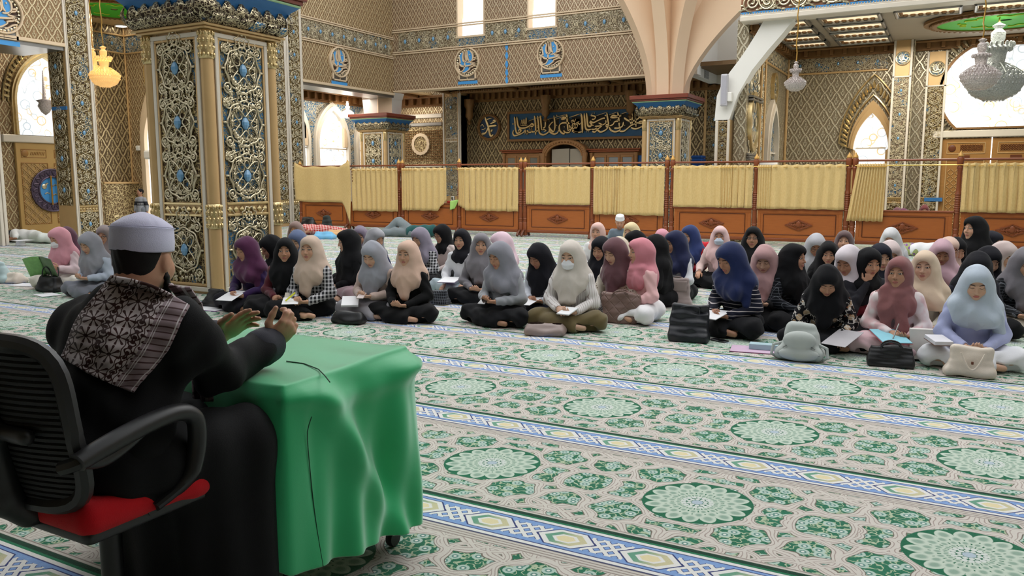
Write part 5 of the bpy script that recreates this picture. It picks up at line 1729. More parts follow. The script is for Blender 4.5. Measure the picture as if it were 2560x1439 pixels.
# clips, foot scales lying at the screen joints
def curtain_mat():
    M = Mat('khaki_curtain', 0.75, 0.0, spec=0.25)
    x, y, z = M.coord()
    n = M.noise(60, 2, M.comb(x * 1.0, y * 1.0, z * .4))
    M.base(M.mix(n, srgb(212, 178, 112), srgb(236, 208, 148)))
    M.set('Sheen Weight', .15)
    M.bump(n, .15, .003)
    return M.m
CURT = curtain_mat()
def curtain(label, segs, zb, zt=1.735, seed=0, warp=None, slant=(0, 0), rings=True):
    """segs: list of (x0, x1, folds, depth): pleats across the width; warp(u, v) -> dx, dy, dz"""
    rnd = random.Random(seed)
    xa, xb = segs[0][0], segs[-1][1]
    cx = (xa + xb) / 2
    root = thing('curtain', label, 'curtain', (cx, SY - .05, 0), group='khaki curtains on the screens')
    cols = []
    for (a, b, nf, dp) in segs:
        n = max(8, int(nf * 8))
        ph = rnd.random() * 6
        for i in range(n):
            t = i / n
            cols.append((a + (b - a) * t, dp, 2 * pi * nf * t + ph, rnd.random()))
    cols.append((xb, segs[-1][3], cols[-1][2] + .5, .5))
    nv = 14
    N = len(cols)
    m = MB()
    vs = []
    for j in range(nv + 1):
        v = j / nv
        for i, (x, dp, ph, r) in enumerate(cols):
            u = (x - xa) / (xb - xa)
            amp = dp * (0.75 + .35 * v)
            soft = ph + .35 * sin(3 * v + i * .05)
            xx = x - cx + dp * .35 * sin(2 * ph) * (1 - .3 * v) + slant[0] * v * (1 - u) + slant[1] * v * u
            yy = -amp * (0.5 + 0.5 * sin(soft)) - .012
            zz = zt + (zb - zt) * v + (.006 * sin(ph * .5 + seed) * (v > .99)) + (.012 * sin(ph) * (v < .01))
            if warp:
                d = warp(u, v); xx += d[0]; yy += d[1]; zz += d[2]
            vs.append((xx, yy, zz))
    fs = [(j * N + i, j * N + i + 1, (j + 1) * N + i + 1, (j + 1) * N + i) for j in range(nv) for i in range(N - 1)]
    m.add(vs, fs)
    o = m.build('fabric', CURT, root, angle=None)
    md = o.modifiers.new('thick', 'SOLIDIFY'); md.thickness = .006
    if rings:
        m = MB()
        for (a, b, nf, dp) in segs:
            k = max(2, int(nf))
            for i in range(k):
                x = a + (b - a) * (i + .5) / k - cx
                m.tube([(x - .045, -.075, zt - .055), (x + .045, -.075, zt - .05)], .010, 5)
        m.build('rod_glimpse', MT['brass'], root)
    return root
X_ = lambda px: pY(px, 425, SY).x
def loose(u, v):
    e = max(0, .16 - u) / .16; g = max(0, u - .80) / .20
    sag = -.10 * sin(pi * min(1, max(0, (u - .1) / .75))) * (1 - v) * 0
    return (-.02 * e * v, -.03 * (e + g) * sin(9 * u + 5 * v), .13 * e * (1 - v) ** 2 + .14 * g * (1 - v) ** 3 + (-.30 * e + .04 * (1 - e)) * 0 + (-.62 * max(0, u - .86) / .14 + .03 * e) * v)
curtain('loose plain curtain thrown over the first screen, its corner trailing down to the floor', [(X_(741), X_(880), 3.2, .035)], .78, 1.80, 1, loose, rings=False)
m = MB()
for i in range(6):
    m.lathe([(.012, 0), (.020, .004), (.012, .008)], 10)
    n = 30
    for q in range(len(m.v) - n, len(m.v)):
        x, y, z = m.v[q]; m.v[q] = (x, -z, y)
        m.v[q] = (m.v[q][0] + i * .004, m.v[q][1], m.v[q][2] - i * .085)
q = pY(879, 414, SY - .14); o = m.build('eyelets', MT['wood_dark']); o.location = (q.x, SY - .14, q.z)
tag(o, 'vertical row of dark eyelets at the edge of the loose curtain', 'eyelet')
curtain('pleated curtain next to the loose one, on the first screen', [(X_(884), X_(1000), 9.5, .05)], .555, seed=2)
curtain('curtain left of the gap with the green cloth', [(X_(1009), X_(1036), 4, .045), (X_(1036), X_(1120), 5.5, .05)], .60, seed=3, warp=lambda u, v: (.05 * max(0, u - .7) * v, 0, .30 * max(0, (u - .8) / .2) * max(0, v - .6) / .4 + 0))
curtain('curtain right of the gap, its left corner hitched up', [(X_(1150), X_(1166), 3, .05), (X_(1166), X_(1204), 2.5, .06), (X_(1204), X_(1298), 7, .05)], .625, seed=4, warp=lambda u, v: (.10 * max(0, .18 - u) * sin(pi * v), 0, .30 * max(0, .16 - u) / .16 * max(0, v - .55)))
curtain('curtain with the board showing whole below it, left of the white capped man', [(X_(1318), X_(1342), 5, .045), (X_(1342), X_(1478), 6.5, .05)], .815, seed=5)
curtain('long pleated curtain directly behind the white capped man', [(X_(1488), X_(1540), 4.5, .06), (X_(1540), X_(1556), 2, .07), (X_(1556), X_(1664), 5.5, .05)], .60, seed=6)
curtain('curtain left of the single post below the white arch', [(X_(1689), X_(1806), 5, .05), (X_(1806), X_(1832), 4, .05), (X_(1832), X_(1884), 3, .05)], .81, seed=7)
curtain('wide smooth curtain right of the single post below the white arch', [(X_(1898), X_(1928), 5, .04), (X_(1928), X_(2114), 7, .045)], .80, seed=8)
curtain('narrow tightly gathered curtain at the double posts on the right', [(X_(2146), X_(2216), 11, .06)], .58, seed=9, slant=(-.16, .0))
curtain('rightmost curtain, beige with dark deep pleats', [(X_(2406), X_(2440), 2, .07), (X_(2440), 1.9, 10, .075)], .795, seed=10)
# things left on the screen ledge in the gap
q = pY(1131, 508, SY - .02)
m = MB(); m.bbox(-.05, .05, -.03, .03, 0, .18, .008); tag(link('white_box', m.mesh('white_box', MT['white']), None, (q.x, SY, .81)), 'white carton on the screen ledge in the gap between curtains', 'box')
m = MB(); m.bbox(-.07, .07, -.03, .03, 0, .06, .02); tag(link('red_cloth', m.mesh('red_cloth', plain('red_cloth', srgb(206, 54, 40), .8)), None, (q.x - .10, SY - .02, .81)), 'small red cloth on the screen ledge beside the white carton', 'cloth')
m = MB(); m.grid(lambda u, v: (-.13 + .26 * u * (1 - .5 * v) , -.075 - .03 * sin(5 * u) - .01 * v, .86 - .24 * v + .05 * u), 8, 8); o = m.build('green_cloth', plain('lime_cloth', srgb(178, 226, 122), .8, 0, .1, 12)); o.location = (q.x + .10, SY, 0)
o.modifiers.new('thick', 'SOLIDIFY').thickness = .01
tag(o, 'bright lime green cloth hanging over the screen ledge in the curtain gap', 'cloth')
# ------------------------------------------------------------------ implicit surfaces -> smooth closed meshes (bodies, clothes, soft bags)
def v3(*a): return np.array(a, np.float32)
def rotm(yaw=0.0, pitch=0.0, roll=0.0):
    """yaw about z, pitch tips the face (-y) down, roll tips to the side"""
    cy, sy, cp, sp, cr, sr = cos(yaw), sin(yaw), cos(pitch), sin(pitch), cos(roll), sin(roll)
    Rz = np.array([[cy, -sy, 0], [sy, cy, 0], [0, 0, 1]]); Rx = np.array([[1, 0, 0], [0, cp, -sp], [0, sp, cp]]); Ry = np.array([[cr, 0, sr], [0, 1, 0], [-sr, 0, cr]])
    return (Rz @ Rx @ Ry).astype(np.float32)

class Sdf:
    def __init__(s): s.ops = []
    def cap(s, a, b, ra, rb=None, k=0.02, sub=False, sc=None):
        s.ops.append(('c', np.asarray(a, np.float32), np.asarray(b, np.float32), ra, ra if rb is None else rb, k, sub, sc)); return s
    def ell(s, c, r, k=0.02, R=None, sub=False):
        s.ops.append(('e', np.asarray(c, np.float32), np.asarray(r, np.float32), R, k, sub)); return s
    def box(s, c, h, rad, k=0.01, R=None, sub=False):
        s.ops.append(('b', np.asarray(c, np.float32), np.asarray(h, np.float32) - rad, rad, R, k, sub)); return s
    def chain(s, pts, rs, k=0.015):
        for i in range(len(pts) - 1): s.cap(pts[i], pts[i + 1], rs[i], rs[i + 1], k)
        return s
    def disp(s, fn): s.ops.append(('d', fn)); return s
    def floor(s, z): s.ops.append(('f', z)); return s
    def _d(s, o, P):
        if o[0] == 'c':
            _, a, b, ra, rb, k, sub, sc = o
            ba = b - a; pa = P - a
            h = np.clip((pa @ ba) / (ba @ ba + 1e-9), 0, 1)
            q = pa - h[:, None] * ba
            if sc is not None:
                q = q / sc
                return (np.sqrt((q * q).sum(1)) - (ra + (rb - ra) * h)) * float(np.min(sc))
            return np.sqrt(np.einsum('ij,ij->i', q, q)) - (ra + (rb - ra) * h)
        if o[0] == 'e':
            _, c, r, R, k, sub = o
            q = P - c
            if R is not None: q = q @ R
            q = q / r
            k0 = np.sqrt(np.einsum('ij,ij->i', q, q)); q = q / r
            return k0 * (k0 - 1) / (np.sqrt(np.einsum('ij,ij->i', q, q)) + 1e-6)
        _, c, h, rad, R, k, sub = o
        q = P - c
        if R is not None: q = q @ R
        q = np.abs(q) - h
        return np.sqrt((np.maximum(q, 0) ** 2).sum(1)) + np.minimum(q.max(1), 0) - rad
    def reach(s, Cn):
        """distance from every shape to every point of Cn (displacements and the floor always count)"""
        return np.stack([np.full(len(Cn), -9.0, np.float32) if o[0] in 'df' else s._d(o, Cn) for o in s.ops])
    def __call__(s, P, use=None):
        f = np.full(len(P), 9.0, np.float32)
        for i, o in enumerate(s.ops):
            if use is not None and not use[i]: continue
            if o[0] == 'd':
                f = f + o[1](P)
            elif o[0] == 'f':
                f = np.maximum(f, o[1] - P[:, 2])
            else:
                d = s._d(o, P)
                k, sub = (o[5], o[6]) if o[0] == 'c' else (o[4], o[5]) if o[0] == 'e' else (o[5], o[6])
                if sub:
                    h = np.clip(0.5 - 0.5 * (f + d) / k, 0, 1)
                    f = f + (-d - f) * h + k * h * (1 - h)
                else:
                    h = np.clip(0.5 + 0.5 * (f - d) / k, 0, 1)
                    f = f + (d - f) * h - k * h * (1 - h)
        return f

def surface(f, lo, hi, res, B=6):
    """surface nets over only the blocks that the surface passes through; returns verts, quads"""
    lo = np.asarray(lo, np.float32); hi = np.asarray(hi, np.float32)
    nb = np.maximum(1, np.ceil((hi - lo) / (res * B)).astype(int))
    n = nb * B + 1
    g = np.stack(np.meshgrid(*[np.arange(k) for k in nb], indexing='ij'), -1).reshape(-1, 3)
    cen = lo + (g + 0.5) * (B * res)
    fc = f(cen.astype(np.float32))
    near = np.abs(fc) < B * res * 0.866 * 1.25 + 0.012
    F = np.repeat(np.repeat(np.repeat(np.where(fc < 0, -1.0, 1.0).reshape(nb), B, 0), B, 1), B, 2).astype(np.float32)
    F = np.pad(F, ((0, 1),) * 3, mode='edge')
    mask = np.zeros(n, bool)
    for (i, j, k) in g[near]:
        mask[i * B:i * B + B + 1, j * B:j * B + B + 1, k * B:k * B + B + 1] = True
    ids = np.argwhere(mask)
    if len(ids) == 0: return np.zeros((0, 3)), np.zeros((0, 4), int)
    P = (lo + ids * res).astype(np.float32)
    vals = np.empty(len(P), np.float32)
    G = B * 3
    sb = ids // G
    key = (sb[:, 0] * 4096 + sb[:, 1]) * 4096 + sb[:, 2]
    order = np.argsort(key, kind='stable')
    uk, st = np.unique(key[order], return_index=True)
    cs = lo + (np.stack([uk // (4096 * 4096), uk // 4096 % 4096, uk % 4096], 1) * G + (G - 1) * .5) * res
    near_op = f.reach(cs.astype(np.float32)) < G * res * .87 + .075
    for j, a in enumerate(st):
        sel = order[a:(st[j + 1] if j + 1 < len(st) else None)]
        vals[sel] = f(P[sel], near_op[:, j])
    F[mask] = vals
    ins = F < 0
    cnt = np.zeros(n - 1, np.int8)
    for dx in (0, 1):
        for dy in (0, 1):
            for dz in (0, 1):
                cnt += ins[dx:n[0] - 1 + dx, dy:n[1] - 1 + dy, dz:n[2] - 1 + dz]
    act = (cnt > 0) & (cnt < 8)
    cells = np.argwhere(act)
    m = len(cells)
    acc = np.zeros((m, 3), np.float32); num = np.zeros(m, np.float32)
    c0, c1, c2 = cells.T
    for ax in range(3):
        o = [a for a in range(3) if a != ax]
        for p in (0, 1):
            for q in (0, 1):
                s0 = [0, 0, 0]; s0[o[0]] = p; s0[o[1]] = q
                s1 = list(s0); s1[ax] = 1
                f0 = F[c0 + s0[0], c1 + s0[1], c2 + s0[2]]; f1 = F[c0 + s1[0], c1 + s1[1], c2 + s1[2]]
                x = (f0 < 0) != (f1 < 0)
                t = np.where(x, f0 / np.where(x, f0 - f1, 1), 0)
                acc[:, ax] += np.where(x, t, 0); acc[:, o[0]] += np.where(x, p, 0); acc[:, o[1]] += np.where(x, q, 0); num += x
    V = lo + (cells + acc / num[:, None]) * res
    idx = -np.ones(n - 1, np.int32); idx[c0, c1, c2] = np.arange(m)
    Q = []
    for ax in range(3):
        o = [(ax + 1) % 3, (ax + 2) % 3]
        sl0 = [slice(None)] * 3; sl1 = [slice(None)] * 3
        sl0[ax] = slice(0, n[ax] - 1); sl1[ax] = slice(1, n[ax])
        for a in o:
            sl0[a] = slice(1, n[a] - 1); sl1[a] = slice(1, n[a] - 1)
        A = ins[tuple(sl0)]; Bn = ins[tuple(sl1)]
        e = np.argwhere(A != Bn)
        if len(e) == 0: continue
        e[:, o[0]] += 1; e[:, o[1]] += 1
        inside = ins[e[:, 0], e[:, 1], e[:, 2]]
        def at(da, db):
            c = e.copy(); c[:, o[0]] += da; c[:, o[1]] += db
            return idx[c[:, 0], c[:, 1], c[:, 2]]
        q = np.stack([at(-1, -1), at(0, -1), at(0, 0), at(-1, 0)], 1)
        q[~inside] = q[~inside][:, ::-1]
        Q.append(q)
    Q = np.concatenate(Q)
    Q = Q[(Q >= 0).all(1)]
    return V, Q

def np_mesh(name, V, Q, mats, attrs=None):
    me = bpy.data.meshes.new(name)
    me.vertices.add(len(V)); me.vertices.foreach_set('co', np.asarray(V, np.float32).ravel())
    me.loops.add(len(Q) * 4); me.loops.foreach_set('vertex_index', np.asarray(Q, np.int32).ravel())
    me.polygons.add(len(Q)); me.polygons.foreach_set('loop_start', np.arange(0, len(Q) * 4, 4, dtype=np.int32))
    me.polygons.foreach_set('use_smooth', np.ones(len(Q), bool))
    for k, a in (attrs or {}).items():
        at = me.attributes.new(k, 'FLOAT_VECTOR', 'POINT'); at.data.foreach_set('vector', np.asarray(a, np.float32).ravel())
    for m in (mats if isinstance(mats, (list, tuple)) else [mats]): me.materials.append(m)
    me.update(calc_edges=True)

    return me

def sdf_obj(name, f, lo, hi, res, mats, parent=None, attr=None):
    V, Q = surface(f, lo, hi, res)
    return link(name, np_mesh(name, V, Q, mats, {'fc': attr(V)} if attr else None), parent)

def hand_sdf(f, W, d, nrm, side, sc=1.0, curl=0.5, spread=0.10, thumb=0.5, k=0.006, pen=False):
    """palm and five separate fingers; W wrist, d towards the fingers, nrm out of the palm, side = +1/-1 which side the thumb leaves"""
    d = np.asarray(d, float); d /= np.linalg.norm(d)
    nrm = np.asarray(nrm, float); nrm -= d * (nrm @ d); nrm /= np.linalg.norm(nrm)
    t = np.cross(d, nrm) * side                      # towards the thumb
    W = np.asarray(W, float)
    R = np.stack([t, d, nrm], 1).astype(np.float32)
    f.ell(W + d * .045 * sc, v3(.040, .050, .0165) * sc, .012, R)
    L = (.068, .078, .072, .056)
    out = []
    for i in range(4):
        off = (.0285 - .019 * i)
        p = W + d * (.082 - .004 * abs(i - 1)) * sc + t * off * sc
        ang = (-spread * (i - 1.3))
        dd = d * cos(ang) - t * sin(ang) * -1
        dd = d + t * (-(i - 1.4)) * spread * .5
        dd /= np.linalg.norm(dd)
        r = (.0088, .0092, .0086, .0076)[i] * sc
        c = (curl if not hasattr(curl, '__len__') else curl[i])
        pts = [W + d * .045 * sc + t * off * .8 * sc, p]
        a = 0.0
        q = p
        for j, fr in enumerate((.45, .31, .24)):
            a += c * (.75, 1.0, .7)[j]
            q = q + (dd * cos(a) + nrm * sin(a)) * L[i] * fr * sc
            pts.append(q)
        f.chain(pts, [r * 1.15, r * 1.1, r, r * .93, r * .8], k)
        out.append(q)
    b = W + d * .022 * sc + t * .026 * sc
    td = d * .62 + t * .72 + nrm * (.10 + .4 * thumb); td /= np.linalg.norm(td)
    q1 = b + td * .038 * sc
    td2 = d * .85 + t * (.35 - .5 * thumb) + nrm * (.15 + .6 * thumb); td2 /= np.linalg.norm(td2)
    q2 = q1 + td2 * .030 * sc; q3 = q2 + (td2 * .8 + d * .2) * .024 * sc
    f.chain([b, q1, q2, q3], [.0145 * sc, .0108 * sc, .0098 * sc, .0080 * sc], .008)
    return out

def head_sdf(f, Hc, R, sc=1.0, male=False, nose=1.0, k0=.03, ears=False):
    T = lambda x, y, z: Hc + R @ v3(x, y, z) * sc
    f.ell(T(0, .012, .028), v3(.076, .094, .090) * sc, k0, R)
    f.ell(T(0, -.026, -.042), v3(.059, .058, .070) * sc, .035, R)
    f.ell(T(0, -.062, -.092), v3(.024, .020, .018) * sc, .030, R)
    for s in (-1, 1):
        f.ell(T(s * .036, -.058, -.026), v3(.026, .022, .026) * sc, .028, R)
        f.ell(T(s * .031, -.094, .013), v3(.017, .014, .011) * sc, .014, R, sub=True)
        f.ell(T(s * .031, -.0705, .011), v3(.0155, .0150, .0115) * sc, .006, R)
        f.cap(T(s * .012, -.085, .030), T(s * .046, -.074, .031), .0070 * sc, .0055 * sc, .012)
        f.ell(T(s * .0125, -.090, -.026), v3(.0085, .009, .0065) * sc, .008, R)
        if ears:
            f.ell(T(s * .076, .012, -.004), v3(.010, .020, .031) * sc, .010, R)
    f.cap(T(0, -.082, .018), T(0, -.103, -.021), .0078 * sc, .0105 * sc * nose, .012)
    f.ell(T(0, -.086, -.0525), v3(.0215, .0085, .0052) * sc, .006, R)
    f.ell(T(0, -.085, -.0625), v3(.0185, .0090, .0062) * sc, .006, R)
# ------------------------------------------------------------------ skin with painted features (in the head's own coordinates) and cloth
_SK = {}
def skin_mat(tone, eyes='open', brow=1.0, lip=(172, 96, 92), beard=0.0):
    key = (tone, eyes, lip, beard)
    if key in _SK: return _SK[key]
    M = Mat('skin_' + eyes, 0.52, 0.0, spec=0.35)
    x, y, z = M.attr('fc')
    ax = x.abs()
    n = M.noise(18, 2, M.vec)
    base = srgb(*tone)
    col = M.mix(n, tuple(c * .90 for c in base), tuple(min(1, c * 1.08) for c in base))
    front = y.step(-.050, -.060)
    # cheeks
    col = M.mix(hyp((ax - .040) / .022, (z + .028) / .018).step(1.2, .1) * front * .35, col, tuple([base[0] * 1.02, base[1] * .78, base[2] * .74]))
    # lips
    lp = hyp(x / .0225, (z + .0575) / .0105)
    col = M.mix(lp.step(1.05, .85) * front * .8, col, srgb(*lip))
    col = M.mix(((z + .0572).abs().step(.0018, .0008)) * ax.step(.022, .018) * front * .8, col, srgb(96, 50, 48))
    # nostrils
    col = M.mix(hyp((ax - .008) / .0045, (z + .0335) / .003).step(1.1, .8) * front * .6, col, srgb(92, 56, 46))
    # brows
    bz = z - .0355 + (ax - .030) * (ax - .030) * 9.0
    col = M.mix(bz.abs().step(.0040, .0022) * (ax - .030).abs().step(.0195, .015) * front * brow * .85, col, srgb(52, 36, 32))
    if eyes == 'open':
        ex, ez = ax - .0315, z - .0115
        e = hyp(ex / .0138, ez / .0052)
        col = M.mix(e.step(1.35, 1.12) * front, col, srgb(40, 27, 25))
        col = M.mix(e.step(1.02, .92) * front, col, srgb(206, 192, 182))
        col = M.mix(hyp(ex, ez - .0005).step(.0070, .0060) * e.step(1.05, .95) * front, col, srgb(34, 20, 16))
        col = M.mix(hyp(ex + .002, ez - .0025).step(.0017, .0010) * front, col, (.9, .9, .9))
    else:
        ex, ez = ax - .0315, z - .0065 + (ax - .0315) * (ax - .0315) * -14.0
        col = M.mix(ez.abs().step(.0030, .0014) * ex.abs().step(.0165, .0135) * front, col, srgb(42, 28, 26))
        col = M.mix((z - .0175).abs().step(.0022, .0010) * ex.abs().step(.015, .010) * front * .4, col, srgb(120, 80, 66))
    if beard:
        bd = (z + .05).step(.0, -.035) * y.step(.03, .0) * z.gt(-.135)
        col = M.mix(bd * beard * (n * .5 + .6), col, srgb(28, 24, 24))
    M.base(col)
    _SK[key] = M.m
    return M.m

_CL = {}
def cloth(rgb, pat=None, rough=0.85, sheen=0.25):
    key = (rgb, pat)
    if key in _CL: return _CL[key]
    M = Mat('cloth_' + (pat or 'plain'), rough, 0.0, spec=0.2)
    x, y, z = M.coord()
    c = srgb(*rgb)
    n = M.noise(7, 3, M.vec)
    col = M.mix(n, tuple(k * .88 for k in c), tuple(min(1, k * 1.08) for k in c))
    if pat == 'plaid':
        a = ((x + y * .5) * 24).frac(); b = (z * 26).frac()
        la, lb = (a - .5).abs().step(.20, .16), (b - .5).abs().step(.20, .16)
        col = M.mix((la + lb) * .5, srgb(26, 26, 32), srgb(214, 212, 216))
        col = M.mix((((x + y * .5) * 24 + .25).frac() - .5).abs().step(.06, .03) * .6, col, srgb(236, 236, 236))
    elif pat == 'stripe':            # navy with thin pale lines
        col = M.mix(((z * 27 + (x * 1.5).abs() * .3).frac() - .5).abs().step(.10, .06), srgb(26, 28, 44), srgb(206, 196, 196))
    elif pat == 'vstripe':           # white with thin brown lines
        col = M.mix((((x + y) * 30).frac() - .5).abs().step(.10, .05) * .75, srgb(234, 228, 226), srgb(140, 110, 104))
    elif pat == 'floral':
        v = M.voro(34, M.vec)
        col = M.mix(v.step(.30, .22), srgb(232, 222, 206), srgb(122, 98, 86))
        col = M.mix(v.step(.12, .06), col, srgb(206, 150, 120))
    elif pat == 'batik':
        v = M.voro(13, M.vec); w = (M.noise(16, 2, M.vec) - .5).abs()
        col = M.mix(v.step(.44, .36), srgb(24, 22, 26), srgb(198, 170, 138))
        col = M.mix(w.step(.03, .015), col, srgb(228, 222, 216))
        col = M.mix(M.voro(20, M.vec, out=0).step(.17, .11), col, srgb(146, 74, 44))
    elif pat == 'grid':
        a = ((x + y) * 34).frac(); b = (z * 34).frac()
        col = M.mix(((a - .5).abs().step(.07, .04)).max((b - .5).abs().step(.07, .04)), srgb(24, 26, 32), srgb(112, 116, 124))
    elif pat == 'speckle':
        col = M.mix(M.noise(120, 2, M.vec).step(.56, .62), c, srgb(190, 186, 182))
    elif pat == 'tiedye':
        col = M.mix(M.noise(9, 2, M.vec).step(.40, .62), srgb(238, 226, 226), srgb(228, 190, 192))
    elif pat == 'redcheck':
        a = ((x + y * .4) * 14).frac(); b = (z * 14 + y * 9).frac()
        col = M.mix((a.lt(.5) * .5 + b.lt(.5) * .5), srgb(190, 44, 44), srgb(232, 190, 184))
    elif pat == 'purplegreen':
        v = M.voro(11, M.vec)
        col = M.mix(v.step(.42, .36), srgb(160, 168, 112), srgb(118, 64, 150))
        col = M.mix(v.step(.16, .1), col, srgb(206, 206, 176))
    M.base(col)
    M.set('Sheen Weight', sheen if max(rgb) > 70 else sheen * .2)
    M.bump(M.noise(340, 1, M.vec) + M.noise(22, 2, M.vec) * 1.6, 0.22, 0.004)
    _CL[key] = M.m
    return M.m

# ------------------------------------------------------------------ seated figure
HIJ, TONES = {}, ((206, 160, 132), (190, 142, 114), (214, 172, 146), (176, 128, 102))
FIG = []
def figure(label, px, py, yaw, hij, top, leg, arms='lap', legs='cross', style='long', lean=.16, hy=0.0, hp=.15, roll=0.0, sc=1.0, tone=0, eyes=None, mask=None, glasses=False,
           top_pat=None, leg_pat=None, male=False, cap=None, hair=None, z_add=0.0, face=True, at=None, group=None, hands=True, cape=None, no_body_below=False, zh=None, lip=(176, 100, 96)):
    """px, py: where the top of the head stands in the photograph; yaw 0 faces the camera side of the hall (-Y), positive turns to the figure's left"""
    hip_z = .20 if legs == 'kneel' else .105
    sc *= .945
    U = v3(0, -sin(lean), cos(lean))
    B = v3(0, .03, hip_z)
    N = B + U * .435
    l2 = lean + .45 * hp
    U2 = v3(0, -sin(l2), cos(l2))
    R = rotm(hy, hp, roll)
    Hc = N + U2 * .070 + R @ v3(0, -.012, .102)
    ztop = float((Hc + R @ v3(0, .015, .150))[2]) * sc + z_add
    if at is None:
        hp_w = pz(px, py, ztop)
        tip = (Hc + R @ v3(0, .015, .150)) * sc
        cyw, syw = cos(yaw), sin(yaw)
        ox, oy = hp_w.x - (tip[0] * cyw - tip[1] * syw), hp_w.y - (tip[0] * syw + tip[1] * cyw)
    else:
        ox, oy = at
    dist = math.hypot(ox, oy)
    res = max(.0042, .0042 * dist / 8.2) / sc
    root = thing('person', label, 'person', (ox, oy, z_add), yaw, group or 'people seated on the carpet')
    root.scale = (sc, sc, sc)
    sh = [N + v3(s * .150, .0, -.045) for s in (-1, 1)]           # right (-x), left (+x)
    # arms
    A = {'lap': ([v3(-.075, -.275, .195), v3(.075, -.265, .185)], [v3(-.225, -.05, .27), v3(.225, -.05, .27)]),
         'write': ([v3(-.055, -.285, .215), v3(.105, -.285, .190)], [v3(-.225, -.07, .27), v3(.225, -.05, .26)]),
         'phone': ([v3(-.075, -.27, .27), v3(.07, -.275, .255)], [v3(-.225, -.06, .27), v3(.225, -.05, .27)]),
         'read': ([v3(-.12, -.30, .30), v3(.12, -.30, .30)], [v3(-.23, -.10, .27), v3(.23, -.10, .27)]),
         'knees': ([v3(-.25, -.24, .225), v3(.23, -.26, .215)], [v3(-.25, -.03, .28), v3(.25, -.04, .28)]),
         'chin': ([N + v3(-.02, -.185, -.02), v3(.10, -.26, .19)], [v3(-.17, -.20, .26), v3(.22, -.06, .26)]),
         'low': ([v3(-.12, -.30, .13), v3(.13, -.28, .14)], [v3(-.235, -.08, .25), v3(.235, -.06, .25)])}[arms]
    wr, el = A
    if arms == 'chin': wr[0] = Hc + R @ v3(-.035, -.095, -.165)
    # legs
    if legs == 'cross':
        kn = [v3(-.315, -.205, .105), v3(.315, -.205, .105)]; an = [v3(.10, -.335, .06), v3(-.10, -.300, .065)]; ft = [v3(.20, -.30, .045), v3(-.20, -.27, .05)]
    elif legs == 'side':
        kn = [v3(-.30, -.26, .105), v3(-.06, -.36, .10)]; an = [v3(.12, -.18, .07), v3(.30, -.20, .065)]; ft = [v3(.25, -.12, .05), v3(.40, -.16, .05)]
    elif legs == 'long':
        kn = [v3(-.34, -.16, .13), v3(-.28, -.34, .10)]; an = [v3(-.02, -.36, .07), v3(.06, -.34, .07)]; ft = [v3(.10, -.36, .05), v3(.18, -.32, .05)]
    else:
        kn = [v3(-.13, -.36, .085), v3(.13, -.36, .085)]; an = [v3(-.11, .10, .06), v3(.11, .10, .06)]; ft = [v3(-.10, .20, .05), v3(.10, .20, .05)]
    # ---- body: one surface from the head through neck, trunk and arms to the fingers and feet
    f = Sdf()
    head_sdf(f, Hc, R, 1.1, male=male, ears=male)
    f.cap(Hc + R @ v3(0, .02, -.07), N + v3(0, .0, -.02), .046, .055, .03)
    f.cap(N + v3(0, .01, -.06), B + v3(0, 0, .02), .085, .10, .04)
    for i in (0, 1):
        s = (-1, 1)[i]
        f.cap(N + v3(0, 0, -.05), sh[i], .05, .05, .03); f.cap(sh[i], el[i], .043, .036, .02); f.cap(el[i], wr[i], .036, .0255, .015)
        if hands:
            o = wr[i]
            tgt = v3(0, -.37, .215) if arms in ('lap', 'phone', 'write', 'read') else o + v3(-s * .04, -.09, -.02)
            if arms == 'chin' and i == 0:
                hand_sdf(f, o, v3(.1, -.1, 1), v3(0, 1, 0), 1, .92, 1.1)
            elif arms == 'read':
                hand_sdf(f, o, v3(-s * .25, -.8, .3), v3(-s, .1, .5), 1 if s < 0 else -1, .92, .6)
            elif arms in ('knees', 'low'):
                hand_sdf(f, o, v3(s * .05, -1, -.45), v3(0, .2, -1), s * -1, .92, .35)
            elif arms == 'write' and i == 0:
                hand_sdf(f, o, v3(.55, -.75, -.10), v3(.55, .2, -.6), 1, .92, .85, thumb=.8)
            else:
                hand_sdf(f, o, v3(-s * .55, -.75, .05), v3(-s * .35, .1, .8), s * -1 if False else (-1 if s < 0 else 1), .92, .65)
        f.cap(B + v3(s * .09, 0, 0), kn[i], .075, .05, .03); f.cap(kn[i], an[i], .048, .034, .02)
        f.cap(an[i], ft[i], .032, .026, .02)
    f.floor(.012)
    def fc(V): return (np.asarray(V, np.float32) - Hc) @ R / 1.1
    ey = eyes or ('down' if hp > .28 else 'open')
    sdf_obj('body', f, (-.46, -.52, -.02), (.52, .34, 1.0), res * 1.36, skin_mat(TONES[tone % 4], ey, lip=lip, beard=.5 if male else 0), root, fc)
    # ---- top
    g = Sdf()
    g.cap(N + v3(0, .0, -.09), B + v3(0, .005, .03), .118, .128, .04, sc=v3(1.22, .88, 1))
    g.cap(sh[0] + v3(.015, .005, -.012), sh[1] + v3(-.015, .005, -.012), .068, .068, .05)
    for i in (0, 1):
        g.cap(sh[i] + v3(0, 0, -.008), el[i], .064, .056, .035)
        we = wr[i] + (el[i] - wr[i]) * .06
        g.cap(el[i], we, .057, .040, .03)
        g.cap(wr[i], wr[i] + (wr[i] - el[i]) / np.linalg.norm(wr[i] - el[i]) * .03, .024, .022, .008, sub=True)
    ph = (px * .013) % 6.28
    g.disp(lambda P: .0045 * np.sin(46 * P[:, 2] + 22 * P[:, 0] + 5 * np.sin(18 * P[:, 1] + ph)) * (np.abs(P[:, 0]) > .10) + .003 * np.sin(30 * P[:, 0] + 14 * P[:, 2] + ph))
    sdf_obj('top', g, (-.36, -.42, .02), (.36, .30, .75), res * 2.1, cloth(top, top_pat), root)
    # ---- skirt or trousers
    q = Sdf()
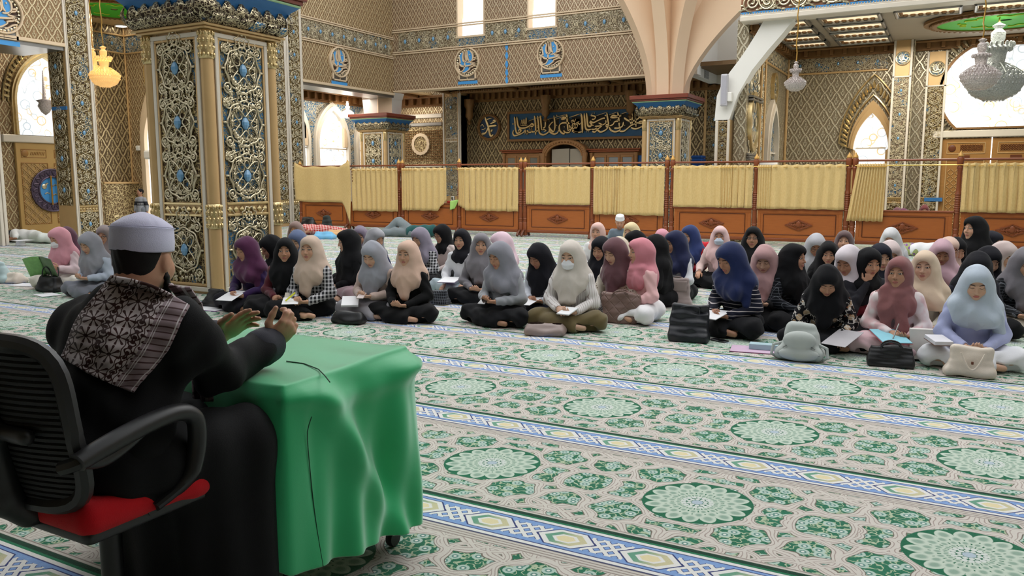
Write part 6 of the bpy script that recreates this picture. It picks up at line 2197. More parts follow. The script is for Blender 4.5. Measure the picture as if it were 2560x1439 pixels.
    q.ell(B + v3(0, .01, .0), v3(.205, .17, .12), .05)
    for i in (0, 1):
        s = (-1, 1)[i]
        q.cap(B + v3(s * .09, -.02, .0), kn[i], .108, .085, .06); q.cap(kn[i], an[i], .082, .062, .05)
    if leg_pat != 'trousers':
        q.ell((kn[0] + kn[1]) / 2 * v3(.6, .8, 1) + v3(0, .03, -.02), v3(.24, .14, .095), .08)
        q.ell((an[0] + an[1]) / 2 + v3(0, .03, -.02), v3(.17, .07, .06), .05)
    for i in (0, 1):
        dd = ft[i] - an[i]
        q.cap(an[i] + dd * .55, ft[i] + dd * .8, .035, .035, .012, sub=True)
    q.disp(lambda P: .006 * np.sin(34 * P[:, 0] + 16 * P[:, 1] + 3 * np.sin(21 * P[:, 2] + ph)) + .004 * np.sin(40 * P[:, 1] - 25 * P[:, 0]))
    q.floor(.004)
    sdf_obj('skirt' if leg_pat != 'trousers' else 'trousers', q, (-.50, -.50, -.02), (.50, .32, .36), res * 2.5, cloth(leg, None if leg_pat == 'trousers' else leg_pat), root)
    # ---- head covering
    T = lambda x, y, z: Hc + R @ v3(x, y, z) * 1.1
    if hij is not None:
        h = Sdf()
        h.ell(T(0, .022, .014), v3(.108, .132, .141), .02, R)
        h.ell(T(0, -.038, .073), v3(.078, .072, .060), .03, R)
        h.cap(T(0, .045, -.02), N + v3(0, .045, -.03), .104, .118, .06)
        h.cap(T(0, -.022, -.105), N + v3(0, -.05, -.045), .064, .095, .035)
        if style in ('long', 'drape', 'khimar', 'short'):
            for s in (-1, 1):
                h.cap(T(s * .070, -.020, -.045), N + v3(s * .105, -.075, -.10), .036, .060, .05)
                h.cap(T(s * .060, .04, -.03), N + v3(s * .125, .03, -.06), .06, .075, .05)
        if style == 'tight':
            h.cap(N + v3(-.10, .01, -.03), N + v3(.10, .01, -.03), .062, .062, .05)
            h.ell(N + v3(.0, -.07, -.05), v3(.12, .07, .075), .04)
            h.ell(N + v3(0, .07, -.10), v3(.13, .06, .12), .04)
        else:
            h.cap(N + v3(-.125, .012, -.045), N + v3(.125, .012, -.045), .076, .076, .06)
            h.ell(N + v3(0, .075, -.11), v3(.165, .075, .17), .05)
            h.ell(N + v3(0, -.065, -.11), v3(.150, .092, .115), .05)
        if style == 'long':
            h.cap(N + v3(0, -.105, -.07), N + v3(0, -.135, -.25), .066, .062, .05, sc=v3(1.25, .62, 1))
        elif style == 'khimar':
            h.cap(N + v3(0, -.01, -.12), B + v3(0, -.07, .16), .165, .215, .07, sc=v3(1.15, .88, 1))
        elif style == 'drape':
            h.cap(N + v3(-.13, -.08, -.02), N + v3(.10, -.13, -.14), .058, .07, .05); h.cap(N + v3(.16, -.02, -.06), N + v3(.185, -.06, -.24), .058, .04, .05)
        elif style == 'cowl':
            for k in range(3):
                h.cap(N + v3(-.085, -.045, .035 - .045 * k), N + v3(.085, -.055, .01 - .045 * k), .052, .052, .02)
                h.cap(N + v3(-.085, -.045, .035 - .045 * k), N + v3(0, -.115, .0 - .05 * k), .046, .04, .02); h.cap(N + v3(0, -.115, .0 - .05 * k), N + v3(.085, -.055, .01 - .045 * k), .04, .046, .02)
        elif style == 'scarf':           # wound round the neck, one end down the front and one over the shoulder
            for k in range(3):
                h.cap(N + v3(-.08, -.03, .04 - .04 * k), N + v3(0, -.105, .0 - .045 * k), .045, .045, .02); h.cap(N + v3(0, -.105, .0 - .045 * k), N + v3(.08, -.04, .03 - .04 * k), .045, .045, .02)
            h.cap(N + v3(.045, -.13, -.10), N + v3(.06, -.165, -.30), .046, .058, .02, sc=v3(1.1, .5, 1))
            h.cap(N + v3(-.105, -.06, .02), N + v3(-.10, -.135, -.14), .05, .056, .03, sc=v3(1, .7, 1)); h.cap(N + v3(-.10, -.135, -.14), N + v3(-.075, -.15, -.36), .056, .06, .03, sc=v3(1, .6, 1))
        Nz = float(N[2])
        def folds(P):
            d = P - N
            th = np.arctan2(d[:, 0], -d[:, 1] + .02)
            m = np.clip((Nz + .03 - P[:, 2]) / .10, 0, 1)
            hd = np.clip((P[:, 2] - Nz) / .1, 0, 1) * np.clip(((P - Hc) @ R)[:, 1] / .05 + .2, 0, 1)
            r1 = np.abs(np.sin(3.1 * th + 4.5 * d[:, 2] + ph)) - .6
            r2 = np.abs(np.sin(5.3 * th - 7 * d[:, 2] + 1.7 * ph)) - .6
            r3 = np.abs(np.sin(26 * d[:, 2] + 9 * np.abs(d[:, 0]) * 3 + ph)) - .6
            return m * (.015 * r1 + .008 * r2 + .004 * r3) + hd * (.006 * (np.abs(np.sin(17 * (P[:, 0] * .6 + P[:, 2]) + 9 * P[:, 1] + ph)) - .6))
        h.disp(folds)
        h.ell(T(0, -.110, -.012), v3(.0695, .092, .090), .014, R, sub=True)
        sdf_obj('hijab', h, (-.34, -.42, .10), (.34, .34, 1.0), res * 1.75, cloth(hij), root)
    if cap is not None:
        c = Sdf(); c.cap(T(0, .012, .050), T(0, .012, .090), .094, .086, .01, sc=v3(.98, 1.14, 1)).box(T(0, .012, -.03), v3(.2, .2, .072), .01, .01, R, sub=True)
        c.box(T(0, .012, .185), v3(.2, .2, .060), .01, .02, R, sub=True)
        sdf_obj('cap', c, Hc - .2, Hc + .2, res * 1.3, cloth(cap, None), root)
    if hair is not None:
        c = Sdf(); c.ell(T(0, .022, .034), v3(.090, .108, .101), .01, R).ell(T(0, -.105, -.050), v3(.11, .10, .115), .02, R, sub=True)
        c.disp(lambda P: .003 * np.sin(120 * P[:, 0] + 60 * P[:, 2]))
        sdf_obj('hair', c, Hc - .2, Hc + .2, res, cloth(hair, None), root)
    if mask is not None:
        m_ = Sdf(); m_.ell(T(0, -.060, -.052), v3(.066, .060, .056), .01, R); m_.ell(T(0, -.094, -.042), v3(.030, .026, .034), .03, R)
        m_.box(T(0, .03, -.05), v3(.12, .075, .12), .01, .01, R, sub=True)
        m_.disp(lambda P: .002 * np.sin(160 * ((P - Hc) @ R)[:, 2]))
        sdf_obj('face_mask', m_, Hc - .16, Hc + .16, res * 1.3, cloth(mask, None, .8, 0), root)
    if glasses:
        m_ = MB()
        for s in (-1, 1):
            m_.tube([tuple(T(s * .032 + .021 * cos(a), -.104, .010 + .016 * sin(a))) for a in [i * pi / 8 for i in range(16)]], .0022, 5, True)
            m_.tube([tuple(T(s * .053, -.102, .014)), tuple(T(s * .072, -.05, .012))], .002, 5)
        m_.tube([tuple(T(-.011, -.105, .014)), tuple(T(.011, -.105, .014))], .002, 5)
        m_.build('glasses', MT['black'], root)
    FIG.append((px, py, ox, oy, dist))
    return root

def lw(root, p):
    """a point of the figure's own frame in the room"""
    M_ = Matrix.LocRotScale(root.location, root.rotation_euler, root.scale)
    return M_ @ Vector(p)
# ------------------------------------------------------------------ the listeners
BLK, NVY, BLKR = (17, 17, 20), (36, 44, 84), (25, 25, 32)
P = {}
def F(key, label, px, py, yaw, *a, **k):
    d = ray(px, 600)
    yaw += (.42 if px < 1000 else .25 if px < 1230 else 0.0) * atan2(-d.x, d.y)
    P[key] = figure(label, px, py, yaw, *a, **k)
# far left
F('pink_reader', 'woman in pink headscarf and white face mask reading an open green book', 138, 570, -.15, (222, 158, 170), (232, 208, 212), (232, 226, 214), arms='read', hp=.35, hy=-.25, mask=(240, 240, 242), style='long', tone=0)
F('maroon_glasses', 'woman in dark maroon headscarf and glasses peeking from behind the pink scarfed reader', 163, 567, -.1, (92, 58, 74), (96, 64, 78), BLK, hp=.15, glasses=True, at=None, sc=.96)
F('grey_left', 'woman in grey headscarf and pale blue shirt bending over her lap beside a black bag', 212, 583, -.25, (150, 150, 158), (188, 198, 214), (120, 122, 132), arms='phone', hp=.45, lean=.22)
F('taupe_behind', 'woman in taupe headscarf partly hidden behind the speaker white cap', 258, 563, .1, (150, 138, 138), (120, 112, 114), BLK, hp=.2, glasses=True)
# at the carved pillar
F('purple', 'woman in plum headscarf and violet blouse writing beside the carved pillar', 607, 593, -.35, (84, 38, 72), (58, 34, 84), (30, 28, 36), arms='write', hp=.30, hy=-.15, style='drape', tone=1)
F('black_white', 'woman in black headscarf and white blouse behind the plum scarfed writer', 666, 590, -.5, BLK, (228, 228, 232), BLK, hp=.40, hy=-.2, tone=3, style='tight')
F('black_maroon', 'woman in black headscarf and maroon blouse looking towards the camera', 712, 594, .05, BLK, (92, 30, 42), BLK, arms='write', hp=.05, hy=.25, style='long', tone=1, legs='long')
F('slate_behind', 'woman in slate blue headscarf behind the maroon bloused woman', 738, 576, -.1, (98, 112, 146), (96, 108, 138), BLK, hp=.35, tone=2)
F('brown_mask', 'woman in brown headscarf and white mask at the back near the pillar', 738, 553, .1, (138, 116, 110), (120, 100, 98), BLK, hp=.1, mask=(238, 238, 240), tone=2)
F('plaid', 'woman in beige headscarf and black white plaid shirt with legs folded to one side', 776, 589, -.15, (204, 180, 162), (200, 200, 204), BLK, arms='write', hp=.0, hy=.10, top_pat='plaid', legs='long', tone=0, sc=1.04)
F('black_profile', 'woman in long black headscarf seen in profile, mauve skirt', 866, 574, -.75, BLK, BLK, (146, 120, 126), hp=.15, hy=-.25, style='khimar', tone=2, sc=1.03)
F('mauve_behind', 'woman in mauve grey headscarf behind the black profile figure', 899, 565, .2, (134, 122, 140), (130, 118, 134), BLK, hp=.2)
F('grey_navy', 'woman in light grey headscarf and navy blouse turned away', 944, 571, .9, (166, 166, 172), (42, 46, 92), BLK, hp=.35, hy=.2)
F('silver_front', 'woman in silver grey headscarf and dusty beige blouse, grey skirt, white book on her lap', 922, 607, -.15, (156, 158, 168), (206, 182, 172), (160, 156, 162), arms='phone', hp=.50, style='long', tone=2)
F('peach_black', 'woman in peach headscarf and black dress looking at the camera', 1018, 601, .0, (216, 182, 162), (20, 20, 22), (20, 20, 22), hp=.08, hy=-.05, style='long', tone=0)
F('lilac_plaid', 'woman in lilac grey headscarf and dark plaid shirt behind the peach scarfed woman', 1043, 570, -.3, (142, 134, 150), (96, 90, 84), BLK, hp=.4, top_pat='plaid')
F('black_glasses_beige', 'woman in black headscarf and glasses with a beige blouse looking down', 1098, 562, -.35, BLK, (212, 196, 192), BLK, hp=.35, hy=-.1, glasses=True, style='tight', tone=1)
F('white_smile', 'smiling woman in black headscarf and white blouse with papers on her lap', 1153, 572, -.1, BLKR, (238, 238, 242), (172, 186, 194), arms='low', hp=.08, hy=.12, style='tight', tone=0, leg_pat='trousers', lip=(196, 92, 96))
F('grey_small', 'woman in grey headscarf peering between the white blouse and the pink scarf', 1203, 582, .15, (128, 124, 130), (128, 124, 130), BLK, hp=.05, hy=.2)
F('pink_away', 'woman in pale pink headscarf and black blouse with face turned aside', 1246, 580, -.9, (234, 204, 216), BLK, BLK, hp=.30, hy=-.5)
F('grey_phone', 'woman in grey headscarf and grey sweatshirt looking at her phone, black skirt', 1241, 606, -.10, (140, 140, 150), (166, 168, 174), (22, 22, 25), arms='phone', hp=.36, hy=-.15, style='drape', tone=1, sc=1.02)
F('black_bent', 'woman in black headscarf and white shirt bending over her notes', 1336, 612, -.10, BLKR, (222, 226, 236), (30, 32, 44), arms='write', hp=.55, lean=.30, hy=-.1, style='long', tone=3)
F('cream_mask', 'woman in cream headscarf, white mask, striped blouse and olive skirt writing in a small book', 1424, 602, .12, (216, 206, 196), (234, 228, 226), (108, 94, 62), arms='write', hp=.25, hy=-.08, style='long', mask=(240, 240, 244), top_pat='vstripe', tone=2, sc=1.05)
F('pink_white', 'woman in blush headscarf and white tunic sitting near the screen', 1494, 556, .1, (226, 188, 178), (240, 240, 240), (226, 226, 226), hp=.02, style='tight', tone=0)
P['cap_man'] = figure('man in white cap and grey shirt sitting against the wooden screen', 1550, 536, .35, None, (108, 122, 134), (60, 62, 70), hp=.35, lean=.22, male=True, cap=(240, 240, 244), hair=(24, 20, 20), tone=1, eyes='down')
F('cream_small', 'woman in pale yellow headscarf in front of the white capped man', 1577, 556, -.2, (226, 208, 164), (206, 192, 150), BLK, hp=.12, tone=2)
F('black_mid', 'woman in black headscarf half hidden behind the mauve brown scarf', 1499, 592, -.1, BLKR, BLKR, BLK, hp=.3)
F('beige_mid', 'woman in beige headscarf between the mauve brown and the rose scarves', 1541, 594, -.2, (226, 212, 190), (232, 226, 218), BLK, hp=.35)
F('mauve_front', 'woman in mauve brown headscarf and cream floral blouse behind the brown tote', 1528, 597, -.25, (108, 74, 80), (232, 222, 206), (60, 56, 56), arms='low', hp=.42, hy=-.1, style='long', top_pat='floral', leg_pat='speckle', tone=2, sc=1.04)
F('black_behind_rose', 'woman in black headscarf behind the rose scarfed woman', 1584, 577, -.6, BLK, BLK, BLK, hp=.2, hy=-.3)
F('rose', 'woman in rose headscarf and light pink shirt with white trousers in profile', 1602, 595, -.65, (220, 140, 152), (246, 196, 196), (240, 238, 240), arms='lap', hp=.05, hy=-.25, style='cowl', leg_pat='trousers', tone=0, sc=1.03)
F('black_turned', 'woman in black headscarf and black dress turned away beside the rose scarfed woman', 1636, 586, -1.2, BLK, BLK, BLK, hp=.2, hy=-.6, style='khimar')
F('pink_far', 'woman in pink headscarf behind the navy scarfed woman', 1655, 573, .2, (216, 150, 166), (216, 160, 172), BLK, hp=.2)
F('navy_white', 'woman in navy headscarf and white blouse writing, seen half in profile', 1684, 577, -.60, (30, 36, 72), (236, 238, 244), BLK, arms='write', hp=.25, hy=-.15, style='drape', tone=1, sc=1.02)
F('blue_elder', 'older woman in blue headscarf and tinted glasses with red sleeves', 1722, 563, -.45, (40, 56, 104), (150, 26, 40), BLK, hp=.25, glasses=True, style='drape', tone=0)
F('blush_mask', 'woman in blush headscarf and pale blue mask with hand raised on her knee', 1800, 565, .15, (228, 192, 190), (222, 196, 190), BLK, arms='knees', hp=.03, mask=(206, 220, 236), style='long', tone=1)
F('khimar_glasses', 'woman in wide black khimar and glasses facing the camera', 1884, 566, .2, (20, 20, 22), (20, 20, 22), BLK, hp=-.02, hy=-.1, glasses=True, style='khimar', tone=1, sc=1.05)
F('navy_stripe', 'woman in navy headscarf and striped navy jumper writing, black tote beside her', 1815, 609, -.45, (30, 42, 86), (40, 44, 70), (20, 20, 24), arms='write', hp=.45, hy=-.1, lean=.22, style='drape', top_pat='stripe', tone=3, sc=1.08)
F('dusty_rose', 'woman in dusty rose headscarf and black dress with phone in her hands', 1910, 616, .05, (192, 152, 152), (22, 22, 24), (22, 22, 24), arms='phone', hp=.45, style='long', tone=2)
F('black_right', 'woman in black headscarf looking to the right, dark checked blouse', 1985, 609, .95, BLK, (30, 32, 38), BLK, hp=.03, hy=.35, style='long', top_pat='grid', tone=1)
F('pale_grey', 'woman in pale grey headscarf and glasses bending her head behind the black scarf', 2042, 587, .2, (188, 188, 194), (176, 178, 190), BLK, hp=.50, glasses=True, style='long', tone=3)
F('black_far_mid', 'woman in black headscarf far back left of the brown scarf', 2072, 604, .2, BLK, BLK, BLK, hp=.2, sc=.95)
F('brown_far', 'woman in brown headscarf gazing upwards near the double posts', 2112, 576, .15, (106, 86, 86), (106, 88, 88), BLK, hp=-.08, hy=-.1, tone=0, style='tight')
F('white_maroon', 'woman in off white headscarf and maroon blouse bowed behind the batik blouse', 2114, 617, -.35, (228, 218, 224), (112, 26, 38), (196, 184, 186), arms='lap', hp=.45, lean=.24, style='long', tone=1, sc=1.04)
F('batik', 'woman in black headscarf and black patterned blouse bending over her papers', 2072, 672, .10, (18, 18, 22), (40, 34, 34), (20, 20, 24), arms='low', hp=.70, lean=.34, hy=.1, style='long', top_pat='batik', tone=1, sc=0.96)
F('white_far', 'woman in white grey headscarf with bowed head by the wooden screen', 2226, 571, -.1, (214, 214, 216), (206, 206, 210), BLK, hp=.45)
F('chin', 'woman in black headscarf resting her chin on her hand', 2178, 620, .35, BLK, (40, 40, 46), BLK, arms='chin', hp=.22, hy=.2, style='tight', tone=0)
F('dark_behind', 'woman in dark navy headscarf behind the chin resting woman', 2205, 609, .25, (30, 32, 44), BLKR, BLK, hp=.2, hy=.2, tone=2)
F('blush_small', 'woman in pale blush headscarf between the dark navy and beige scarves', 2230, 604, .3, (216, 198, 196), (226, 214, 150), BLK, hp=.45)
F('mauve_star', 'woman in mauve headscarf and white pink blouse with pink skirt holding a pen', 2250, 642, .10, (142, 92, 92), (238, 226, 226), (234, 200, 206), arms='write', hp=.0, hy=-.28, style='scarf', top_pat='tiedye', tone=1, sc=0.98)
F('beige_round', 'woman in beige headscarf and pale khaki blouse looking left', 2314, 627, .15, (222, 198, 172), (204, 200, 184), (190, 180, 168), hp=.05, hy=-.25, style='drape', tone=2, sc=1.0)
F('pink_bowed', 'woman in mauve pink headscarf and pink blouse bowing behind the beige scarf', 2358, 601, .2, (202, 166, 178), (206, 156, 164), BLK, hp=.40, hy=-.1, style='drape', tone=3)
F('peach_back', 'woman in peach headscarf behind the mauve pink one', 2378, 594, .4, (216, 186, 170), (212, 180, 168), BLK, hp=.3)
F('black_near_tall', 'woman in black headscarf with bowed head below the tall black figure', 2397, 596, .5, BLK, BLK, BLK, hp=.4)
F('tall_black', 'woman in black headscarf and gown sitting tall against the screen, looking left', 2440, 540, -.35, (18, 18, 20), (18, 18, 20), BLK, hp=.0, hy=-.45, legs='kneel', style='long', tone=0, sc=1.10)
F('dark_edge', 'woman in charcoal headscarf beside the tall black figure at the screen', 2485, 578, .55, (40, 40, 48), (40, 40, 48), BLK, hp=.2, hy=.4, tone=0)
F('lightblue_lean', 'woman in light blue headscarf leaning forward at the right edge', 2492, 596, .75, (186, 198, 222), (190, 170, 160), BLK, hp=.6, lean=.45)
F('sand_edge', 'woman in sand coloured headscarf at the right edge behind the black one', 2525, 607, .9, (206, 188, 184), (200, 184, 182), BLK, hp=.5, lean=.3, sc=1.0)
F('rosy_sleeve', 'woman in black headscarf and rose sleeves near the right edge', 2482, 619, .45, BLKR, (172, 110, 116), BLK, hp=.45, lean=.25, sc=1.0)
F('sailor', 'woman in black headscarf with white striped navy collar behind the pale blue scarf', 2452, 634, .2, (26, 26, 32), (40, 40, 52), BLK, hp=.5, lean=.25, sc=1.0)
F('edge_pattern', 'woman in grey dress with checked sleeves cut off by the right edge', 2572, 622, .3, (120, 116, 122), (120, 116, 120), (190, 180, 164), hp=.4, top_pat='grid', sc=1.0)
F('pale_blue_front', 'woman in pale blue grey headscarf and lavender blouse with white trousers reading her notes', 2446, 667, .12, (190, 202, 216), (182, 188, 228), (240, 240, 244), arms='lap', hp=.42, hy=-.08, style='drape', tone=2, leg_pat='trousers', lip=(196, 96, 96), sc=0.98)
# beyond the screen
for i, (px, py, h, lab) in enumerate(((2243, 519, (110, 70, 80), 'woman in maroon headscarf beyond the screen beside the narrow gathered curtain'), (2262, 521, (116, 64, 92), 'woman in plum headscarf seen from behind beyond the screen'),
                                      (2312, 512, (124, 66, 70), 'woman in red brown headscarf reading beyond the screen below the blue strip'), (2366, 509, (46, 34, 52), 'woman in dark violet headscarf beyond the screen next to the single post'))):
    F('far%d' % i, lab, px, py, (.1, 2.6, .1, .5)[i], h, (150, 120, 140) if i == 3 else h, BLK, hp=.3, arms='read', group='women beyond the screen')
# ------------------------------------------------------------------ bags, books and papers on the carpet
def leather(name, rgb, rough=.42, pat=None):
    M = Mat(name, rough, 0.0, spec=.45)
    x, y, z = M.coord()
    c = srgb(*rgb)
    M.base(M.mix(M.noise(14, 3, M.vec), tuple(k * .85 for k in c), tuple(min(1, k * 1.1) for k in c)))
    h = M.noise(180, 2, M.vec)
    if pat == 'quilt':
        a = ((x * 9 + z * 9).frac() - .5).abs(); b = ((x * 9 - z * 9).frac() - .5).abs()
        h = h * .2 + a.step(.46, .40) * b.step(.46, .40)
        M.bump(h, .6, .012)
    elif pat == 'weave':
        h = ((x * 60).sin() * (z * 60).sin()) * .5 + h * .3; M.bump(h, .5, .006)
    else:
        M.bump(h, .25, .003)
    return M.m

def soft_bag(name, label, px, py, w, h, d, mat, rz=0.0, taper=.8, rad=.03, handles=1, lean=0.0, bulge=.0, flap=False, handle_h=.16, z=0.0, hmat=None, res=.007, cat='bag', patch=None, floppy=False):
    c = pz(px, py, z)
    root = thing(name, label, cat, (c.x, c.y, z), rz, 'bags on the carpet')
    f = Sdf()
    R = rotm(0, lean)
    top = v3(0, lean * h * .8, h)
    n = 5
    for i in range(n):
        t = i / (n - 1)
        k = 1 + (taper - 1) * t
        kd = 1 - .55 * t
        f.box(v3(0, lean * h * t, max(rad, h * t * .9 + rad * .4)), v3(w / 2 * k, d / 2 * kd, max(rad * 1.02, h / n * .75)), rad * .98, .03)
    s0 = (px * .37) % 6
    f.disp(lambda P: .006 * np.sin(24 * P[:, 0] + 17 * P[:, 2] + s0) + .004 * np.sin(37 * P[:, 2] - 20 * P[:, 0] + 9 * P[:, 1]) + (.012 * np.sin(9 * P[:, 0] + s0) * P[:, 2] / h if floppy else 0))
    f.floor(.002)
    sdf_obj('bag_body', f, (-w * .75, -d - lean * h, -.02), (w * .75, d + abs(lean) * h + .05, h * 1.35), res, mat, root)
    m = MB()
    for s in ((-1, 1) if handles > 1 else (1,) if handles else ()):
        y0 = s * d * .2 + lean * h
        fall = .35 if s > 0 and handles > 1 else .1
        pts = [(w * .24 * -1, y0, h * .80)] + [(w * .24 * -cos(pi * i / 10), y0 + s * fall * handle_h * sin(pi * i / 10), h * .95 + handle_h * sin(pi * i / 10)) for i in range(11)] + [(w * .24, y0, h * .80)]
        m.tube(pts, .0075, 7)
    if handles: m.build('handle', hmat or mat, root)
    if flap:
        m = MB(); m.grid(lambda u, v: ((u - .5) * w * taper * .86, lean * h - d * .30 - .012 - .05 * sin(pi * u) * (1 - v) * .3, h * (1.02 - .42 * v)), 8, 6)
        o = m.build('flap', mat, root); o.modifiers.new('thick', 'SOLIDIFY').thickness = .008
        m = MB(); m.bbox(-.018, .018, lean * h - d * .36, lean * h - d * .30, h * .62, h * .68, .004); m.build('clasp', MT['brass'], root)
    if patch:
        m = MB(); m.bbox(-.03, .03, -d * .52, -d * .40, h * .60, h * .68, .003); m.build('label_patch', plain('label_patch', srgb(*patch), .7), root)
    return root

L_BLK = leather('black_leather', (26, 26, 28)); L_TAUPE = leather('taupe_leather', (150, 132, 126)); L_BRN = leather('brown_quilted_leather', (132, 106, 98), pat='quilt')
L_BEIGE = leather('beige_leather', (228, 214, 198)); L_CREAM = leather('cream_leather', (222, 208, 190)); L_WEAVE = leather('black_woven_leather', (30, 32, 38), pat='weave'); L_WHITE = leather('white_leather', (232, 230, 228), pat='quilt')
CANV = cloth((184, 190, 186)); CANV2 = cloth((156, 142, 138))
soft_bag('handbag', 'low cream handbag with studs lying at the left edge of the carpet', 30, 706, .42, .11, .2, L_BEIGE, .1, .85, handles=0)
soft_bag('shoulder_bag', 'black slouchy shoulder bag in front of the grey scarfed woman on the left', 128, 728, .34, .17, .2, L_BLK, .2, .75, handles=2, floppy=True)
soft_bag('leather_bag', 'shiny black leather bag in front of the plum scarfed writer', 541, 766, .30, .19, .19, L_BLK, .1, .7, handles=0, floppy=True)
soft_bag('strap_bag', 'dusty pink bag with knotted beige straps beside the black leather bag', 606, 757, .30, .17, .15, leather('dusty_leather', (186, 158, 150)), -.1, .85, handles=2, handle_h=.09, hmat=L_CREAM)
soft_bag('pouch', 'small floral pouch on the black skirt beside the beige straps', 656, 757, .16, .15, .09, cloth((206, 150, 148), 'floral'), -.1, .8, handles=0, z=.0)
soft_bag('gift_bag', 'small white paper bag at the foot of the carved pillar', 553, 722, .15, .22, .08, MT['white'], .1, .96, .008, handles=2, handle_h=.04)
soft_bag('clutch_bag', 'small black bag with metal rings on the carpet before the silver grey scarf', 872, 808, .34, .09, .15, L_BLK, .15, .9, handles=1, handle_h=.02)
soft_bag('cloth_bag', 'black and white cloth bag at the feet of the smiling woman', 1096, 760, .26, .13, .16, cloth((214, 214, 218), 'grid'), .1, .8, handles=0, floppy=True)
soft_bag('flat_bag', 'flat taupe bag lying in front of the olive skirt', 1362, 836, .36, .07, .22, L_TAUPE, .3, .9, handles=0)
soft_bag('quilted_tote', 'large brown quilted tote standing beside the mauve brown scarf', 1552, 806, .36, .28, .15, L_BRN, .12, 1.12, handles=2, handle_h=.06)
soft_bag('white_handbag', 'white quilted handbag behind the brown tote', 1598, 762, .22, .18, .1, L_WHITE, .1, .95, handles=0)
soft_bag('taupe_backpack', 'taupe backpack standing beside the white trousers', 1693, 764, .32, .29, .18, CANV2, .2, .78, handles=1, handle_h=.05, flap=True)
soft_bag('black_bag', 'small black bag behind the white handbag at the knees of the masked woman', 1741, 690, .22, .19, .15, L_BLK, .2, .8, handles=0, floppy=True)
soft_bag('white_pouch', 'small cream box bag beside the small black bag', 1772, 694, .2, .11, .12, L_CREAM, .1, .95, handles=0)
soft_bag('woven_tote', 'black woven tote leaning in front of the striped navy jumper', 1722, 852, .34, .30, .17, L_WEAVE, .15, 1.0, handles=2, handle_h=.02, lean=.2, floppy=True)
bp = soft_bag('grey_backpack', 'pale grey canvas backpack with label lying before the batik blouse', 2000, 896, .36, .24, .24, CANV, .05, .66, .05, handles=0, lean=.15, patch=(226, 224, 214), flap=False, res=.006)
for s in (-1, 1):
    m = MB(); m.tube([(s * .13, -.02, .13), (s * .20, -.06, .11), (s * .21, -.08, .04), (s * .17, -.06, .01)], .013, 7); m.build('strap', CANV, bp)
m = MB()
m.tube([(-.12 + .24 * i / 12, -.125 - .01 * sin(pi * i / 12), .105 + .055 * sin(pi * i / 12)) for i in range(13)], .0045, 5); m.tube([(-.16 + .32 * i / 12, -.135, .06) for i in range(13)], .004, 5)
m.build('zip', plain('zip_grey', srgb(120, 124, 122), .5), bp)
f = Sdf(); f.ell((0, -.10, .165), v3(.125, .07, .075), .02); f.ell((0, -.125, .06), v3(.15, .05, .055), .02)
sdf_obj('pocket', f, (-.25, -.25, -.01), (.25, .05, .32), .007, CANV, bp)
soft_bag('cream_backpack', 'cream leather bag standing behind the batik blouse', 1975, 803, .2, .26, .14, L_CREAM, .3, .85, handles=1, handle_h=.05, flap=True)
soft_bag('black_handbag', 'boxy black leather handbag in front of the pink skirt', 2226, 914, .31, .145, .15, L_BLK, .10, .98, .012, handles=2, handle_h=.05)
soft_bag('beige_handbag', 'big beige handbag with looped handle before the white trousers', 2424, 940, .33, .20, .14, L_BEIGE, .10, .84, .03, handles=1, handle_h=.02)
m = MB(); c = pz(2424, 940); 
m.tube([(-.075 + .15 * i / 12, -.085 - .012 * sin(pi * i / 12), .185 - .12 * sin(pi * i / 12)) for i in range(13)], .007, 6); o = m.build('hanging_handle', L_BEIGE, bpy.data.objects['beige_handbag'])
m = MB(); m.bbox(-.008, .008, -.092, -.078, .105, .125, .002); m.build('bag_charm', MT['wood_dark'], bpy.data.objects['beige_handbag'])
soft_bag('dark_backpack', 'dark green backpack leaning against the first wooden screen', 818, 584, .34, .44, .22, cloth((58, 66, 64)), .1, .72, .06, handles=0, res=.012)
soft_bag('dark_duffel', 'black duffel bag by the end of the first wooden screen', 772, 578, .55, .30, .3, L_BLK, 0, .8, .1, handles=0, res=.012)
soft_bag('blue_pillow', 'light blue pillow on the carpet near the lying person', 812, 597, .55, .12, .3, cloth((120, 186, 226)), .3, .8, .05, handles=0, res=.012, cat='pillow')
soft_bag('orange_pillow', 'orange patterned cushion behind the light blue pillow', 838, 590, .45, .10, .3, cloth((220, 176, 128)), .3, .8, .05, handles=0, res=.012, cat='pillow')
soft_bag('teal_bag', 'pale teal plastic bag cut by the left edge', 2, 706, .3, .26, .2, cloth((190, 212, 214)), .3, .7, .05, handles=0, floppy=True)

# ---- papers, books and phones
PAPER = plain('white_paper', srgb(238, 238, 240), .8, 0, .02, 6)
def slab(name, label, root, p, sx, sy, sz, mat, rx=0.0, rz=0.0, cat='book', edge=None, ry=0.0):
    """a book, sheet or phone; p is in the holder's frame, or a room point when root is None"""
    loc = lw(P[root], p) if root else Vector(p)
    yaw = (P[root].rotation_euler.z if root else 0) + rz
    m = MB(); m.bbox(-sx / 2, sx / 2, -sy / 2, sy / 2, 0, sz, min(.002, sz * .3))
    o = m.build(name, mat)
    o.location = loc; o.rotation_euler = (rx, ry, yaw)
    tag(o, label, cat)
    if edge:
        m = MB(); m.bbox(-sx / 2 - .003, sx / 2 + .003, -sy / 2 - .003, sy / 2 + .003, -.003, 0.0005, .0005); m.build('cover', edge, o)
    return o
BLKP = plain('phone_black', (.012, .012, .014), .15, 0, .1, 5, spec=.8)
slab('phone', 'dark smartphone held by the woman in grey sweatshirt', 'grey_phone', (-.01, -.375, .262), .075, .15, .009, BLKP, .25, .3, 'phone')
slab('notebook', 'small white notebook on the olive skirt of the masked woman', 'cream_mask', (.06, -.36, .205), .13, .19, .012, PAPER, .2, -.2, 'notebook')
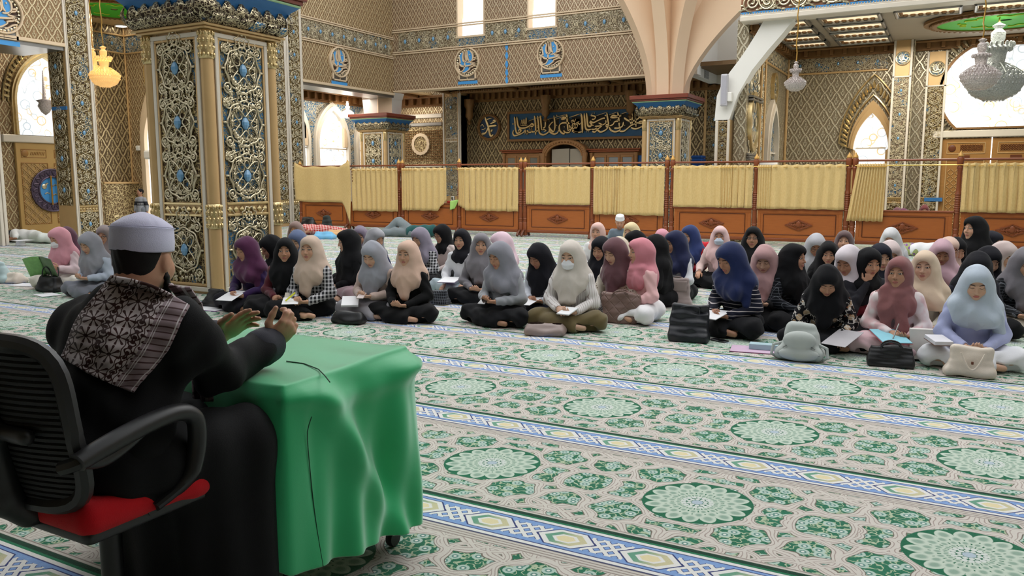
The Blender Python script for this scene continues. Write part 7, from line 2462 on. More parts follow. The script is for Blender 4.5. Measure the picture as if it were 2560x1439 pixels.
slab('open_book', 'open white book on the grey skirt of the silver scarfed woman', 'silver_front', (-.14, -.36, .19), .17, .24, .022, PAPER, .25, .5, 'book')
slab('phone', 'pale phone in the hands of the silver scarfed woman', 'silver_front', (.01, -.375, .27), .07, .145, .009, plain('phone_pale', srgb(206, 190, 186), .3), .25, .3, 'phone')
slab('sheet', 'white sheet in the hands of the plum scarfed writer', 'purple', (.03, -.37, .20), .2, .28, .004, PAPER, .25, .2, 'paper')
slab('sheet', 'folded white sheet on the lap of the plaid shirted woman', 'plaid', (-.05, -.37, .205), .16, .2, .004, PAPER, .2, .5, 'paper')
slab('sheet', 'pale card standing between the maroon and plaid blouses', 'black_maroon', (.16, -.36, .20), .12, .2, .004, plain('card_cream', srgb(226, 216, 200), .8), .7, .2, 'paper')
slab('highlighter', 'yellow highlighter pen in the hand of the plaid shirted woman', 'plaid', (-.04, -.38, .245), .014, .13, .014, plain('yellow_pen', srgb(226, 226, 60), .4), .6, -.5, 'pen')
slab('sheet', 'sheets of paper on the lap of the smiling woman', 'white_smile', (-.03, -.33, .20), .22, .29, .01, PAPER, .1, .2, 'paper', plain('violet_cover', srgb(110, 70, 130), .5))
slab('sheet', 'ruled sheet under the hand of the bent woman in black scarf', 'black_bent', (-.02, -.40, .20), .21, .29, .004, PAPER, .15, .1, 'paper')
slab('notebook', 'white notepad on the knee of the navy striped writer', 'navy_stripe', (.03, -.385, .205), .2, .28, .008, PAPER, .15, .2, 'notebook')
slab('pen', 'pale pen in the raised hand of the navy striped writer', 'navy_stripe', (-.03, -.40, .26), .011, .15, .011, PAPER, 1.0, .5, 'pen')
slab('open_book', 'small open book in the hands of the navy scarfed woman in white', 'navy_white', (.02, -.38, .205), .15, .2, .012, plain('page_cream', srgb(232, 222, 206), .8), .2, .2, 'book')
slab('phone', 'dark phone in the hands of the dusty rose scarfed woman', 'dusty_rose', (0, -.375, .262), .075, .15, .009, BLKP, .25, .2, 'phone')
slab('folder', 'blue paper folder with red edge on the knee of the mauve scarfed woman', 'mauve_star', (-.05, -.375, .20), .22, .30, .008, plain('blue_folder', srgb(142, 206, 222), .6), .18, .35, 'folder', plain('red_edge', srgb(206, 84, 96), .6))
slab('pen', 'slim grey pen in the hands of the mauve scarfed woman', 'mauve_star', (-.01, -.39, .25), .009, .15, .009, MT['steel'], .8, -.4, 'pen')
slab('sheet', 'printed sheet bent in the hands of the batik bloused woman', 'batik', (.16, -.40, .16), .21, .29, .004, plain('grey_print', srgb(190, 186, 190), .8), .3, -.5, 'paper')
slab('thick_book', 'brown bound book with pale pages before the lavender blouse', 'pale_blue_front', (-.27, -.30, .225), .13, .19, .03, plain('page_pale', srgb(222, 220, 226), .8), .1, .3, 'book', plain('brown_cover', srgb(106, 66, 48), .5))
slab('laptop_box', 'white flat box standing behind the mauve and lavender blouses', 'pale_blue_front', (-.30, -.02, .02), .30, .05, .24, plain('box_white', srgb(228, 222, 216), .6), .0, .1, 'box')
# green open book held by the pink scarfed reader
gb = thing('open_book', 'open green covered book held up by the pink scarfed reader', 'book', lw(P['pink_reader'], (0, -.40, .33)), P['pink_reader'].rotation_euler.z); gb.rotation_euler.x = .55
for s, c in ((-1, (132, 186, 110)), (1, (96, 122, 86))):
    m = MB(); m.grid(lambda u, v: (s * .21 * u, -.05 * sin(pi * u * .5) + .03 * v - .03, -.10 + .02 * sin(pi * u) + .26 * v), 8, 4); o = m.build('cover', plain('green_cover', srgb(*c), .45, 0, .25, 30), gb); o.modifiers.new('thick', 'SOLIDIFY').thickness = .004
    m = MB(); m.grid(lambda u, v: (s * .20 * u, -.05 * sin(pi * u * .5) + .03 * v - .022 + .008, -.095 + .02 * sin(pi * u) + .25 * v), 8, 4); o = m.build('pages', PAPER, gb)
def on_floor(name, label, px, py, sx, sy, sz, mat, rz, cat, edge=None, z=.004):
    c = pz(px, py, z); return slab(name, label, None, (c.x, c.y, z), sx, sy, sz, mat, 0, rz, cat, edge)
on_floor('sheet', 'white sheet with violet edge on the carpet below the black leather bag', 528, 771, .36, .26, .006, PAPER, .1, 'paper', plain('violet_edge', srgb(150, 40, 170), .5))
on_floor('sheet', 'white sheet on the carpet at the far left beside the black shoulder bag', 62, 712, .34, .24, .005, PAPER, .2, 'paper')
on_floor('sheet', 'white sheet on the carpet under the black shoulder bag', 118, 737, .30, .22, .005, PAPER, -.2, 'paper')
on_floor('sheet', 'white sheet on the carpet behind the silver scarfed woman', 838, 756, .30, .22, .006, PAPER, .1, 'paper')
on_floor('folder', 'pink folder on the carpet beside the grey backpack', 1886, 874, .38, .26, .006, plain('pink_folder', srgb(206, 176, 200), .6), .15, 'folder', plain('magenta_edge', srgb(150, 70, 120), .5))
on_floor('pencil_case', 'pale blue pencil case on the pink folder', 1914, 872, .26, .10, .045, cloth((176, 204, 212)), .12, 'pencil case', z=.011)
on_floor('phone', 'black phone lying on the carpet before the navy striped writer', 1798, 851, .08, .16, .010, BLKP, 1.1, 'phone')
m = MB(); m.bbox(-.04, .04, -.075, .075, 0, .009, .002); o = m.build('phone', BLKP); c = pz(2226, 900); o.location = (c.x, c.y - .085, .10); o.rotation_euler = (1.1, 0, .1); tag(o, 'large phone propped against the boxy black handbag', 'phone')
# white cap and folded things lying by the sleepers
c = pz(52, 614); f = Sdf(); f.cap((0, 0, .04), (0, 0, .07), .10, .09, .01).box(v3(0, 0, .2), v3(.3, .3, .08), .01, .02).floor(.003)
o = sdf_obj('cap', f, (-.15, -.15, -.02), (.15, .15, .2), .012, cloth((236, 236, 238))); o.location = (c.x, c.y, 0); tag(o, 'white round cap lying on the carpet beside the sleeping man', 'cap')

# ---- people lying down and the boy
def sleeper(label, px, py, yaw, top, leg, sc=1.0, pat=None, hairc=(26, 22, 22), knees=False, leg_pat=None):
    c = pz(px, py)
    root = thing('person', label, 'person', (c.x, c.y, 0), yaw, 'people lying on the carpet')
    root.scale = (sc,) * 3
    # lies on the side along +x: head at x = -.55
    R = rotm(pi / 2, .2, 0) @ rotm(0, -pi / 2 * 0, 0)
    Hc = v3(-.62, -.02, .13)
    Rm = np.array([[0, 0, -1], [1, 0, 0], [0, -1, 0]], np.float32).T
    Rm = np.stack([v3(0, 0, 1), v3(0, 1, 0), v3(-1, 0, 0)], 1)
    f = Sdf(); head_sdf(f, Hc, Rm, 1.0, male=True, ears=True)
    f.cap(Hc + v3(.08, .02, 0), v3(-.42, .03, .13), .05, .06, .03)
    f.cap(v3(-.42, .03, .14), v3(.10, .05, .12), .09, .09, .04)
    f.chain([v3(-.38, -.02, .22), v3(-.20, -.20, .12), v3(-.42, -.25, .05)], [.045, .04, .028]); hand_sdf(f, v3(-.42, -.25, .05), (-1, .1, 0), (0, 0, -1), 1, .95, .3)
    kk = .34 if knees else .13
    f.chain([v3(.12, .02, .13), v3(.48, -.16, kk), v3(.88, -.05, .06)], [.08, .055, .035]); f.chain([v3(.12, .06, .10), v3(.50, -.05, .08), v3(.92, .04, .05)], [.08, .055, .035])
    f.floor(.006)
    fc = lambda V: (np.asarray(V, np.float32) - Hc) @ Rm
    sdf_obj('body', f, (-.85, -.5, -.02), (1.1, .4, .6), .011, skin_mat((176, 128, 102), 'down'), root, fc)
    g = Sdf(); g.cap(v3(-.40, .03, .15), v3(.12, .04, .13), .14, .135, .04); g.chain([v3(-.38, -.02, .22), v3(-.22, -.19, .13)], [.07, .062])
    g.disp(lambda P: .008 * np.sin(26 * P[:, 0] + 14 * P[:, 2])).floor(.004)
    sdf_obj('shirt', g, (-.7, -.5, -.02), (.5, .4, .5), .013, cloth(top, pat), root)
    g = Sdf(); g.chain([v3(.10, .02, .13), v3(.48, -.16, kk), v3(.84, -.06, .07)], [.13, .10, .07], .04); g.chain([v3(.10, .06, .11), v3(.50, -.03, .10), v3(.86, .04, .07)], [.12, .10, .07], .04)
    g.disp(lambda P: .008 * np.sin(22 * P[:, 0] + 20 * P[:, 1])).floor(.004)
    sdf_obj('trousers', g, (-.2, -.5, -.02), (1.1, .4, .6), .013, cloth(leg, leg_pat), root)
    g = Sdf(); g.ell(Hc + v3(-.03, .025, .0), v3(.10, .10, .085), .01); g.ell(Hc + v3(.04, -.10, 0), v3(.11, .10, .11), .02, sub=True)
    sdf_obj('hair', g, Hc - .2, Hc + .2, .012, cloth(hairc), root)
    return root
sleeper('man in white shirt asleep on the carpet behind the pink scarfed reader', 78, 606, .25, (232, 232, 230), (226, 230, 224), sc=1.05)
sleeper('person in dark clothes asleep at the left edge by the entrance door', 4, 603, 3.3, (44, 44, 46), (40, 40, 44), sc=.95)
sleeper('person under a red checked cloth lying by the first wooden screen', 800, 586, .5, (206, 60, 56), (196, 50, 50), sc=.95, pat='redcheck', leg_pat='redcheck')
sleeper('person in teal shirt and grey trousers lying with one knee raised by the screens', 1040, 592, 3.4, (34, 84, 84), (122, 132, 136), sc=1.1, knees=True)
sleeper('child in white shirt and purple green skirt lying behind the white grey scarf', 2305, 640, 2.9, (238, 238, 242), (160, 168, 112), sc=.95, leg_pat='purplegreen')
sleeper('child in red shirt lying behind the blush masked woman', 1770, 628, .4, (196, 30, 46), (40, 40, 48), sc=.7)
def standing_boy(label, at, yaw, sc):
    root = thing('person', label, 'person', at, yaw)
    root.scale = (sc,) * 3
    R = rotm(-.5, .05); Hc = v3(0, -.01, 1.52)
    f = Sdf(); head_sdf(f, Hc, R, 1.12, ears=True)
    f.cap(Hc + v3(0, .02, -.06), v3(0, .01, 1.32), .05, .06, .03); f.cap(v3(0, .01, 1.28), v3(0, 0, .88), .10, .10, .05)
    for s in (-1, 1):
        f.chain([v3(s * .15, .01, 1.27), v3(s * .22, .03, 1.03), v3(s * .24, -.02, .82)], [.05, .04, .028]); hand_sdf(f, v3(s * .24, -.02, .82), (0, -.1, -1), (-s, 0, 0), -s, 1, .4)
        f.chain([v3(s * .09, 0, .90), v3(s * .10, -.01, .48), v3(s * .10, .01, .08), v3(s * .11, -.13, .04)], [.09, .065, .04, .03])
    f.floor(.003)
    sdf_obj('body', f, (-.45, -.4, -.02), (.45, .4, 1.75), .014, skin_mat((176, 128, 102), 'open'), root, lambda V: (np.asarray(V, np.float32) - Hc) @ R / 1.12)
    M = Mat('boy_jumper', .85); x, y, z = M.coord()
    M.base(M.mix((z - 1.12).abs().step(.075, .07), srgb(150, 152, 158), M.mix(((x * 30).frac() - .5).abs().step(.25, .2) * (z - 1.11).abs().step(.035, .03) * x.abs().step(.13, .12), srgb(30, 32, 40), srgb(180, 180, 184))))
    g = Sdf(); g.cap(v3(0, .01, 1.26), v3(0, 0, .86), .13, .135, .05)
    for s in (-1, 1): g.chain([v3(s * .14, .01, 1.27), v3(s * .22, .03, 1.03), v3(s * .238, -.01, .86)], [.075, .062, .045], .03)
    sdf_obj('jumper', g, (-.4, -.3, .6), (.4, .3, 1.5), .014, M.m, root)
    g = Sdf()
    for s in (-1, 1): g.chain([v3(s * .08, 0, .90), v3(s * .10, -.01, .48), v3(s * .10, .01, .09)], [.12, .09, .07], .03)
    sdf_obj('trousers', g, (-.4, -.3, -.02), (.4, .3, 1.1), .014, cloth((120, 124, 132)), root)
    g = Sdf(); g.ell(Hc + R @ v3(0, .022, .034) * 1.12, v3(.093, .11, .104), .01, R).ell(Hc + R @ v3(0, -.105, -.05) * 1.12, v3(.11, .10, .115), .02, R, sub=True)
    sdf_obj('hair', g, Hc - .2, Hc + .25, .012, cloth((24, 22, 24)), root)
standing_boy('boy in grey jumper with dark chest band standing in the vestibule', (pz(357, 585).x, pz(357, 585).y, 0), .35, .72)
# ------------------------------------------------------------------ side of the hall behind the camera (shades the speaker's corner)
wallbox('ceiling_front', MT['ceil'], -18.0, 8.8, -5.0, 1.2, 4.6, 4.75)
wallbox('wall_front', MT['lat_side'], -18.0, 8.8, -5.3, -5.0, 0, 9.2)
wallbox('wall_right', MT['lat_right'], 8.6, 8.9, -5.0, 24.0, 0, 9.2)

# ------------------------------------------------------------------ desk on casters under a green cloth
TX0, TX1, TY0, TY1, TZ = -2.80, -1.80, 1.80, 2.44, .775
desk = thing('desk', 'small desk on casters hidden under the green cloth', 'desk', ((TX0 + TX1) / 2, (TY0 + TY1) / 2, 0))
hx, hy = (TX1 - TX0) / 2, (TY1 - TY0) / 2
m = MB(); m.bbox(-hx + .015, hx - .015, -hy + .015, hy - .015, TZ - .035, TZ - .008, .006); m.build('table_top', MT['wood_mid'], desk)
for sx in (-1, 1):
    for sy in (-1, 1):
        m = MB(); m.bbox(sx * (hx - .05) - .018, sx * (hx - .05) + .018, sy * (hy - .05) - .018, sy * (hy - .05) + .018, .09, TZ - .035, .004); lg = m.build('leg', MT['black'], desk)
        m = MB(); x, y = sx * (hx - .03), sy * (hy - .06)
        n0 = len(m.v); m.lathe([(.001, -.014), (.030, -.014), (.034, -.008), (.034, .008), (.030, .014), (.001, .014)], 18); m.xf(Matrix.Translation((x, y, .035)) @ Matrix.Rotation(pi / 2, 4, 'Y'), n0)
        m.build('caster', MT['black'], lg)
        m = MB(); m.ell((x, y, .062), (.026, .030, .020), 12, 8); m.build('caster_hood', plain('chrome', (.75, .75, .76), .12, 1.0, .05, 9) if 'chrome' not in bpy.data.materials else bpy.data.materials['chrome'], lg)

def green_cloth():
    M = Mat('green_satin_cloth', 0.46, 0.0, spec=.35)
    x, y, z = M.coord()
    n = M.noise(3, 2, M.vec)
    M.base(M.mix(n, srgb(24, 176, 104), srgb(38, 194, 122)))
    M.set('Sheen Weight', 1.0); M.b.inputs['Sheen Tint'].default_value = (.8, 1, .9, 1)
    M.bump(M.noise(420, 1, M.vec) * .5 + M.noise(30, 3, M.vec), .10, .003)
    return M.m
GC = green_cloth()
def gauss(a, w): return math.exp(-(a / w) ** 2)
def cloth_side(s, t):
    """outward offset and drop of the hanging cloth; s runs once round the table (0..4, one unit a side from the near left corner), t down"""
    side, u = int(s) % 4, s - int(s)
    o = .012 + .055 * t
    o += (.022 * sin(2 * pi * (2.2 * s) + 1.3) + .014 * sin(2 * pi * 5.1 * s + 3 * t)) * t ** 1.2
    drop = .64
    if side == 1:                       # right side, towards the camera: swags falling from the near corner
        o += .050 * gauss(u - .10 - .62 * t, .10) * (1 - .35 * t) * min(1, t * 5)
        o -= .030 * gauss(u - .36 - .50 * t, .13) * min(1, t * 4)
        o += .034 * gauss(u - .78 - .10 * t, .12) * min(1, t * 3) * (1 - .4 * t)
        o += .055 * gauss(u - .93, .16) * gauss(t - .10, .10)
        o += .022 * gauss(t - .10 - .10 * sin(pi * u), .05)
        drop = .64 + .07 * u
    if side == 0: drop = .34 + .30 * max(0, (u - .72) / .28) ** 1.0; o *= .45 if u < .7 else .45 + .55 * (u - .7) / .3
    if side == 2: drop = .70 - .05 * u
    if side == 3: drop = .62
    return o, drop
def table_cloth():
    NS, NT, r = 64, 34, .022
    loop = []
    per = [(-hx, -hy), (hx, -hy), (hx, hy), (-hx, hy)]
    m = MB()
    cols = []
    for side in range(4):
        a, b = Vector(per[side]), Vector(per[(side + 1) % 4])
        tg = (b - a).normalized(); ou = Vector((tg.y, -tg.x))
        for i in range(NS):
            u = i / NS
            k = 1.0
            p = a + (b - a) * u
            # soften the outward direction near corners
            dirv = ou.copy()
            ca = .07
            if u < ca: dirv = (ou * (.5 + .5 * u / ca) + Vector((-tg.y * 0, 0)) + (-tg) * (.5 - .5 * u / ca))
            if u > 1 - ca: dirv = (ou * (.5 + .5 * (1 - u) / ca) + tg * (.5 - .5 * (1 - u) / ca))
            cols.append((p, dirv, side + u))
    N = len(cols)
    vs, fs = [], []
    # top: rings shrinking to the middle
    NR = 14
    for j in range(NR):
        k = (j + 1) / (NR + 1) if False else j / NR
        for (p, d, s) in cols:
            q = p * (.02 + .98 * k)
            z = TZ + .004 * sin(9 * q.x + 4 * q.y) * k + .010 * gauss(q.x - hx + .02, .10) * gauss(q.y - hy + .10, .20) + .004 * sin(31 * q.y + 12 * q.x) * gauss(q.x - hx + .12, .16)
            vs.append((q.x, q.y, z))
    for j in range(NT + 1):
        t = j / NT
        for (p, d, s) in cols:
            o, drop = cloth_side(s, t)
            if j < 4:
                a_ = j / 4 * pi / 2
                q = p + d * (r * sin(a_) * .8); z = TZ - r * (1 - cos(a_)) * .8 + .010 * gauss(p.x - hx, .10) * gauss(p.y - hy + .1, .2) * (1 - j / 4)
            else:
                q = p + d * (r * .8 + o); z = TZ - r * .8 - drop * (t - 3 / NT)
            vs.append((q.x, q.y, z))
    rows = NR + NT + 1
    for j in range(rows - 1):
        for i in range(N):
            k = (i + 1) % N
            fs.append((j * N + i, (j + 1) * N + i, (j + 1) * N + k, j * N + k))
    fs.append(tuple(range(N))[::-1] if False else tuple(range(N)))
    m.add(vs, fs)
    o = m.build('tablecloth', GC, angle=None)
    o.location = ((TX0 + TX1) / 2, (TY0 + TY1) / 2, 0)
    md = o.modifiers.new('thick', 'SOLIDIFY'); md.thickness = .003; md.offset = 1
    sub = o.modifiers.new('sub', 'SUBSURF'); sub.levels = 1; sub.render_levels = 1
    return tag(o, 'bright green satin cloth covering the speaker desk down to the casters', 'tablecloth')
tcl = table_cloth()
SEAM = plain('dark_green_seam', srgb(8, 62, 36), .7)
def seam(pts, n=10):
    m = MB()
    c = tcl.location
    P_ = []
    for i in range(len(pts) - 1):
        for k in range(n):
            t = k / n
            x = pts[i][0] + (pts[i + 1][0] - pts[i][0]) * t; y = pts[i][1] + (pts[i + 1][1] - pts[i][1]) * t
            p = pz(x, y, TZ + .010); P_.append((p.x - c.x, p.y - c.y, TZ + .0095))
    m.tube(P_, .0020, 5); m.build('seam', SEAM, tcl)
seam([(716, 902), (760, 908), (796, 922), (812, 938), (826, 956)])
m = MB(); m.tube([(hx + .024 + cloth_side(1.06 + .05 * t, t)[0] + .002, -hy + (.06 + .05 * t) * 2 * hy, TZ - .02 - .64 * t) for t in [i / 24 for i in range(3, 23)]], .0016, 5); m.build('seam', SEAM, tcl)

# ------------------------------------------------------------------ office chair
CXc, CYc = -2.05, 1.36
chair = thing('office_chair', 'black mesh office chair with red seat under the speaker', 'chair', (CXc, CYc, 0))
RED = cloth((196, 14, 26), None, .8, .1); CBL = plain('chair_black', (.013, .013, .014), .42, 0, .2, 20)
f = Sdf(); f.box((0, -.02, .565), (.235, .20, .045), .042, .02); f.box((0, .15, .555), (.22, .06, .035), .03, .05)
sdf_obj('seat', f, (-.32, -.32, .4), (.32, .32, .72), .008, RED, chair)
f = Sdf(); f.box((0, -.02, .525), (.225, .19, .022), .02, .02); sdf_obj('seat_pan', f, (-.32, -.32, .4), (.32, .32, .72), .01, CBL, chair)
m = MB()
def back_pt(u, v):      # u -1..1 across, v 0..1 up; the back leans away and curves round the sitter
    return (u * (.235 - .03 * v ** 3), -.235 - .05 * v + .05 * u * u - .02 * sin(pi * v), .60 + .425 * v)
ring = [back_pt(cos(a) * (1 if abs(cos(a)) < .0 else 1) * min(1, 1.25 * abs(cos(a))) / max(abs(cos(a)), 1e-6), .5 + .5 * max(-1, min(1, 1.22 * sin(a)))) for a in [2 * pi * i / 48 for i in range(48)]]
ring = []
for i in range(64):
    a = 2 * pi * i / 64
    c, s = cos(a), sin(a)
    n = 4.5
    r_ = (abs(c) ** n + abs(s) ** n) ** (-1 / n)
    ring.append(back_pt(c * r_, .5 + .5 * s * r_))
m.tube(ring, .022, 8, True)
m.build('back_frame', CBL, chair)
M = Mat('chair_mesh', .7); M.coord(); M.base(M.mix(M.noise(200, 1, M.vec), (.008, .008, .009), (.02, .02, .022)))
m = MB()
for i in range(26):
    v = .05 + .9 * i / 25
    w_ = .96 if .12 < v < .88 else .9
    m.tube([back_pt(-w_ + 2 * w_ * k / 8, v) for k in range(9)], .0082, 5, caps=False)
for i in range(9):
    u = -.9 + 1.8 * i / 8
    m.tube([back_pt(u, .04 + .92 * k / 6) for k in range(7)], .0035, 4, caps=False)
m.build('back_mesh', M.m, chair)
f = Sdf(); f.chain([v3(0, -.22, .56), v3(0, -.275, .62), v3(0, -.30, .78), v3(0, -.30, .92)], [.04, .045, .04, .03]); f.cap(v3(-.14, -.29, .80), v3(.14, -.29, .80), .02, .02, .02)
sdf_obj('back_support', f, (-.3, -.4, .45), (.3, -.1, 1.0), .008, CBL, chair)
def smooth_path(pts, n=6):
    P_ = []
    for i in range(len(pts) - 1):
        a, b, c, e = pts[max(0, i - 1)], pts[i], pts[i + 1], pts[min(len(pts) - 1, i + 2)]
        for q in range(n):
            t = q / n
            P_.append(tuple(.5 * (2 * b[j] + (-a[j] + c[j]) * t + (2 * a[j] - 5 * b[j] + 4 * c[j] - e[j]) * t * t + (-a[j] + 3 * b[j] - 3 * c[j] + e[j]) * t ** 3) for j in range(len(b))))
    return P_ + [pts[-1]]
for s in (-1, 1):
    m = MB()
    L = smooth_path([(-.25, .748, .022), (-.16, .772, .024), (-.04, .795, .024), (.04, .797, .024), (.085, .770, .023), (.092, .715, .023), (.078, .650, .022), (.045, .590, .021), (-.02, .545, .019)])
    n0 = len(m.v); m.tube([(0, y, z) for y, z, r in L], [r for y, z, r in L], 12, flat=(1, 0, 0))
    for q in range(n0, len(m.v)):
        x, y, z = m.v[q]; m.v[q] = (s * (.272 - .05 * max(0, (.62 - z) / .08)) + x * 1.25, y, z)
    L = smooth_path([(-.24, .745, .016), (-.19, .735, .017), (-.13, .750, .015), (-.05, .785, .010)])
    m.tube([(s * .272, y, z) for y, z, r in L], [r for y, z, r in L], 10)
    L = smooth_path([(s * .272, -.235, .748), (s * .255, -.25, .74), (s * .225, -.262, .73)])
    m.tube(L, .018, 8); m.tube([(s * .225, -.02, .54), (s * .12, -.02, .53)], .02, 8)
    m.build('armrest', CBL, chair)
m = MB(); m.lathe([(.045, .08), (.045, .20), (.030, .205), (.030, .48), (.06, .50), (.10, .515)], 18); m.build('gas_lift', CBL, chair)
for k in range(5):
    a = 2 * pi * k / 5 + .35
    f = Sdf(); f.chain([v3(.03 * cos(a), .03 * sin(a), .115), v3(.17 * cos(a), .17 * sin(a), .10), v3(.29 * cos(a), .29 * sin(a), .075)], [.034, .028, .022])
    o = sdf_obj('base_arm', f, (-.36, -.36, .0), (.36, .36, .2), .011, CBL, chair)
    m = MB()
    n0 = 0
    for q in (-.016, .016):
        n0 = len(m.v); m.lathe([(.001, -.010), (.026, -.010), (.028, 0), (.026, .010), (.001, .010)], 14); m.xf(Matrix.Translation((.29 * cos(a) - q * sin(a), .29 * sin(a) + q * cos(a), .029)) @ Matrix.Rotation(a, 4, 'Z') @ Matrix.Rotation(pi / 2, 4, 'X'), n0)
    m.lathe([(.012, .03), (.012, .08)], 8, (.29 * cos(a), .29 * sin(a), 0))
    m.build('caster', CBL, o)

# ------------------------------------------------------------------ the speaker
sp = thing('person', 'speaker in white cap and black robe with patterned scarf, seated at the green desk', 'person', (0, 0, 0))
N_ = v3(-2.085, 1.49, 1.035); Hc = v3(-2.09, 1.552, 1.175); Rh = rotm(pi + .42, .12, 0)
RS, LS = v3(-1.880, 1.515, .985), v3(-2.285, 1.49, .962)
RE, LE = v3(-1.935, 1.67, .835), v3(-2.42, 1.68, .835)
RW, LW = v3(-2.005, 1.955, .862), v3(-2.225, 1.935, .868)
HP = v3(-2.02, 1.36, .67)
r_, aw, up = v3(.877, .48, 0), v3(-.48, .877, 0), v3(0, 0, 1)
f = Sdf()
head_sdf(f, Hc, Rh, .98, male=True, ears=True)
f.cap(Hc + Rh @ v3(0, .035, -.05), N_ + v3(0, -.02, -.02), .060, .066, .03)
f.cap(N_ + v3(0, -.03, -.08), HP, .10, .12, .05)
f.cap(N_ + v3(0, -.02, -.04), RS, .05, .05, .03); f.cap(N_ + v3(0, -.02, -.04), LS, .05, .05, .03)
f.chain([RS, RE, RW], [.048, .040, .029]); f.chain([LS, LE, LW], [.048, .040, .029])
hand_sdf(f, RW, up * .62 + r_ * .66 + aw * .10, -r_ * .45 + aw * .75 + up * .35, 1, 1.06, [.85, .95, 1.02, 1.1], spread=.05, thumb=.2)
hand_sdf(f, LW, r_ * .80 + up * .56 + aw * .05, -aw * .55 + r_ * .25 - up * .55, -1, 1.06, [.16, .20, .26, .34], spread=.12, thumb=.15)
for s, x in ((1, -1.90), (-1, -2.16)):
    f.chain([HP + v3(s * .09, .02, -.02), v3(x, 1.72, .60), v3(x, 1.70, .10), v3(x, 1.80, .05)], [.08, .06, .04, .035])
f.floor(.004)
sdf_obj('body', f, (-2.56, 1.15, -.02), (-1.74, 2.12, 1.42), .0042, skin_mat((200, 150, 122), 'open', beard=1.0), sp, lambda V: (np.asarray(V, np.float32) - Hc) @ Rh / .98)
ROBE = cloth((14, 14, 16), None, .8, .05); CUFF = cloth((60, 60, 68), None, .8, .1)
g = Sdf()
g.cap(N_ + v3(0, -.035, -.10), HP + v3(0, 0, -.02), .155, .185, .05, sc=v3(1.22, .82, 1))
g.cap(RS + v3(-.02, -.01, -.02), LS + v3(.02, -.01, -.02), .086, .086, .08)
g.cap(N_ + v3(0, -.035, .015), N_ + v3(0, -.03, -.06), .072, .12, .035)
for S, E_, W_ in ((RS, RE, RW), (LS, LE, LW)):
    g.cap(S, E_, .084, .068, .05)
    g.cap(E_, E_ + (W_ - E_) * .86, .068, .057, .03)
g.disp(lambda P: .006 * np.sin(34 * P[:, 2] + 16 * P[:, 0] + 3 * np.sin(15 * P[:, 1])) + .005 * np.sin(25 * P[:, 1] - 30 * P[:, 2]) + .003 * np.sin(60 * P[:, 0] + 40 * P[:, 1]))
g.ell(Hc + v3(0, 0, -.02), v3(.078, .095, .12), .01, sub=True)
sdf_obj('robe', g, (-2.58, 1.10, .45), (-1.72, 2.02, 1.22), .0055, ROBE, sp)
q = Sdf()
q.ell(HP + v3(0, .0, -.03), v3(.225, .20, .13), .05)
for s, x in ((1, -1.90), (-1, -2.17)):
    q.cap(HP + v3(s * .09, .02, -.02), v3(x, 1.70, .60), .125, .11, .06); q.cap(v3(x, 1.70, .60), v3(x, 1.66, .10), .11, .125, .06)
q.box(v3(-2.04, 1.56, .36), v3(.20, .10, .26), .06, .08)
q.disp(lambda P: .012 * np.sin(26 * P[:, 0] + 3 * P[:, 2]) * np.clip((.62 - P[:, 2]) / .4, 0, 1) + .006 * np.sin(40 * P[:, 1] + 18 * P[:, 0]))
q.floor(.075)
sdf_obj('robe_skirt', q, (-2.45, 1.10, .0), (-1.66, 2.0, .9), .009, ROBE, sp)
for W_, E_ in ((RW, RE), (LW, LE)):
    c = Sdf(); d_ = (W_ - E_); c.cap(E_ + d_ * .80, E_ + d_ * .93, .064, .062, .01); c.cap(E_ + d_ * .95, W_ + d_ * .3, .047, .047, .006, sub=True)
    sdf_obj('cuff', c, W_ - .16, W_ + .16, .005, CUFF, sp)
c = Sdf(); T = lambda x, y, z: Hc + Rh @ v3(x, y, z) * .98
c.cap(N_ + v3(0, -.005, .030), N_ + v3(0, -.02, -.005), .078, .086, .01); c.cap(N_ + v3(0, .02, .14), N_ + v3(0, .0, -.02), .066, .072, .01, sub=True)
sdf_obj('collar', c, N_ - .2, N_ + .2, .005, ROBE, sp)
h = Sdf(); h.ell(T(0, .012, .020), v3(.0765, .094, .082), .01, Rh).ell(T(0, -.10, -.045), v3(.11, .115, .12), .02, Rh, sub=True); h.ell(T(0, .050, -.034), v3(.056, .047, .044), .02, Rh)
for s in (-1, 1): h.ell(T(s * .082, -.004, -.022), v3(.036, .050, .058), .012, Rh, sub=True)
h.disp(lambda P: .0006 * np.sin(260 * P[:, 0] + 90 * P[:, 2]))
sdf_obj('hair', h, Hc - .2, Hc + .2, .0042, cloth((20, 16, 16), None, .6, .1), sp)
b = Sdf(); b.ell(T(0, -.060, -.095), v3(.040, .036, .042), .02, Rh); 
for s in (-1, 1): b.cap(T(s * .060, -.010, -.045), T(s * .035, -.055, -.098), .014, .020, .02)
b.disp(lambda P: .002 * np.sin(300 * P[:, 2]) + .0015 * np.sin(280 * P[:, 0] + 200 * P[:, 1]))
sdf_obj('beard', b, Hc - .2, Hc + .2, .0042, cloth((20, 17, 17), None, .7, .1), sp)
m = MB()
prof = [(.0905, .0), (.0925, .004), (.0930, .03), (.0905, .066), (.0870, .074), (.0800, .083), (.055, .100), (.030, .110), (.010, .1165), (.0005, .1175)]
n = 64
m.lathe(prof, n, caps=False)
for i, p in enumerate(m.v):
    a = atan2(p[1], p[0]); rr = math.hypot(p[0], p[1])
    k = 1 - .010 * gauss(abs(sin(a / 2 * 1 + .9)) , .04) * (p[2] < .09)
    m.v[i] = (p[0] * .93 * k, p[1] * 1.04 * k, p[2] + .004 * sin(2 * a) * (rr > .08))
m.xf(Matrix(Rh.tolist()).to_4x4()); 
o = T(0, .010, .026)
m.v = [(x + float(o[0]), y + float(o[1]), z + float(o[2])) for x, y, z in m.v]
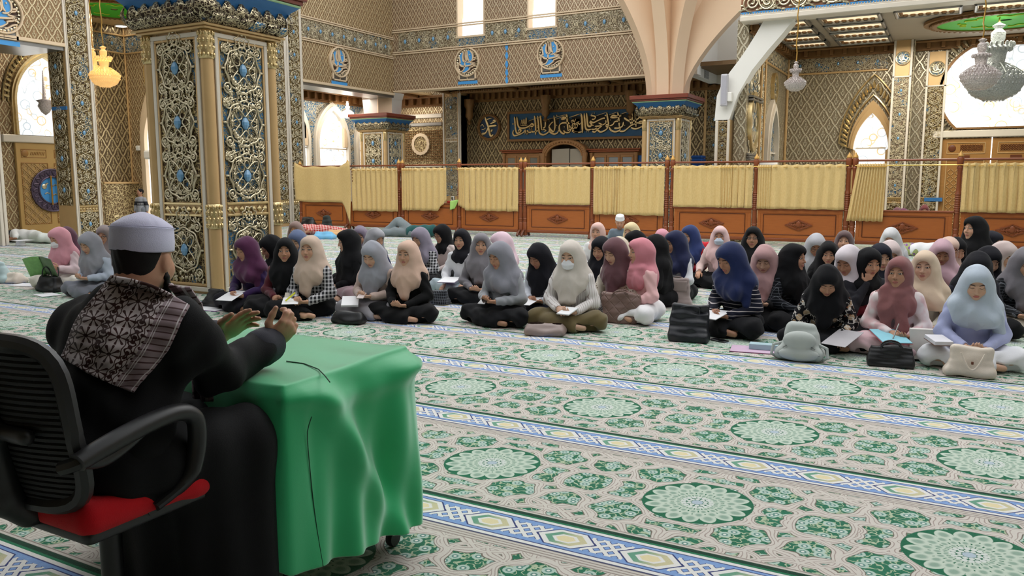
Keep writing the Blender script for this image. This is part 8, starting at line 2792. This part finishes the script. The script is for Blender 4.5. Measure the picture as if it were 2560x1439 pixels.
cp = m.build('cap', cloth((216, 214, 240), None, .8, .4), sp, angle=None)
md = cp.modifiers.new('thick', 'SOLIDIFY'); md.thickness = .003
m = MB(); m.tube([tuple(T(0, .010, .026) + Rh @ v3(.0935 * .93 * cos(a), .0935 * 1.04 * sin(a), .0745 - .004)) for a in [2 * pi * i / 48 for i in range(48)]], .0012, 4, True); m.build('cap_seam', cloth((188, 186, 214), None, .8, .2), cp)

# patterned scarf over the right shoulder, lying on the robe
def scarf_mat():
    M = Mat('batik_scarf', .8, 0, spec=.2)
    u, v, w = M.attr('uv3')
    pale, brown, mau = srgb(222, 210, 212), srgb(66, 36, 34), srgb(160, 140, 146)
    col = M.mix(M.noise(12, 2, M.vec), pale, srgb(206, 192, 194))
    # wavy borders between flower bands (bands run along v)
    bandw = .32
    ub = u * (1 / bandw)
    uc = (ub.frac() - .5) * bandw
    row = ub.floor()
    vv = v * 4.6 + row * .5
    fv = (vv.frac() - .5) / 4.6
    r = hyp(uc * 1.0, fv * 1.15)
    an = fv.atan2(uc)
    pet = (an * 4.0).cos().abs()
    star = r.lt(.105) * (pet.step(.80, .93)) 
    tip = (hyp(r - .098, (pet - 1.0) * .12).step(.026, .019))
    disc = r.step(.028, .022)
    col = M.mix(star.max(tip).max(disc), col, brown)
    e = bandw * .5 - uc.abs()
    wav = (e - .026 + (v * 72.0).sin() * .016).abs().step(.011, .008)
    wav2 = (e - .062 + (v * 50.0 + 2.0).cos() * .008).abs().step(.0065, .004)
    dots = hyp(e - .004, ((v * 16.0).frac() - .5) / 16.0).step(.024, .019)
    col = M.mix(wav.max(wav2).max(dots), col, brown)
    blot = (M.noise(4.0, 1, M.vec)).step(.60, .64) * u.lt(.30)
    col = M.mix(blot, col, brown)
    st = u.step(.735, .742)
    stripes = M.mix((((v + u * .35) * 13.0).frac() - .5).abs().step(.13, .09), mau, srgb(82, 54, 56))
    stripes = M.mix(((u - .775).abs().step(.006, .003)).max((u - .80).abs().step(.006, .003)).max((u - .97).abs().step(.008, .004)), stripes, srgb(226, 218, 220))
    col = M.mix(st, col, stripes)
    M.base(col); M.set('Sheen Weight', .2); M.bump(M.noise(500, 1, M.vec), .15, .002)
    return M.m
SCM = scarf_mat()
def bil(c, u, v):
    (a, b, d, e) = c                     # TL, TR, BR, BL
    x = (a[0] * (1 - u) + b[0] * u) * (1 - v) + (e[0] * (1 - u) + d[0] * u) * v
    y = (a[1] * (1 - u) + b[1] * u) * (1 - v) + (e[1] * (1 - u) + d[1] * u) * v
    return x, y
NU, NV = 54, 64
pts, uvs = [], []
corner_ = [(276, 690), (474, 764), (336, 980), (152, 892)]
rows = []
for j in range(NV + 1):
    for i in range(NU + 1):
        u, v = i / NU, j / NV
        x, y = bil(corner_, u, v)
        x += 14 * sin(pi * v) * (u - .5) * 2 + 3 * sin(9 * v + 3 * u); y += 12 * sin(pi * u) * (v - .45) - 8 * sin(pi * u) * (1 - v)
        rows.append((x, y))
D = np.array([list(ray(x, y)) for x, y in rows], np.float32); D /= np.linalg.norm(D, axis=1, keepdims=True)
O = v3(0, 0, CAM_H)
tt = np.full(len(D), 1.6, np.float32)
for _ in range(60):
    dd = np.minimum(g(O + D * tt[:, None]), .2)
    tt = np.where(tt < 2.9, tt + dd * .8, tt)
G2 = tt.reshape(NV + 1, NU + 1)
bad = G2 > 2.6
if bad.any():
    med = np.median(G2[~bad])
    for j in range(NV + 1):
        ok = np.where(~bad[j])[0]
        G2[j] = np.interp(np.arange(NU + 1), ok, G2[j][ok]) if len(ok) else med
for _ in range(3):                       # cloth bridges small hollows
    Sx = G2.copy(); Sx[1:-1, 1:-1] = (G2[:-2, 1:-1] + G2[2:, 1:-1] + G2[1:-1, :-2] + G2[1:-1, 2:]) / 4
    G2 = np.minimum(G2, Sx)
uu, vv_ = np.meshgrid(np.arange(NU + 1) / NU, np.arange(NV + 1) / NV)
G2 = G2 - .012 - .004 * np.sin(26 * uu + 8 * vv_) - .003 * np.sin(40 * vv_ + 11 * uu)
Vs = O + D * G2.reshape(-1, 1)
W_ = NU + 1
Qs = [(j * W_ + i, (j + 1) * W_ + i, (j + 1) * W_ + i + 1, j * W_ + i + 1) for j in range(NV) for i in range(NU)]
uv3 = np.stack([uu.ravel(), vv_.ravel() * 1.15, np.zeros(W_ * (NV + 1))], 1)
so = link('scarf', np_mesh('scarf', Vs, np.array(Qs), SCM, {'uv3': uv3}), sp)
md = so.modifiers.new('thick', 'SOLIDIFY'); md.thickness = .007; md.offset = -1 if False else 0
# the scarf's other end: over the shoulder top and hanging in front
top_row = Vs.reshape(NV + 1, W_, 3)
m = MB()
fr = [v3(-1.955, 1.545, 1.11), v3(-1.985, 1.61, 1.05), v3(-2.02, 1.655, .96), v3(-2.035, 1.675, .86), v3(-2.04, 1.68, .73)]
def fp(u, v):
    k = v * (len(fr) - 1); i = min(len(fr) - 2, int(k)); p = fr[i] + (fr[i + 1] - fr[i]) * (k - i)
    s = (u - .5) * .13
    return (float(p[0] + s * .9), float(p[1] + .010 * sin(14 * u) + abs(s) * .2 - s * .25), float(p[2]))
m.grid(fp, 10, 20)
me = m.mesh('scarf_end', SCM)
at = me.attributes.new('uv3', 'FLOAT_VECTOR', 'POINT'); at.data.foreach_set('vector', np.array([[.76 + .24 * (i % 11) / 10, .2 + .8 * (i // 11) / 20, 0] for i in range(11 * 21)], np.float32).ravel())
o = link('scarf_end', me, sp); o.modifiers.new('thick', 'SOLIDIFY').thickness = .006
